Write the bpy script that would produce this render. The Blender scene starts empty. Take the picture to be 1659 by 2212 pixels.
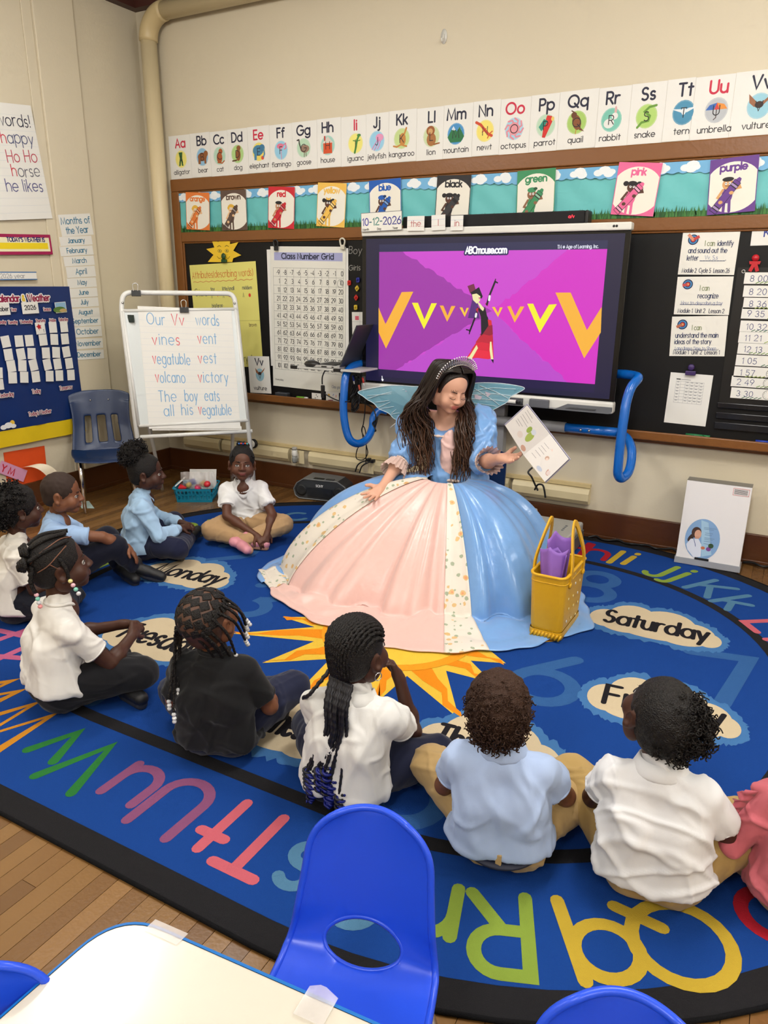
import bpy, math, random
import numpy as np
from mathutils import Vector, Matrix
random.seed(7); RNG = np.random.default_rng(7)
SC = bpy.context.scene; COL = SC.collection
# ---------------------------------------------------------------- camera
IMW, IMH, FPX = 1659.0, 2212.0, 1596.0
CAM_H = 1.55
RC = np.array([[0.87550941, -0.15021065, 0.45926031],
               [0.48313031, 0.25586021, -0.83732948],
               [0.00826937, 0.95497241, 0.29657934]])
cd = bpy.data.cameras.new('camera'); cam = bpy.data.objects.new('camera', cd); COL.objects.link(cam)
cd.sensor_fit = 'VERTICAL'; cd.sensor_height = 36.0; cd.lens = 36.0 * FPX / IMH; cd.clip_start = 0.02
M = Matrix.Identity(4)
for i in range(3):
    for j in range(3): M[i][j] = RC[i, j]
M[2][3] = CAM_H
cam.matrix_world = M
SC.camera = cam
# ---------------------------------------------------------------- world, lamps, exposure
w = bpy.data.worlds.new('world'); SC.world = w; w.use_nodes = True
w.node_tree.nodes['Background'].inputs[0].default_value = (0.9, 0.95, 1.0, 1)
w.node_tree.nodes['Background'].inputs[1].default_value = 0.3
SC.view_settings.view_transform = 'Standard'; SC.view_settings.look = 'None'
SC.view_settings.exposure = 0.0; SC.view_settings.gamma = 1.0
SC.cycles.use_denoising = True
SC.cycles.max_bounces = 5; SC.cycles.diffuse_bounces = 2; SC.cycles.glossy_bounces = 2; SC.cycles.transmission_bounces = 3; SC.cycles.transparent_max_bounces = 8
SC.cycles.caustics_reflective = False; SC.cycles.caustics_refractive = False
SC.cycles.use_adaptive_sampling = True; SC.cycles.adaptive_threshold = 0.06; SC.cycles.adaptive_min_samples = 12
def area(name, loc, sx, sy, power, col=(1, .985, .96), rot=(0, 0, 0)):
    l = bpy.data.lights.new(name, 'AREA'); l.shape = 'RECTANGLE'; l.size = sx; l.size_y = sy; l.energy = power; l.color = col
    o = bpy.data.objects.new(name, l); COL.objects.link(o); o.location = loc; o.rotation_euler = rot; return o
ROOM = dict(x0=-4.62, x1=3.4, y0=-3.6, y1=4.58, z1=3.47)
def lamp(name, loc, r, power, col=(1, .985, .96)):
    l = bpy.data.lights.new(name, 'POINT'); l.shadow_soft_size = r; l.energy = power; l.color = col
    o = bpy.data.objects.new(name, l); COL.objects.link(o); o.location = loc; return o
for lx, pw in ((-3.0, 30), (-0.3, 40), (2.2, 40)):          # rows of wrap-around fluorescent fixtures along the room
    for ly, ln in ((-1.6, 2.4), (2.1, 2.6)):
        area('ceiling_fixture_light', (lx, ly, 3.30), 0.34, ln, pw * .6)
        lamp('ceiling_fixture_glow', (lx, ly, 3.16), .2, pw * 1.35)
# ---------------------------------------------------------------- helpers
def at(px, py, X=None, Y=None, Z=None):
    v = RC @ np.array([px - IMW / 2, -(py - IMH / 2), -FPX])
    t = X / v[0] if X is not None else Y / v[1] if Y is not None else (Z - CAM_H) / v[2]
    return np.array([0, 0, CAM_H]) + v * t
def lin(c):
    c = np.asarray(c, float) / 255.0
    return np.where(c <= .04045, c / 12.92, ((c + .055) / 1.055) ** 2.4)
MATS = {}
def mat(name, rgb=(200, 200, 200), rough=.55, metal=0., noise=None, bump=None, attr=False, emit=0., coat=0., sheen=0.,
        alpha=1., trans=0., wood=None, spec=.5, sss=0., aniso=0.):
    if name in MATS: return MATS[name]
    m = bpy.data.materials.new(name); m.use_nodes = True; nt = m.node_tree; N = nt.nodes; L = nt.links
    b = N['Principled BSDF']; c = lin(rgb)
    b.inputs['Base Color'].default_value = (*c, 1); b.inputs['Roughness'].default_value = rough; b.inputs['Metallic'].default_value = metal
    b.inputs['Coat Weight'].default_value = coat; b.inputs['Coat Roughness'].default_value = .12
    b.inputs['Sheen Weight'].default_value = sheen; b.inputs['Alpha'].default_value = alpha
    b.inputs['Transmission Weight'].default_value = trans; b.inputs['Specular IOR Level'].default_value = spec
    if sss: b.inputs['Subsurface Weight'].default_value = sss; b.inputs['Subsurface Radius'].default_value = (.012, .006, .004)
    if aniso: b.inputs['Anisotropic'].default_value = aniso
    src = None
    if attr:
        a = N.new('ShaderNodeAttribute'); a.attribute_name = 'Col'; src = a.outputs['Color']
    tc = N.new('ShaderNodeTexCoord')
    if wood or noise:
        mp = N.new('ShaderNodeMapping'); L.new(tc.outputs['Object'], mp.inputs[0])
        if wood: mp.inputs['Scale'].default_value = wood[0]
        nz = N.new('ShaderNodeTexNoise'); nz.inputs['Scale'].default_value = 1.0 if wood else noise[0]; nz.inputs['Detail'].default_value = 4 if wood else 2
        L.new(mp.outputs[0], nz.inputs['Vector'])
        rp = N.new('ShaderNodeValToRGB'); rp.color_ramp.elements[0].position = .3; rp.color_ramp.elements[1].position = .7
        if wood:
            c2 = lin(wood[1]); rp.color_ramp.elements[0].color = (*c, 1); rp.color_ramp.elements[1].color = (*c2, 1)
            src = rp.outputs[0]
        else:
            k = noise[1]; rp.color_ramp.elements[0].color = (1 - k,) * 3 + (1,); rp.color_ramp.elements[1].color = (1 + k,) * 3 + (1,)
            mx = N.new('ShaderNodeMix'); mx.data_type = 'RGBA'; mx.blend_type = 'MULTIPLY'; mx.inputs[0].default_value = 1
            if src: L.new(src, mx.inputs[6])
            else: mx.inputs[6].default_value = (*c, 1)
            L.new(rp.outputs[0], mx.inputs[7]); src = mx.outputs[2]
    if src is not None:
        L.new(src, b.inputs['Base Color'])
        if emit: L.new(src, b.inputs['Emission Color'])
    elif emit: b.inputs['Emission Color'].default_value = (*c, 1)
    if emit: b.inputs['Emission Strength'].default_value = emit
    if bump:
        nb = N.new('ShaderNodeTexNoise'); nb.inputs['Scale'].default_value = bump[0]; nb.inputs['Detail'].default_value = 1
        L.new(tc.outputs['Object'], nb.inputs['Vector'])
        bp = N.new('ShaderNodeBump'); bp.inputs['Strength'].default_value = bump[1]; bp.inputs['Distance'].default_value = bump[2] if len(bump) > 2 else .01
        L.new(nb.outputs[0], bp.inputs['Height']); L.new(bp.outputs[0], b.inputs['Normal'])
    MATS[name] = m; return m
WT = {}          # world translation of every object (all objects are translated only)
def link(o, parent=None, loc=(0, 0, 0)):
    COL.objects.link(o); WT[o.name] = Vector(loc)
    if parent is not None:
        o.parent = parent; o.matrix_parent_inverse = Matrix.Translation(-WT[parent.name])
    o.location = loc
    return o
def tag(o, label=None, cat=None, group=None, kind=None):
    if label: o['label'] = label
    if cat: o['category'] = cat
    if group: o['group'] = group
    if kind: o['kind'] = kind
    return o
def thing(name, label, cat, loc=(0, 0, 0), group=None):
    return tag(link(bpy.data.objects.new(name, None), None, loc), label, cat, group)
class MB:
    def __init__(s): s.v = []; s.f = []; s.m = []; s.c = []; s.n = 0
    def add(s, v, f, mi=0, col=None):
        v = np.asarray(v, float).reshape(-1, 3); s.v.append(v)
        for q in f: s.f.append(tuple(int(i) + s.n for i in q)); s.m.append(mi)
        s.c.append(np.tile(np.array(col if col is not None else (255, 255, 255), float), (len(v), 1))); s.n += len(v); return s
    def box(s, lo, hi, mi=0, col=None):
        (a, b, c), (d, e, f) = lo, hi
        return s.add([(a, b, c), (d, b, c), (d, e, c), (a, e, c), (a, b, f), (d, b, f), (d, e, f), (a, e, f)],
                     [(3, 2, 1, 0), (4, 5, 6, 7), (0, 1, 5, 4), (1, 2, 6, 5), (2, 3, 7, 6), (3, 0, 4, 7)], mi, col)
    def obox(s, o, u, v, w, mi=0, col=None):      # oriented box: corner o, edges u v w
        o, u, v, w = map(np.asarray, (o, u, v, w))
        return s.add([o, o + u, o + u + v, o + v, o + w, o + u + w, o + u + v + w, o + v + w],
                     [(3, 2, 1, 0), (4, 5, 6, 7), (0, 1, 5, 4), (1, 2, 6, 5), (2, 3, 7, 6), (3, 0, 4, 7)], mi, col)
    def tube(s, pts, r, seg=10, closed=False, mi=0, col=None, cap=True, flat=1.0):
        P = np.asarray(pts, float); n = len(P); r = np.broadcast_to(np.asarray(r, float), (n,))
        T = np.roll(P, -1, 0) - np.roll(P, 1, 0) if closed else np.gradient(P, axis=0)
        T /= np.linalg.norm(T, axis=1)[:, None] + 1e-12
        up = np.array([0, 0, 1.]) if abs(T[0][2]) < .9 else np.array([1., 0, 0])
        A = np.cross(T[0], up); A /= np.linalg.norm(A)
        ang = np.linspace(0, 2 * np.pi, seg, endpoint=False); vs = []
        for i in range(n):
            A = A - T[i] * A.dot(T[i]); A /= np.linalg.norm(A) + 1e-12; B = np.cross(T[i], A)
            vs.append(P[i] + r[i] * (np.cos(ang)[:, None] * A + flat * np.sin(ang)[:, None] * B))
        V = np.concatenate(vs); F = []
        for i in range(n if closed else n - 1):
            a, b = i * seg, ((i + 1) % n) * seg
            for k in range(seg): F.append((a + k, a + (k + 1) % seg, b + (k + 1) % seg, b + k))
        if cap and not closed: F.append(tuple(range(seg - 1, -1, -1))); F.append(tuple(range((n - 1) * seg, n * seg)))
        return s.add(V, F, mi, col)
    def lathe(s, c, prof, seg=20, mi=0, col=None, axis=(0, 0, 1), ex=1.0):
        ax = np.asarray(axis, float); ax /= np.linalg.norm(ax)
        a = np.cross(ax, (0, 0, 1.) if abs(ax[2]) < .9 else (1., 0, 0)); a /= np.linalg.norm(a); b = np.cross(ax, a)
        th = np.linspace(0, 2 * np.pi, seg, endpoint=False); V = []
        for r, z in prof: V.append(np.asarray(c) + ax * z + r * (np.cos(th)[:, None] * a + ex * np.sin(th)[:, None] * b))
        F = [(i * seg + k, i * seg + (k + 1) % seg, (i + 1) * seg + (k + 1) % seg, (i + 1) * seg + k) for i in range(len(prof) - 1) for k in range(seg)]
        F.append(tuple(range(seg - 1, -1, -1))); F.append(tuple(range((len(prof) - 1) * seg, len(prof) * seg)))
        return s.add(np.concatenate(V), F, mi, col)
    def ball(s, c, r, seg=12, rings=8, mi=0, col=None, R=None):
        r = np.broadcast_to(np.asarray(r, float), (3,)); V = [(0, 0, -1)]
        for i in range(1, rings):
            p = -np.pi / 2 + np.pi * i / rings
            for k in range(seg): t = 2 * np.pi * k / seg; V.append((np.cos(p) * np.cos(t), np.cos(p) * np.sin(t), np.sin(p)))
        V.append((0, 0, 1)); V = np.array(V) * r
        if R is not None: V = V @ np.asarray(R).T
        F = [(0, 1 + (k + 1) % seg, 1 + k) for k in range(seg)]
        for i in range(rings - 2):
            for k in range(seg): a = 1 + i * seg; F.append((a + k, a + (k + 1) % seg, a + seg + (k + 1) % seg, a + seg + k))
        e = len(V) - 1; a = 1 + (rings - 2) * seg; F += [(a + k, a + (k + 1) % seg, e) for k in range(seg)]
        return s.add(V + np.asarray(c), F, mi, col)
    def prism(s, poly, d, mi=0, col=None):        # poly: 3-D polygon, extruded by vector d
        P = np.asarray(poly, float); n = len(P); V = np.concatenate([P, P + np.asarray(d)])
        F = [tuple(range(n)), tuple(range(2 * n - 1, n - 1, -1))] + [(k, n + k, n + (k + 1) % n, (k + 1) % n) for k in range(n)]
        return s.add(V, F, mi, col)
    def grid(s, G, mi=0, col=None, closed=False):      # G: (n,m,3)
        n, m = G.shape[:2]; F = []
        for i in range(n - 1):
            for k in range(m if closed else m - 1): F.append((i * m + k, i * m + (k + 1) % m, (i + 1) * m + (k + 1) % m, (i + 1) * m + k))
        return s.add(G.reshape(-1, 3), F, mi, col)
    def build(s, name, mats, parent=None, smooth=False, origin=None, flip=False, bevel=0):
        V = np.concatenate(s.v); C = np.concatenate(s.c)
        me = bpy.data.meshes.new(name)
        if parent is None and origin is None:
            lo, hi = V.min(0), V.max(0); origin = ((lo[0] + hi[0]) / 2, (lo[1] + hi[1]) / 2, lo[2])
        origin = origin if origin is not None else (0, 0, 0)
        me.from_pydata((V - np.asarray(origin)).tolist(), [], [f[::-1] for f in s.f] if flip else s.f)
        mats = mats if isinstance(mats, (list, tuple)) else [mats]
        for m in mats: me.materials.append(m)
        if len(mats) > 1: me.polygons.foreach_set('material_index', s.m)
        a = me.color_attributes.new('Col', 'FLOAT_COLOR', 'POINT')
        a.data.foreach_set('color', np.c_[lin(C), np.ones(len(C))].ravel().astype(np.float32))
        if smooth: me.polygons.foreach_set('use_smooth', [True] * len(me.polygons))
        me.update()
        o = link(bpy.data.objects.new(name, me), parent, origin)
        if bevel:
            md = o.modifiers.new('bevel', 'BEVEL'); md.width = bevel; md.segments = 2; md.limit_method = 'ANGLE'
        return o
def crv(pts, n=8, closed=False):                       # Catmull-Rom through points
    P = np.asarray(pts, float); out = []
    m = len(P)
    for i in range(m if closed else m - 1):
        g = lambda k: P[k % m] if closed else P[min(max(k, 0), m - 1)]
        a, b, c, d = g(i - 1), g(i), g(i + 1), g(i + 2)
        for t in np.linspace(0, 1, n, endpoint=False):
            out.append(.5 * (2 * b + (c - a) * t + (2 * a - 5 * b + 4 * c - d) * t * t + (3 * b - a - 3 * c + d) * t ** 3))
    if not closed: out.append(P[-1])
    return np.array(out)
def fillet(pts, r, n=6):                               # polyline with rounded corners
    P = [np.asarray(p, float) for p in pts]; out = [P[0]]
    for i in range(1, len(P) - 1):
        a, b, c = P[i - 1], P[i], P[i + 1]; u = (a - b); v = (c - b); d = min(r, np.linalg.norm(u) * .49, np.linalg.norm(v) * .49)
        u = b + u / np.linalg.norm(u) * d; v = b + v / np.linalg.norm(v) * d
        for t in np.linspace(0, 1, n): out.append((1 - t) ** 2 * u + 2 * t * (1 - t) * b + t * t * v)
    out.append(P[-1]); return np.array(out)
# ---------------------------------------------------------------- a stroke alphabet for all the lettering
GL = {}
def _g(ch, adv, d):
    st = []
    for s in d.split(';'):
        p = []
        for t in s.split():
            if t[0] == '@':
                cx, cy, rx, ry, a0, a1 = map(float, t[1:].split(','))
                n = max(4, int(abs(a1 - a0) / 15)); A = np.radians(np.linspace(a0, a1, n + 1))
                p += list(zip(cx + rx * np.cos(A), cy + ry * np.sin(A)))
            else: p.append(tuple(map(float, t.split(','))))
        st.append(np.array(p, float))
    GL[ch] = (adv, st)
CI = '@.5,.5,.5,.5,0,360'
for ch, adv, d in [('A', 1.1, '0,0 .55,1.5 1.1,0;.18,.5 .92,.5'), ('B', .9, '0,0 0,1.5 .45,1.5 @.45,1.14,.36,.36,90,-90 0,.78;.45,.78 @.45,.39,.43,.39,90,-90 0,0'),
    ('C', 1.2, '@.75,.75,.75,.75,48,312'), ('D', 1.05, '0,0 0,1.5 .35,1.5 @.35,.75,.7,.75,90,-90 0,0'), ('E', .75, '.75,1.5 0,1.5 0,0 .75,0;0,.78 .68,.78'),
    ('F', .7, '.7,1.5 0,1.5 0,0;0,.78 .62,.78'), ('G', 1.4, '@.72,.75,.72,.75,48,360 .8,.75'), ('H', 1., '0,0 0,1.5;1,0 1,1.5;0,.78 1,.78'),
    ('I', .1, '.05,0 .05,1.5'), ('J', .6, '.55,1.5 .55,.35 @.27,.33,.28,.33,0,-160'), ('K', .9, '0,0 0,1.5;.85,1.5 0,.6;.3,.88 .92,0'), ('L', .7, '0,1.5 0,0 .7,0'),
    ('M', 1.4, '0,0 .15,1.5 .7,.1 1.25,1.5 1.4,0'), ('N', 1., '0,0 0,1.5 1,0 1,1.5'), ('O', 1.5, '@.75,.75,.75,.75,0,360'), ('P', .85, '0,0 0,1.5 .45,1.5 @.45,1.1,.4,.4,90,-90 0,.7'),
    ('Q', 1.5, '@.75,.75,.75,.75,0,360;.9,.45 1.45,-.1'), ('R', .88, '0,0 0,1.5 .45,1.5 @.45,1.1,.4,.4,90,-90 0,.7;.4,.7 .88,0'), ('S', .85, '@.42,1.13,.37,.37,35,270 @.42,.38,.4,.38,90,-145'),
    ('T', .9, '0,1.5 .9,1.5;.45,1.5 .45,0'), ('U', 1., '0,1.5 0,.48 @.5,.48,.5,.48,180,360 1,1.5'), ('V', 1.1, '0,1.5 .55,0 1.1,1.5'), ('W', 1.6, '0,1.5 .4,0 .8,1.5 1.2,0 1.6,1.5'),
    ('X', 1., '0,0 1,1.5;0,1.5 1,0'), ('Y', 1., '0,1.5 .5,.75 1,1.5;.5,.75 .5,0'), ('Z', .9, '0,1.5 .9,1.5 0,0 .9,0'),
    ('a', 1., CI + ';1,1 1,0'), ('b', 1., '0,1.5 0,0;' + CI), ('c', .88, '@.5,.5,.5,.5,48,312'), ('d', 1., CI + ';1,1.5 1,0'), ('e', 1., '0,.5 1,.5 @.5,.5,.5,.5,0,315'),
    ('f', .5, '.58,1.44 @.42,1.2,.22,.28,55,180 .2,0;0,1 .5,1'), ('g', 1., CI + ';1,1 1,-.1 @.52,-.1,.48,.38,0,-150'), ('h', .84, '0,1.5 0,0;0,.5 @.42,.58,.42,.42,180,0 .84,0'),
    ('i', .1, '.05,1 .05,0;.05,1.32 .05,1.4'), ('j', .25, '.2,1 .2,-.2 @-.02,-.2,.22,.24,0,-110;.2,1.32 .2,1.4'), ('k', .7, '0,1.5 0,0;.65,1 0,.38;.25,.6 .7,0'), ('l', .1, '.05,1.5 .05,0'),
    ('m', 1.4, '0,1 0,0;0,.6 @.35,.65,.35,.35,180,0 .7,0;.7,.6 @1.05,.65,.35,.35,180,0 1.4,0'), ('n', .84, '0,1 0,0;0,.5 @.42,.58,.42,.42,180,0 .84,0'), ('o', 1., CI),
    ('p', 1., '0,1 0,-.5;' + CI), ('q', 1., CI + ';1,1 1,-.5'), ('r', .55, '0,1 0,0;0,.5 @.42,.55,.42,.45,180,70'), ('s', .6, '@.3,.74,.27,.26,35,270 @.3,.25,.29,.25,90,-145'),
    ('t', .55, '.27,1.4 .27,0;0,1 .55,1'), ('u', .84, '0,1 0,.42 @.42,.42,.42,.42,180,360 .84,1;.84,.5 .84,0'), ('v', .84, '0,1 .42,0 .84,1'), ('w', 1.3, '0,1 .33,0 .65,1 .97,0 1.3,1'),
    ('x', .75, '0,0 .75,1;0,1 .75,0'), ('y', .84, '0,1 .42,.02;.84,1 .22,-.5'), ('z', .7, '0,1 .7,1 0,0 .7,0'),
    ('0', .9, '@.45,.75,.45,.75,0,360'), ('1', .45, '.12,1.2 .4,1.5 .4,0'), ('2', .9, '@.45,1.08,.42,.42,165,-35 0,0 .9,0'), ('3', .85, '@.4,1.12,.38,.38,150,-90 @.4,.37,.44,.37,90,-150'),
    ('4', .95, '.7,0 .7,1.5 0,.45 .95,.45'), ('5', .88, '.8,1.5 .15,1.5 .08,.82 @.42,.48,.46,.48,125,-150'), ('6', .9, '.68,1.5 .1,.75;@.45,.45,.45,.45,0,360'), ('7', .85, '0,1.5 .85,1.5 .3,0'),
    ('8', .85, '@.43,1.14,.35,.36,0,360;@.43,.4,.42,.4,0,360'), ('9', .9, '@.45,1.05,.45,.45,0,360;.86,.9 .3,0'), ('-', .5, '0,.7 .5,.7'), ('.', .1, '.05,0 .05,.06'), ('!', .1, '.05,1.5 .05,.45;.05,0 .05,.07'),
    ('(', .35, '@.6,.7,.6,1,130,230'), (')', .35, '@-.25,.7,.6,1,50,-50'), ('/', .6, '0,-.1 .6,1.5'), ("'", .1, '.05,1.5 .05,1.2'), ('&', 1., '1,0 .25,1.05 @.45,1.2,.25,.25,200,-30 .12,.5 @.4,.36,.32,.36,170,300 .95,.6'),
    ('_', 1., '0,-.15 1,-.15'), ('©', 1.1, '@.5,.6,.5,.5,0,360;@.5,.6,.25,.25,50,310'), (',', .2, '.1,.1 .02,-.2'), (':', .1, '.05,.1 .05,.16;.05,.8 .05,.86')]: _g(ch, adv, d)
def ribbon(P, w, caps=True):
    """flat mitred ribbon round a 2-D polyline -> verts, faces"""
    P = np.asarray(P, float); keep = [0] + [i for i in range(1, len(P)) if np.linalg.norm(P[i] - P[i - 1]) > 1e-7]; P = P[keep]
    n = len(P)
    if n < 2: return np.zeros((0, 2)), []
    closed = n > 3 and np.linalg.norm(P[0] - P[-1]) < 1e-5
    if closed: P = P[:-1]; n -= 1
    D = (np.roll(P, -1, 0) - P); D /= np.linalg.norm(D, axis=1)[:, None] + 1e-12
    V = []; F = []
    for i in range(n):
        d1 = D[i] if (closed or i < n - 1) else D[i - 1]; d0 = D[i - 1] if (closed or i > 0) else D[i]
        t = d0 + d1; L = np.linalg.norm(t)
        if L < .25: t = d1; L = 1.
        t /= L; nn = np.array([-t[1], t[0]]); k = min(1.7, 1 / max(.35, abs(nn.dot([-d1[1], d1[0]]))))
        V += [P[i] + nn * w / 2 * k, P[i] - nn * w / 2 * k]
    for i in range(n if closed else n - 1): j = (i + 1) % n; F.append((2 * i + 1, 2 * j + 1, 2 * j, 2 * i))
    if caps and not closed:
        for i, d in ((0, -D[0]), (n - 1, D[n - 2])):
            a0 = math.atan2(d[1], d[0]); b = len(V)
            V += [P[i] + w / 2 * np.array([math.cos(a0 + a), math.sin(a0 + a)]) for a in np.linspace(-np.pi / 2, np.pi / 2, 6)]
            F.append(tuple(range(b, b + 6)))
    return np.array(V), F
def text_width(s, h, gap=.3, space=.65):
    k = h / 1.5; return sum((GL[c][0] + gap if c in GL else space) for c in s) * k - gap * k
class Ink(MB):
    """flat print on a plane: origin o, axes u (right) and v (up), normal n; layers are stacked paper-thin"""
    def __init__(s, o, u, v, step=.00025):
        super().__init__(); s.o = np.asarray(o, float); s.u = np.asarray(u, float); s.w = np.asarray(v, float); s.nn = np.cross(s.u, s.w); s.nn /= np.linalg.norm(s.nn); s.step = step; s.warp = None; s.k = 0
    def p3(s, q, layer):
        q = np.asarray(q, float).reshape(-1, 2); s.k += 1; layer = layer + .11 * (s.k % 9)
        r = s.o + q[:, :1] * s.u + q[:, 1:] * s.w
        if s.warp is not None: return s.warp(q, s.step * layer)
        return r + s.nn * s.step * layer
    def poly(s, pts, col, layer=1): s.add(s.p3(pts, layer), [tuple(range(len(pts)))], 0, col); return s
    def rect(s, x0, y0, x1, y1, col, layer=1): return s.poly([(x0, y0), (x1, y0), (x1, y1), (x0, y1)], col, layer)
    def ell(s, cx, cy, rx, ry, col, layer=1, n=20, rot=0):
        A = np.linspace(0, 2 * np.pi, n, endpoint=False); x, y = rx * np.cos(A), ry * np.sin(A); c, q = math.cos(rot), math.sin(rot)
        return s.poly(np.c_[cx + c * x - q * y, cy + q * x + c * y], col, layer)
    def line(s, pts, w, col, layer=1, caps=True):
        V, F = ribbon(pts, w, caps)
        if len(V): q = s.p3(V, layer); s.add(q + s.nn * (np.minimum(np.arange(len(V)) // 2, 60) * 8e-6)[:, None], F, 0, col)
        return s
    def text(s, t, x, y, h, w, col, layer=2, align='l', gap=.3, slant=0., rot=0., wob=0., sx=1., caps=True, cols=None):
        k = h / 1.5; W = text_width(t, h, gap) * sx
        cx = -W / 2 if align == 'c' else (-W if align == 'r' else 0.)
        ca, sa = math.cos(rot), math.sin(rot)
        for i, c in enumerate(t):
            if c not in GL: cx += .65 * k * sx; continue
            adv, st = GL[c]; dy = random.uniform(-wob, wob) * h; ks = 1 + random.uniform(-wob, wob)
            for p in st:
                q = p * k * ks; q = np.c_[(q[:, 0] + slant * q[:, 1]) * sx + cx, q[:, 1] + dy]
                if wob: q = q + np.random.default_rng(int(i * 7 + len(t))).normal(0, wob * h * .12, q.shape)
                q = np.c_[x + ca * q[:, 0] - sa * q[:, 1], y + sa * q[:, 0] + ca * q[:, 1]]
                s.line(q, w, cols[i % len(cols)] if cols else col, layer, caps)
            cx += (adv + gap) * k * sx
        return s
INK = mat('ink', attr=True, rough=.6)
# ---------------------------------------------------------------- the room
X0, X1, Y0, Y1, Z1 = ROOM['x0'], ROOM['x1'], ROOM['y0'], ROOM['y1'], ROOM['z1']
WALL = mat('wall_paint', (226, 214, 188), .55, noise=(1.3, .035), bump=(60, .12, .004))
WALL2 = mat('wall_paint_plain', (226, 214, 188), .6)
CEIL = mat('ceiling_paint', (238, 236, 228), .7)
DKW = mat('dark_baseboard_wood', (70, 38, 18), .32, wood=((1.2, 1.2, 26), (104, 60, 30)), bump=(40, .1))
OAK = mat('brown_frame_wood', (112, 66, 26), .36, wood=((1.5, 20, 46), (150, 97, 46)), bump=(50, .08))
OAKV = mat('brown_frame_wood_upright', (112, 66, 26), .36, wood=((46, 20, 1.5), (150, 97, 46)), bump=(50, .08))
def struct(name, mb, m, parent=None, **k):
    o = mb.build(name, m, parent, origin=(0, 0, 0), **k)
    if parent is None: o['kind'] = 'structure'
    return o
struct('wall_back', MB().box((X0 - .12, Y1, 0), (X1, Y1 + .12, Z1)), WALL)
struct('wall_left', MB().box((X0 - .12, Y0, 0), (X0, Y1, Z1)), WALL)
struct('wall_right', MB().box((X1, Y0, 0), (X1 + .12, Y1 + .12, Z1)), WALL2)
struct('wall_front', MB().box((X0 - .12, Y0 - .12, 0), (X1 + .12, Y0, Z1)), WALL2)
struct('ceiling', MB().box((X0 - .12, Y0 - .12, Z1), (X1 + .12, Y1 + .12, Z1 + .1)), CEIL)
fl = struct('floor', MB().box((X0 - .12, Y0 - .12, -.08), (X1 + .12, Y1 + .12, -.012)), mat('floor_base', (60, 38, 20), .6))
struct('baseboard_back', MB().box((X0, Y1 - .022, 0), (X1, Y1, .182)).box((X0, Y1 - .034, 0), (X1, Y1 - .022, .03)), DKW, bevel=.004)
struct('baseboard_left', MB().box((X0, Y0, 0), (X0 + .022, Y1 - .022, .182)).box((X0 + .022, Y0, 0), (X0 + .034, Y1 - .034, .03)), DKW, bevel=.004)
struct('trim_1', MB().box((X0, Y0, Z1 - .05), (X0 + .07, Y1, Z1)).box((X0 + .07, Y1 - .07, Z1 - .05), (X1, Y1, Z1)), mat('dark_red_crown', (74, 38, 30), .5))
struct('trim_2', MB().box((X0, 3.672, .182), (X0 + .03, 3.99, Z1 - .05)), WALL, bevel=.006)
struct('trim_3', MB().box((X0, 3.60, .182), (X0 + .012, 3.672, Z1 - .05)), WALL, bevel=.004)
# floor boards, each one its own piece
BOARD = [mat('floor_board_wood_%d' % i, a, .27, wood=((34, 2.2, 9), b), bump=(90, .06), coat=.25) for i, (a, b) in enumerate(
    [((110, 76, 40), (152, 112, 62)), ((98, 66, 34), (140, 100, 54)), ((118, 82, 46), (164, 122, 70)), ((104, 70, 36), (146, 106, 58)), ((90, 60, 32), (130, 92, 50))])]
bw = .0565; nb = 0; x = X0; rb = random.Random(3); BMESH = {}
while x < 1.9:
    cuts = [Y0 + .0, rb.uniform(.4, 2.6), Y1]
    for a, b in zip(cuts[:-1], cuts[1:]):
        mb = MB().box((x + .0008, a + .0008, -.012), (x + bw - .0008, b - .0008, rb.uniform(-.0006, 0)))
        o = mb.build('floor_board', BOARD[rb.randrange(5)], fl, origin=(x, a, 0)); nb += 1
    x += bw
o = MB().box((x, Y0, -.012), (X1, Y1, 0)).build('floor_board_field', BOARD[1], fl); o['kind'] = 'stuff'
# pipe in the corner
PIPE = mat('cream_pipe_paint', (226, 208, 168), .4, bump=(30, .06))
px_, zt = -4.43, 3.36
t = thing('steam_pipe', 'cream painted pipe rising in the corner and turning along the ceiling', 'pipe', (px_, Y1 - .08, .3))
MB().tube([(px_, Y1 - .085, .36), (px_, Y1 - .085, zt - .16)], .058, 20).build('riser', PIPE, t, smooth=True)
MB().tube([(px_ + .17, Y1 - .085, zt), (X1 - .02, Y1 - .085, zt)], .058, 20).build('overhead_run', PIPE, t, smooth=True)
A = np.radians(np.linspace(180, 90, 12))
MB().tube(np.c_[px_ + .17 + .17 * np.cos(A), np.full(12, Y1 - .085), zt - .17 + .17 * np.sin(A)], .066, 20).build('elbow', mat('pipe_elbow', (216, 194, 146), .4), t, smooth=True)
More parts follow.
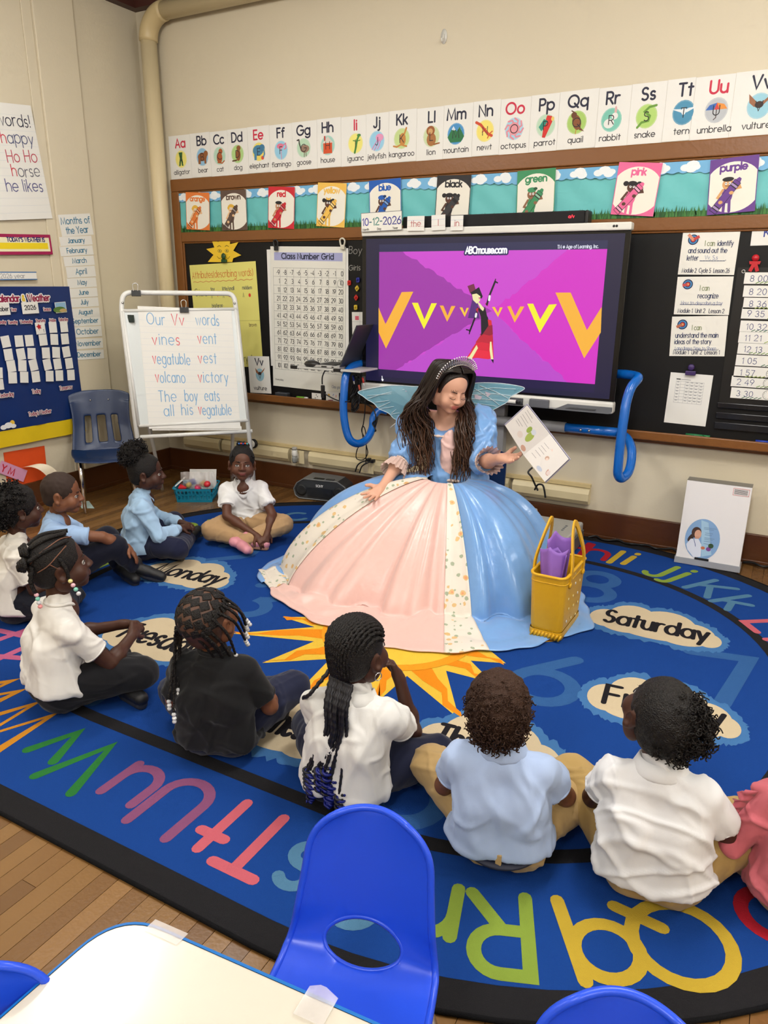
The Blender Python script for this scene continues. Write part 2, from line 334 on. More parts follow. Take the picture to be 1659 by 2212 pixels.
# raceway along the wall
zr0, zr1 = .215, .325
t = thing('cable_raceway', 'cream metal raceway running low along the wall behind the easel', 'raceway', (-2.8, Y1, zr0))
pr = [(0, zr0), (-.04, zr0 + .004), (-.058, zr0 + .03), (-.06, zr1 - .035), (-.045, zr1 - .008), (0, zr1)]
RW = mat('raceway_paint', (230, 214, 172), .38)
for a, b in ((-4.40, -4.02), (-3.99, -3.33), (-3.14, -2.44), (-2.41, -1.55), (-1.52, -1.02)):
    MB().prism([(a, Y1 + y, z) for y, z in pr], (b - a, 0, 0)).build('raceway_cover', RW, t)
MB().box((-4.40, Y1 - .03, zr1), (-1.02, Y1, zr1 + .022)).build('raceway_top_channel', mat('raceway_channel', (222, 200, 148), .45), t)
def outlet(name, x, label):
    t = thing(name, label, 'outlet', (x, Y1 - .066, .27))
    MB().box((x - .06, Y1 - .068, .222), (x + .06, Y1 - .056, .322)).build('cover_plate', RW, t, bevel=.003)
    MB().box((x - .02, Y1 - .074, .235), (x + .02, Y1 - .068, .31)).build('receptacle', mat('outlet_face', (206, 190, 160), .5), t)
    return t
outlet('wall_outlet', -3.235, 'cream outlet in the raceway holding the white plug-in air freshener')
outlet('wall_outlet', at(792, 990, Y=4.52)[0], 'outlet in the raceway with black plugs beside the blue dress')
t = thing('air_freshener', 'white plug-in air freshener in the raceway outlet', 'air freshener', (-3.235, Y1 - .1, .22))
MB().lathe((-3.235, Y1 - .1, .235), [(.018, 0), (.026, .012), (.026, .04), (.02, .055)], 16, ex=.8).build('vial', mat('freshener_glass', (150, 152, 148), .2), t, smooth=True)
MB().lathe((-3.235, Y1 - .1, .285), [(.02, 0), (.024, .01), (.022, .045), (.019, .05)], 16).build('warmer', mat('white_plastic', (236, 234, 226), .35), t, smooth=True)
MB().lathe((-3.235, Y1 - .1, .333), [(.02, 0), (.021, .018), (.016, .022)], 16).build('cap', mat('grey_plastic', (176, 172, 164), .4), t, smooth=True)
MB().box((-3.25, Y1 - .085, .265), (-3.22, Y1 - .07, .3)).build('plug', MATS['white_plastic'], t)
p = at(548, 958, Y=4.50)
t = thing('plug_sensor', 'small white rounded plug with blue light and black rim beside the easel leg', 'plug', tuple(p))
MB().lathe((p[0], 4.512, p[2]), [(.028, 0), (.036, .006), (.036, .02), (.03, .024)], 20, axis=(0, -1, 0)).build('black_rim', mat('black_plastic', (22, 22, 24), .4), t, smooth=True)
MB().lathe((p[0] - .006, 4.488, p[2]), [(.024, 0), (.03, .004), (.026, .008)], 20, axis=(0, -1, 0)).build('white_face', MATS['white_plastic'], t, smooth=True)
MB().lathe((p[0] - .006, 4.479, p[2]), [(.007, 0), (.006, .002)], 12, axis=(0, -1, 0)).build('blue_light', mat('blue_led', (40, 50, 200), .4), t)
p = at(958, 78, Y=4.57)
t = thing('wall_hook', 'small white hook stuck high on the bare wall above the letter cards', 'hook', tuple(p))
MB().lathe((p[0], 4.58, p[2]), [(.02, 0), (.02, .004)], 14, axis=(0, -1, 0), ex=2).build('plate', MATS['white_plastic'], t, smooth=True)
MB().tube(crv([(p[0], 4.575, p[2] + .01), (p[0], 4.562, p[2] - .015), (p[0], 4.55, p[2] - .03), (p[0], 4.545, p[2] - .015)]), .005, 8).build('prong', MATS['white_plastic'], t, smooth=True)
# ---------------------------------------------------------------- chalkboard with its wooden frame and pinning strip
YB = Y1 - .012                       # board face
t = thing('chalkboard', 'long black chalkboard in brown wooden frame across the back wall', 'chalkboard', (-2, Y1, .68))
xa, xb = -4.373, .75
zTop0, zTop1, zMid0, zMid1, zTr = 2.195, 2.281, 1.835, 1.905, .735
def fr(name, lo, hi, m=OAK): return MB().box(lo, hi).build(name, m, t, bevel=.006)
fr('top_rail', (xa, Y1 - .03, zTop0), (xb, Y1, zTop1)); fr('top_rail_lip', (xa + .07, Y1 - .022, zTop0 - .014), (xb, Y1, zTop0))
fr('middle_rail', (xa + .075, Y1 - .03, zMid0), (xb, Y1, zMid1)); fr('middle_rail_lip', (xa + .075, Y1 - .022, zMid0 - .012), (xb, Y1, zMid0))
fr('side_stile', (xa, Y1 - .03, zTr), (xa + .075, Y1, zTop0), OAKV); fr('side_stile_lip', (xa + .075, Y1 - .022, zTr), (xa + .09, Y1, zMid0), OAKV)
MB().box((xa + .07, YB, zTr - .02), (xb, Y1, zMid0 + .01)).build('slate_panel', mat('black_slate', (17, 17, 18), .5, noise=(3, .12), spec=.3), t)
fr('chalk_tray', (xa, Y1 - .085, zTr - .05), (xb, Y1, zTr - .018)); fr('chalk_tray_lip', (xa, Y1 - .098, zTr - .056), (xb, Y1 - .082, zTr - .004)); fr('tray_apron', (xa, Y1 - .03, zTr - .085), (xb, Y1, zTr - .05))
# bulletin strip between the rails
t = thing('bulletin_strip', 'turquoise paper strip with cloud and grass borders behind the crayon posters', 'bulletin strip', (-2, YB, zMid1))
G = np.zeros((13, 160, 3)); gx = np.linspace(xa + .075, xb, 160); gz = np.linspace(zMid1, zTop0 - .014, 13)
for i in range(13):
    G[i, :, 0] = gx; G[i, :, 2] = gz[i]
    G[i, :, 1] = YB - .004 - .003 * np.sin(gx * 9 + gz[i] * 20) * np.sin(gx * 23) - .002 * np.sin(gx * 31 + i)
MB().grid(G).build('paper_backing', mat('turquoise_paper', (110, 200, 200), .5), t, smooth=True)
zt_ = zTop0 - .014
ink = Ink((0, YB - .012, 0), (1, 0, 0), (0, 0, 1))
xs = np.arange(xa + .075, xb, .0125); ph = xs * 2 * np.pi / .125
edge = zt_ - .055 - .010 * np.abs(np.sin(xs * 2 * np.pi / .11)) - .006 * np.sin(xs * 11)
for i in range(len(xs) - 1): ink.poly([(xs[i], edge[i]), (xs[i + 1], edge[i + 1]), (xs[i + 1], zt_), (xs[i], zt_)], (120, 186, 230), 1)
rb = random.Random(5)
for x in np.arange(xa + .12, xb, .15):
    for dx, dz, r in ((-.03, 0, .022), (0, .012, .028), (.032, .002, .02), (.012, -.006, .024)):
        ink.ell(x + dx + rb.uniform(-.01, .01), zt_ - .032 + dz, r * 1.2, min(r * .8, .022), (246, 250, 252), 2, 12)
ink.build('cloud_border', mat('cloud_paper', attr=True, rough=.5), t)
ink = Ink((0, YB - .012, 0), (1, 0, 0), (0, 0, 1))
for i, x in enumerate(np.arange(xa + .08, xb, .006)):
    h = rb.uniform(.035, .062); d = rb.uniform(-.012, .012); g = rb.choice([(38, 92, 40), (52, 112, 48), (30, 78, 34), (70, 130, 60)])
    ink.poly([(x - .005, zMid1), (x + .006, zMid1), (x + d, zMid1 + h)], g, 1 + i % 4)
ink.rect(xa + .075, zMid1, xb, zMid1 + .028, (40, 96, 42), 1)
ink.build('grass_border', mat('grass_paper', attr=True, rough=.6), t)
# ---------------------------------------------------------------- paper things on the walls
PAPER = mat('white_paper', (244, 242, 236), .55)
CARDM = mat('glossy_card', (246, 243, 234), .3)
UX, UZ = np.array([1., 0, 0]), np.array([0, 0, 1.])
def sheet(name, label, cat, o, u, v, W, H, m=PAPER, th=.0012, group=None, parent=None):
    """a thin sheet of paper or card standing on a plane, with its own Ink frame (metres from its lower left corner)"""
    o, u, v = map(np.asarray, (o, u, v)); n = np.cross(u, v)
    ob = MB().obox(o - n * th, u * W, v * H, n * th).build(name, m, parent)
    if parent is None: tag(ob, label, cat, group)
    return ob, Ink(o, u, v)
def pxsheet(name, label, cat, TL, TR, BL, plane, m=PAPER, **k):
    f = (lambda p: at(*p, Y=plane)) if plane > 0 else (lambda p: at(*p, X=plane))
    a, b, c = f(TL), f(TR), f(BL); u = b - a; W = np.linalg.norm(u); u /= W; v = a - c; v -= u * v.dot(u); H = np.linalg.norm(v); v /= H
    ob, ink = sheet(name, label, cat, a - v * H, u, v, W, H, m, **k); return ob, ink, W, H
RED, NAVY = (214, 44, 74), (34, 36, 60)
def art(ink, cx, cy, r, items, layer=3):
    for it in items:
        if it[0] == 'e': ink.ell(cx + it[1] * r, cy + it[2] * r, it[3] * r, it[4] * r, it[5], layer, 14, it[6] if len(it) > 6 else 0)
        elif it[0] == 'p': ink.poly([(cx + a * r, cy + b * r) for a, b in it[1]], it[2], layer)
        else: ink.line([(cx + a * r, cy + b * r) for a, b in it[1]], it[2] * r, it[3], layer)
BRN, DB, GRN, ORG, PNK = (150, 92, 50), (96, 58, 34), (70, 140, 60), (226, 96, 40), (236, 130, 160)
ABC = [('A', 'alligator', 391, (250, 238, 130), [('p', [(-.35, .8), (.3, .8), (.2, .1), (.35, -.8), (.1, -.8), (0, -.2), (-.15, -.8), (-.4, -.8), (-.2, .1)], (50, 100, 50))]),
 ('B', 'bear', 437, (150, 200, 232), [('e', 0, 0, .75, .5, BRN), ('e', .6, .35, .35, .35, BRN), ('p', [(-.7, 0), (-.3, 0), (-.3, -.8), (-.7, -.8)], BRN), ('p', [(.3, 0), (.65, 0), (.6, -.8), (.3, -.8)], BRN)]),
 ('C', 'cat', 474, (190, 224, 200), [('e', 0, -.2, .45, .65, (180, 92, 44)), ('e', .2, .5, .32, .32, (180, 92, 44)), ('l', [(-.3, -.75), (.4, -.85), (.75, -.6)], .14, (180, 92, 44))]),
 ('D', 'dog', 513, (184, 220, 140), [('e', .1, -.1, .38, .7, BRN), ('e', .2, .65, .32, .3, BRN), ('l', [(-.2, -.7), (-.8, -.75)], .16, DB)]),
 ('E', 'elephant', 559, (248, 228, 110), [('e', -.1, .15, .8, .6, (76, 140, 176)), ('e', .5, .4, .42, .4, (66, 126, 164)), ('l', [(.75, .3), (.85, -.3), (.7, -.6)], .18, (76, 140, 176)), ('p', [(-.7, 0), (-.3, 0), (-.35, -.9), (-.7, -.9)], (76, 140, 176)), ('e', .55, -.7, .22, .22, (230, 90, 60))]),
 ('F', 'flamingo', 607, (158, 214, 240), [('e', -.1, .45, .5, .3, PNK), ('l', [(.3, .5), (.7, .7), (.75, .2), (.5, .1)], .13, PNK), ('l', [(0, .2), (.05, -.95)], .08, PNK)]),
 ('G', 'goose', 656, (194, 226, 196), [('e', .15, -.1, .65, .42, (160, 130, 110)), ('l', [(-.4, -.05), (-.6, .5), (-.65, .9), (-.9, .85)], .15, (60, 52, 50)), ('l', [(.1, -.4), (.05, -.95)], .08, DB), ('l', [(.3, -.4), (.35, -.9)], .08, DB)]),
 ('H', 'house', 708, (168, 218, 204), [('p', [(-.6, -.85), (.6, -.85), (.6, .25), (-.6, .25)], (222, 84, 40)), ('p', [(-.8, .2), (.8, .2), (0, .95)], (228, 216, 206)), ('p', [(-.5, .5), (-.3, .5), (-.3, 1.0), (-.5, 1.0)], (200, 60, 50))]),
 ('I', 'iguana', 768, (250, 240, 130), [('l', [(-.1, -.95), (.05, -.4), (.2, .3), (.45, .8)], .24, GRN), ('e', .45, .8, .25, .15, GRN), ('l', [(-.3, .3), (.2, .2), (.6, .3)], .09, GRN)]),
 ('J', 'jellyfish', 814, (160, 216, 244), [('e', .35, .35, .5, .38, (240, 160, 200)), ('l', [(.1, .1), (-.3, -.4), (-.6, -.8)], .1, (224, 130, 190)), ('l', [(.3, .1), (.0, -.5), (-.3, -.9)], .1, (224, 130, 190)), ('l', [(.5, .1), (.3, -.5), (.1, -.8)], .1, (224, 130, 190))]),
 ('K', 'kangaroo', 868, (206, 226, 150), [('e', .1, -.1, .4, .65, (206, 140, 66)), ('l', [(.3, .4), (.55, 1.0)], .2, (206, 140, 66)), ('l', [(-.1, -.6), (-.6, -.8), (-1.0, -.7)], .17, (206, 140, 66)), ('l', [(.2, -.7), (.6, -.8)], .17, (206, 140, 66))]),
 ('L', 'lion', 932, (212, 226, 176), [('e', 0, -.3, .55, .65, (176, 116, 60)), ('e', -.1, .55, .5, .48, (160, 90, 40)), ('e', -.12, .5, .28, .28, (216, 170, 110)), ('l', [(.3, -.8), (.95, -.7)], .14, (160, 96, 44))]),
 ('M', 'mountain', 985, (70, 150, 210), [('p', [(-.95, -.3), (-.3, .75), (.1, .2), (.4, .65), (.95, -.3), (.6, -.8), (-.6, -.8)], (40, 120, 70)), ('p', [(-.5, .45), (-.3, .75), (-.05, .4), (-.25, .3)], (226, 240, 250)), ('p', [(.25, .45), (.4, .65), (.6, .35), (.42, .25)], (226, 240, 250))]),
 ('N', 'newt', 1048, (252, 234, 120), [('l', [(-1.0, .85), (-.5, .6), (0, .05), (.4, -.35), (.75, -.5)], .26, (216, 78, 44)), ('l', [(-.3, -.1), (.1, .2)], .1, (216, 78, 44)), ('l', [(.3, -.7), (.5, -.3), (.8, -.1)], .1, (216, 78, 44))]),
 ('O', 'octopus', 1111, (176, 218, 240), [('e', 0, 0, .6, .6, (240, 160, 170))] + [('l', [(.4 * math.cos(a), .4 * math.sin(a)), (.8 * math.cos(a + .3), .8 * math.sin(a + .3)), (.95 * math.cos(a + .75), .95 * math.sin(a + .75))], .16, (236, 150, 164)) for a in np.arange(0, 6.2, .785)]),
 ('P', 'parrot', 1179, (196, 226, 196), [('p', [(.1, .9), (.6, .8), (.65, .3), (0, -1.1), (-.3, -1.05), (-.2, 0)], (220, 50, 44)), ('p', [(-.2, .6), (.2, .4), (-.4, -.5), (-.7, -.1)], (40, 150, 130)), ('e', .68, .55, .16, .2, (240, 210, 120))]),
 ('Q', 'quail', 1246, (176, 212, 110), [('e', 0, 0, .42, .7, (140, 84, 46), .3), ('e', -.3, .65, .28, .28, (110, 64, 40)), ('p', [(.2, -.3), (.8, -.85), (.3, -.7)], (120, 76, 44)), ('l', [(-.3, .9), (-.55, 1.05)], .1, DB), ('l', [(0, -.6), (-.05, -1.0)], .08, (200, 140, 60))]),
 ('R', 'rabbit', 1321, (130, 206, 186), [('e', -.2, -.3, .5, .42, (240, 240, 236)), ('e', .3, .3, .3, .3, (240, 240, 236)), ('e', .35, .8, .12, .35, (226, 180, 180))]),
 ('S', 'snake', 1397, (186, 222, 120), [('l', [(.8, .85), (.2, .75), (-.2, .4), (.3, 0), (.2, -.4), (-.4, -.5), (-.75, -.9)], .2, (110, 160, 60))]),
 ('T', 'tern', 1477, (78, 150, 186), [('p', [(-1.1, .35), (-.3, .3), (0, .15), (.4, .35), (1.1, .4), (.3, 0), (-.2, 0)], (236, 242, 246)), ('e', 0, .1, .2, .3, (236, 242, 246))]),
 ('U', 'umbrella', 1548, (196, 200, 204), [('p', [(-.9, .05), (-.6, .45), (0, .6), (.6, .45), (.9, .05)], (220, 70, 60)), ('p', [(-.9, .05), (-.6, .45), (0, .6), (-.2, .05)], (60, 110, 190)), ('p', [(.25, .05), (0, .6), (.6, .45), (.9, .05)], (240, 150, 60)), ('l', [(0, .3), (.02, -.6), (-.15, -.75)], .08, (90, 80, 80))]),
 ('V', 'vulture', 1640, (160, 214, 232), [('p', [(-.2, .3), (-.9, 1.0), (-.8, .3), (-.4, -.05), (.2, -.05), (.9, .6), (1.15, 1.1), (.3, .35), (0, .1)], (160, 104, 70)), ('e', 0, .1, .35, .28, (60, 40, 36))])]
edges = [367, 412.5, 455, 493, 536, 583, 632, 685, 737, 791, 840, 900, 958, 1021, 1080, 1145, 1206, 1290, 1360, 1436, 1496.5, 1582, 1690]
ymid = lambda p: 340 - (p - 390) * .0925
for i, (L, word, pc, bg, items) in enumerate(ABC):
    yy = Y1 - .003 - .0004 * (i % 3)
    xL = at(edges[i], ymid(edges[i]), Y=yy)[0]; xR = at(edges[i + 1], ymid(edges[i + 1]), Y=yy)[0]; xc = at(pc, ymid(pc), Y=yy)[0] - xL
    z0 = zTop1 + .004 + .002 * math.sin(i * 2.1); W = xR - xL - .001; H = .297
    card, ink = sheet('alphabet_card', 'white %s%s %s card in the alphabet row along the wall' % (L, L.lower(), word), 'alphabet card', (xL, yy, z0), UX, UZ, W, H, PAPER, group='alphabet cards')
    vow = L in 'AEIOU'
    ink.text(L + L.lower(), xc, .215, .058, .0105, RED if vow else NAVY, 2, 'c', gap=.32)
    ink.ell(xc, .135, .056, .06, tuple(int(v * .75 + 60) for v in bg), 1); ink.ell(xc, .135, .05, .054, bg, 2)
    art(ink, xc, .135, .058, items, 3)
    ink.text(L, xc, .112, .045, .0045, (40, 36, 40), 5, 'c')
    ink.text('iguanc' if word == 'iguana' else word, xc, .032, .03, .0042, (52, 48, 52), 2, 'c', sx=min(1., (W - .02) / text_width(word, .03)))
    ink.build('print', INK, card)
# crayon posters
SKL, SKD = (244, 200, 150), (92, 56, 40)
POST = [('orange', (401, 415), (452, 416), (397, 495), (240, 132, 60), SKL, 'hair'), ('brown', (476, 412), (531, 409), (479, 498), (100, 78, 66), SKL, 'hair'),
        ('red', (580, 403), (637, 404), (576, 492), (216, 40, 54), (206, 150, 110), 'beret'), ('yellow', (687, 394), (749, 396), (682, 488), (250, 200, 90), SKD, 'bow'),
        ('blue', (797, 391), (866, 384), (801, 490), (30, 96, 190), SKD, 'cap'), ('black', (945, 379), (1019, 378), (943, 486), (36, 34, 38), SKD, 'buns'),
        ('green', (1118, 370), (1201, 362), (1117, 482), (64, 150, 100), (150, 106, 76), 'cap'), ('pink', (1338, 350), (1432, 352), (1319, 463), (240, 110, 160), SKD, 'buns'),
        ('purple', (1535, 346), (1641, 333), (1528, 465), (110, 66, 150), (226, 170, 110), 'beret')]
for nm, TL, TR, BL, c, sk, hat in POST:
    ob, k, W, H = pxsheet('crayon_poster', 'color word poster reading %s with a child hugging a crayon' % nm, 'poster', TL, TR, BL, Y1 - .034, CARDM, group='color word posters')
    dk = tuple(int(v * .55) for v in c); lt = tuple(min(255, int(v * .6 + 110)) for v in c)
    k.rect(0, 0, W, H, c, 1); k.poly([(min(max(W / 2 + W * .6 * math.cos(a), .004), W - .004), H * .47 + H * .455 * math.sin(a)) for a in np.linspace(0, 6.28, 40, endpoint=False)], (250, 244, 230), 2)
    k.text(nm, W / 2, H * .77, H * .125, .0085, c, 3, 'c', gap=.22, sx=min(1, W * .8 / text_width(nm, H * .125)))
    bx, by = W * .4, H * .36
    for sx in (-1, 1): k.line([(bx + sx * .012, by - .03), (bx + sx * .014, H * .04)], .014, c if nm != 'black' else SKD, 3)
    k.ell(bx, by - .005, .026, .042, c, 4); k.line([(bx - .022, by + .02), (bx - .045, by - .015), (bx - .01, by - .03)], .012, sk, 5); k.line([(bx + .022, by + .02), (bx + .06, by + .025), (bx + .045, by + .06)], .012, sk, 4)
    k.ell(bx, H * .53, .027, .026, sk, 5); k.ell(bx - .009, H * .545, .006, .007, (255, 255, 255), 6, 8); k.ell(bx + .009, H * .545, .006, .007, (255, 255, 255), 6, 8)
    k.ell(bx - .009, H * .545, .0026, .003, (20, 20, 20), 7, 8); k.ell(bx + .009, H * .545, .0026, .003, (20, 20, 20), 7, 8); k.line([(bx - .012, H * .505), (bx, H * .497), (bx + .012, H * .505)], .003, (90, 30, 30), 6)
    if hat == 'hair':
        for a in np.linspace(.2, 2.94, 7): k.ell(bx + .024 * math.cos(a), H * .545 + .02 * math.sin(a), .011, .011, (240, 190, 70), 6, 10)
    elif hat == 'beret': k.ell(bx, H * .62, .028, .011, (30, 28, 30), 6)
    elif hat == 'cap': k.ell(bx, H * .62, .027, .014, c, 6); k.ell(bx + .022, H * .64, .012, .008, dk, 6)
    else:
        for a in (-1, 1): k.ell(bx + a * .036, H * .6, .015, .013, (30, 24, 26), 4)
        k.ell(bx, H * .605, .026, .013, (30, 24, 26), 6)
        if hat == 'bow': k.poly([(bx - .02, H * .68), (bx, H * .64), (bx + .02, H * .68), (bx + .015, H * .61), (bx - .015, H * .61)], c, 7)
    d = np.array([.62, .78]); d /= np.linalg.norm(d); e = np.array([-d[1], d[0]]); a = np.array([W * .12, H * .05]); Lc = H * .74; ww = .0175
    q = lambda t0, t1, w0, w1: [tuple(a + d * t0 * Lc - e * w0), tuple(a + d * t1 * Lc - e * w1), tuple(a + d * t1 * Lc + e * w1), tuple(a + d * t0 * Lc + e * w0)]
    k.poly(q(-.01, .9, ww + .002, ww + .002), (40, 34, 36), 8); k.poly(q(0, .89, ww, ww), c if nm != 'black' else (58, 56, 60), 9); k.poly(q(.9, .99, ww * .8, ww * .4), c, 9)
    k.poly(q(.06, .16, ww, ww), (36, 32, 34), 10); k.poly(q(.085, .135, ww, ww), lt if nm != 'black' else dk, 11); k.poly(q(.72, .82, ww, ww), (36, 32, 34), 10); k.poly(q(.745, .795, ww, ww), lt if nm != 'black' else dk, 11)
    k.ell(*(a + d * .28 * Lc), .011, .009, sk, 12, 10); k.ell(*(a + d * .6 * Lc + e * -.012), .011, .009, sk, 12, 10)
    k.build('print', INK, ob)
# ---- chalkboard things
YC = YB - .004
ob, k, W, H = pxsheet('attributes_chart', 'yellow handwritten attributes chart clipped on the chalkboard behind the easel', 'chart', (409, 573), (552, 564), (425, 790), YC, mat('yellow_chart_paper', (240, 232, 130), .6))
k.text('Attributes(describing words)', W * .03, H * .87, .05, .004, (222, 120, 50), 2, wob=.04, sx=W * .92 / text_width('Attributes(describing words)', .05))
k.line([(W * .04 + W * .9 * i / 40, H * .835 + .004 * math.sin(i * 1.6)) for i in range(41)], .003, (214, 90, 60), 2)
k.text('Size', W * .05, H * .70, .055, .004, (70, 76, 60), 2, wob=.05)
for s_, x_, y_, r_ in (('tiny', .3, .745, .003), ('little/small', .48, .745, .007), ('middem', .78, .745, .011), ('big/large', .3, .585, .018)):
    k.text(s_, W * x_, H * y_, .026, .003, (60, 70, 90), 2, wob=.04, sx=.7); k.ell(W * (x_ + .1), H * (y_ - .055), r_, r_ * 1.2, (230, 60, 40), 2)
    k.line([(W * x_, H * (y_ - .07)), (W * x_ + .006, H * (y_ - .03)), (W * x_ + .012, H * (y_ - .07))], .003, (60, 60, 50), 2)
k.line([(0, H * .45), (W, H * .45)], .003, (196, 186, 96), 1)
k.text('orange', W * .56, H * .395, .025, .003, (226, 140, 60), 2, wob=.04, sx=.8); k.text('brown', W * .84, H * .395, .025, .003, (120, 90, 60), 2, wob=.04, sx=.7)
k.text('scaly  furry  fuzzy', W * .98, H * .05, .05, .0035, (80, 80, 60), 2, 'r', wob=.05, sx=.62)
k.build('handwriting', INK, ob)
c = at(483, 548, Y=YC - .004)
pts = []
for a in range(14):
    th = math.pi * (-.12 + a * 1.24 / 13); r = .17 if a % 2 else .098
    pts.append((c[0] + r * math.cos(th), YC - .006, c[2] + .93 * r * math.sin(th)))
pts += [(c[0] - .08, YC - .006, c[2] - .06), (c[0] + .08, YC - .006, c[2] - .06)]
ob = tag(MB().prism(pts[::-1], (0, .002, 0)).build('paper_sun', mat('yellow_sun_paper', (250, 206, 50), .5)), 'yellow paper sun with pointed rays and drawn face above yellow chart', 'paper sun')
k = Ink((c[0], YC - .0065, c[2]), UX, UZ)
for s_ in (-1, 1):
    k.ell(s_ * .035, .02, .018, .012, (120, 96, 20), 1); k.ell(s_ * .035, .02, .014, .009, (250, 214, 70), 2); k.ell(s_ * .035, .02, .005, .006, (60, 50, 20), 3); k.line([(s_ * .055, .05), (s_ * .035, .058), (s_ * .02, .05)], .004, (110, 90, 20), 2)
    k.line([(s_ * .06, -.02), (s_ * .045, -.034), (s_ * .03, -.03)], .003, (110, 90, 20), 2)
k.build('drawn_face', INK, ob)
cg = mat('dark_green_clip', (30, 74, 36), .4)
t = thing('chart_clip', 'dark green clip holding the yellow chart under the paper sun', 'clip', (c[0] + .01, YC - .02, c[2] - .07))
MB().ball((c[0] + .012, YC - .022, c[2] - .02), (.02, .01, .024), 12, 8).build('grip', cg, t, smooth=True); MB().box((c[0] - .012, YC - .024, c[2] - .062), (c[0] + .036, YC - .008, c[2] - .04)).build('jaw', cg, t, bevel=.003)
pxsheet('chart_paper', 'plain chart sheet hanging behind the number grid', 'chart', (576, 539), (752, 536), (586, 790), YC, PAPER)
ob, k, W, H = pxsheet('number_grid_chart', 'laminated class number grid chart with lavender title bar on the chalkboard', 'chart', (584, 532), (747, 533), (592, 833), YC - .004, mat('laminated_chart', (240, 238, 228), .16))
k.rect(W * .05, H * .905, W * .96, H * .96, (176, 178, 220), 1); k.text('Class Number Grid', W / 2, H * .917, .036, .0075, (46, 50, 76), 2, 'c', gap=.34)
gx0, gx1, gy0, gy1 = W * .035, W * .975, H * .13, H * .855
for i in range(11): k.line([(gx0 + (gx1 - gx0) * i / 10, gy0), (gx0 + (gx1 - gx0) * i / 10, gy1)], .0014, (120, 120, 120), 1, False)
for i in range(13): k.line([(gx0, gy0 + (gy1 - gy0) * i / 12), (gx1, gy0 + (gy1 - gy0) * i / 12)], .0014, (120, 120, 120), 2, False)
for i in range(120):
    r, c_ = divmod(i, 10); k.text(str(i - 9), gx0 + (gx1 - gx0) * (c_ + .93) / 10, gy1 - (gy1 - gy0) * (r + .78) / 12, .031, .0042, (60, 60, 62), 3, 'r', gap=.28, caps=False, sx=.8 if i < 109 else .62)
k.ell(0, 0, .001, .001, (255, 255, 255), 1)
A_ = np.linspace(0, 6.28, 25); k.line(np.c_[gx1 - .025 + .026 * np.cos(A_), gy1 - (gy1 - gy0) * 1.6 / 12 + .026 * np.sin(A_)], .002, (90, 90, 90), 3)
k.text('Everyday', W * .04, H * .045, .012, .002, (60, 60, 60), 2); k.text('Class grid', W * .83, H * .03, .02, .002, (110, 120, 150), 2, sx=.6)
k.build('print', INK, ob)
for p, col, lb, nm in (((596, 530), (24, 26, 28), 'black hinged clip at the left top of the number grid', 'black_clip'), ((740, 527), (220, 214, 196), 'white hinged clip at the right top of the number grid', 'white_clip')):
    c = at(*p, Y=YC - .02); m_ = mat(nm + '_plastic', col, .4)
    t = thing('chart_clip', lb, 'clip', tuple(c)); MB().box((c[0] - .016, c[1] - .006, c[2] - .035), (c[0] + .016, c[1] + .008, c[2] - .005)).build('jaw', m_, t, bevel=.003)
    MB().tube(crv([(c[0] - .014, c[1], c[2] - .01), (c[0] - .02, c[1], c[2] + .025), (c[0], c[1], c[2] + .036), (c[0] + .018, c[1], c[2] + .02), (c[0] + .012, c[1], c[2] - .01)]), .006, 8).build('handle', m_, t, smooth=True)
ob, k, W, H = pxsheet('vulture_card', 'white Vv vulture card standing on the chalk tray beside the easel', 'alphabet card', (535, 769), (581, 770), (539, 848), YC - .03, PAPER)
k.text('Vv', W * .52, H * .76, .05, .009, NAVY, 2, 'c'); k.ell(W * .52, H * .5, .04, .048, (160, 204, 222), 1); art(k, W * .52, H * .52, .045, ABC[21][4], 2); k.text('V', W * .52, H * .4, .035, .004, (40, 36, 40), 4, 'c'); k.text('vulture', W * .5, H * .09, .028, .004, (46, 44, 48), 2, 'c'); k.build('print', INK, ob)
for i, (p, col, nm, lb) in enumerate([((754, 611), (214, 40, 36), 'red', 'red plastic letter magnet at the far left beside the blue one'), ((773, 605), (40, 50, 170), 'blue', 'blue plastic letter magnet on the chalkboard beside the screen'), ((771, 623), (232, 200, 60), 'yellow', 'yellow plastic letter magnet just below the blue magnet'),
                              ((769, 643), (214, 40, 36), 'red', 'red plastic letter magnet between the two yellow magnets'), ((768, 664), (232, 200, 60), 'yellow', 'lowest yellow plastic letter magnet above the small chart card')]):
    c = at(*p, Y=YC - .01); R = .016; a0 = (0, .1, .7, .8, .05)[i]
    P_ = [(c[0] + R * (math.cos(a0 + a) + .35 * math.cos(3 * (a)) * 0), YC, c[2] + 1.25 * R * math.sin(a0 + a)) for a in np.radians([35, 55, 125, 145, 215, 235, 305, 325])]
    mt = mat(nm + '_magnet_plastic', col, .3); ob = tag(MB().prism([(x * 1, y, z) for x, y, z in P_], (0, -.012, 0)).build('letter_magnet', mt, bevel=.002), lb, 'magnet', 'letter magnets')
    MB().tube([(c[0] - .004, YC - .016, c[2] + .008), (c[0] + .001, YC - .016, c[2] - .004)], .006, 8).build('grip_ridge', mt, ob, smooth=True)
ob, k, W, H = pxsheet('small_chart_card', 'small white chart card with pink square left of the screen', 'card', (760, 674), (783, 674), (762, 735), YC, PAPER)
k.rect(W * .3, H * .72, W * .65, H * .86, (224, 100, 120), 1); k.line([(0, H * .66), (W, H * .66)], .0016, (170, 170, 170), 1); k.line([(W * .75, 0), (W * .75, H)], .0016, (170, 170, 170), 2); k.build('print', INK, ob)
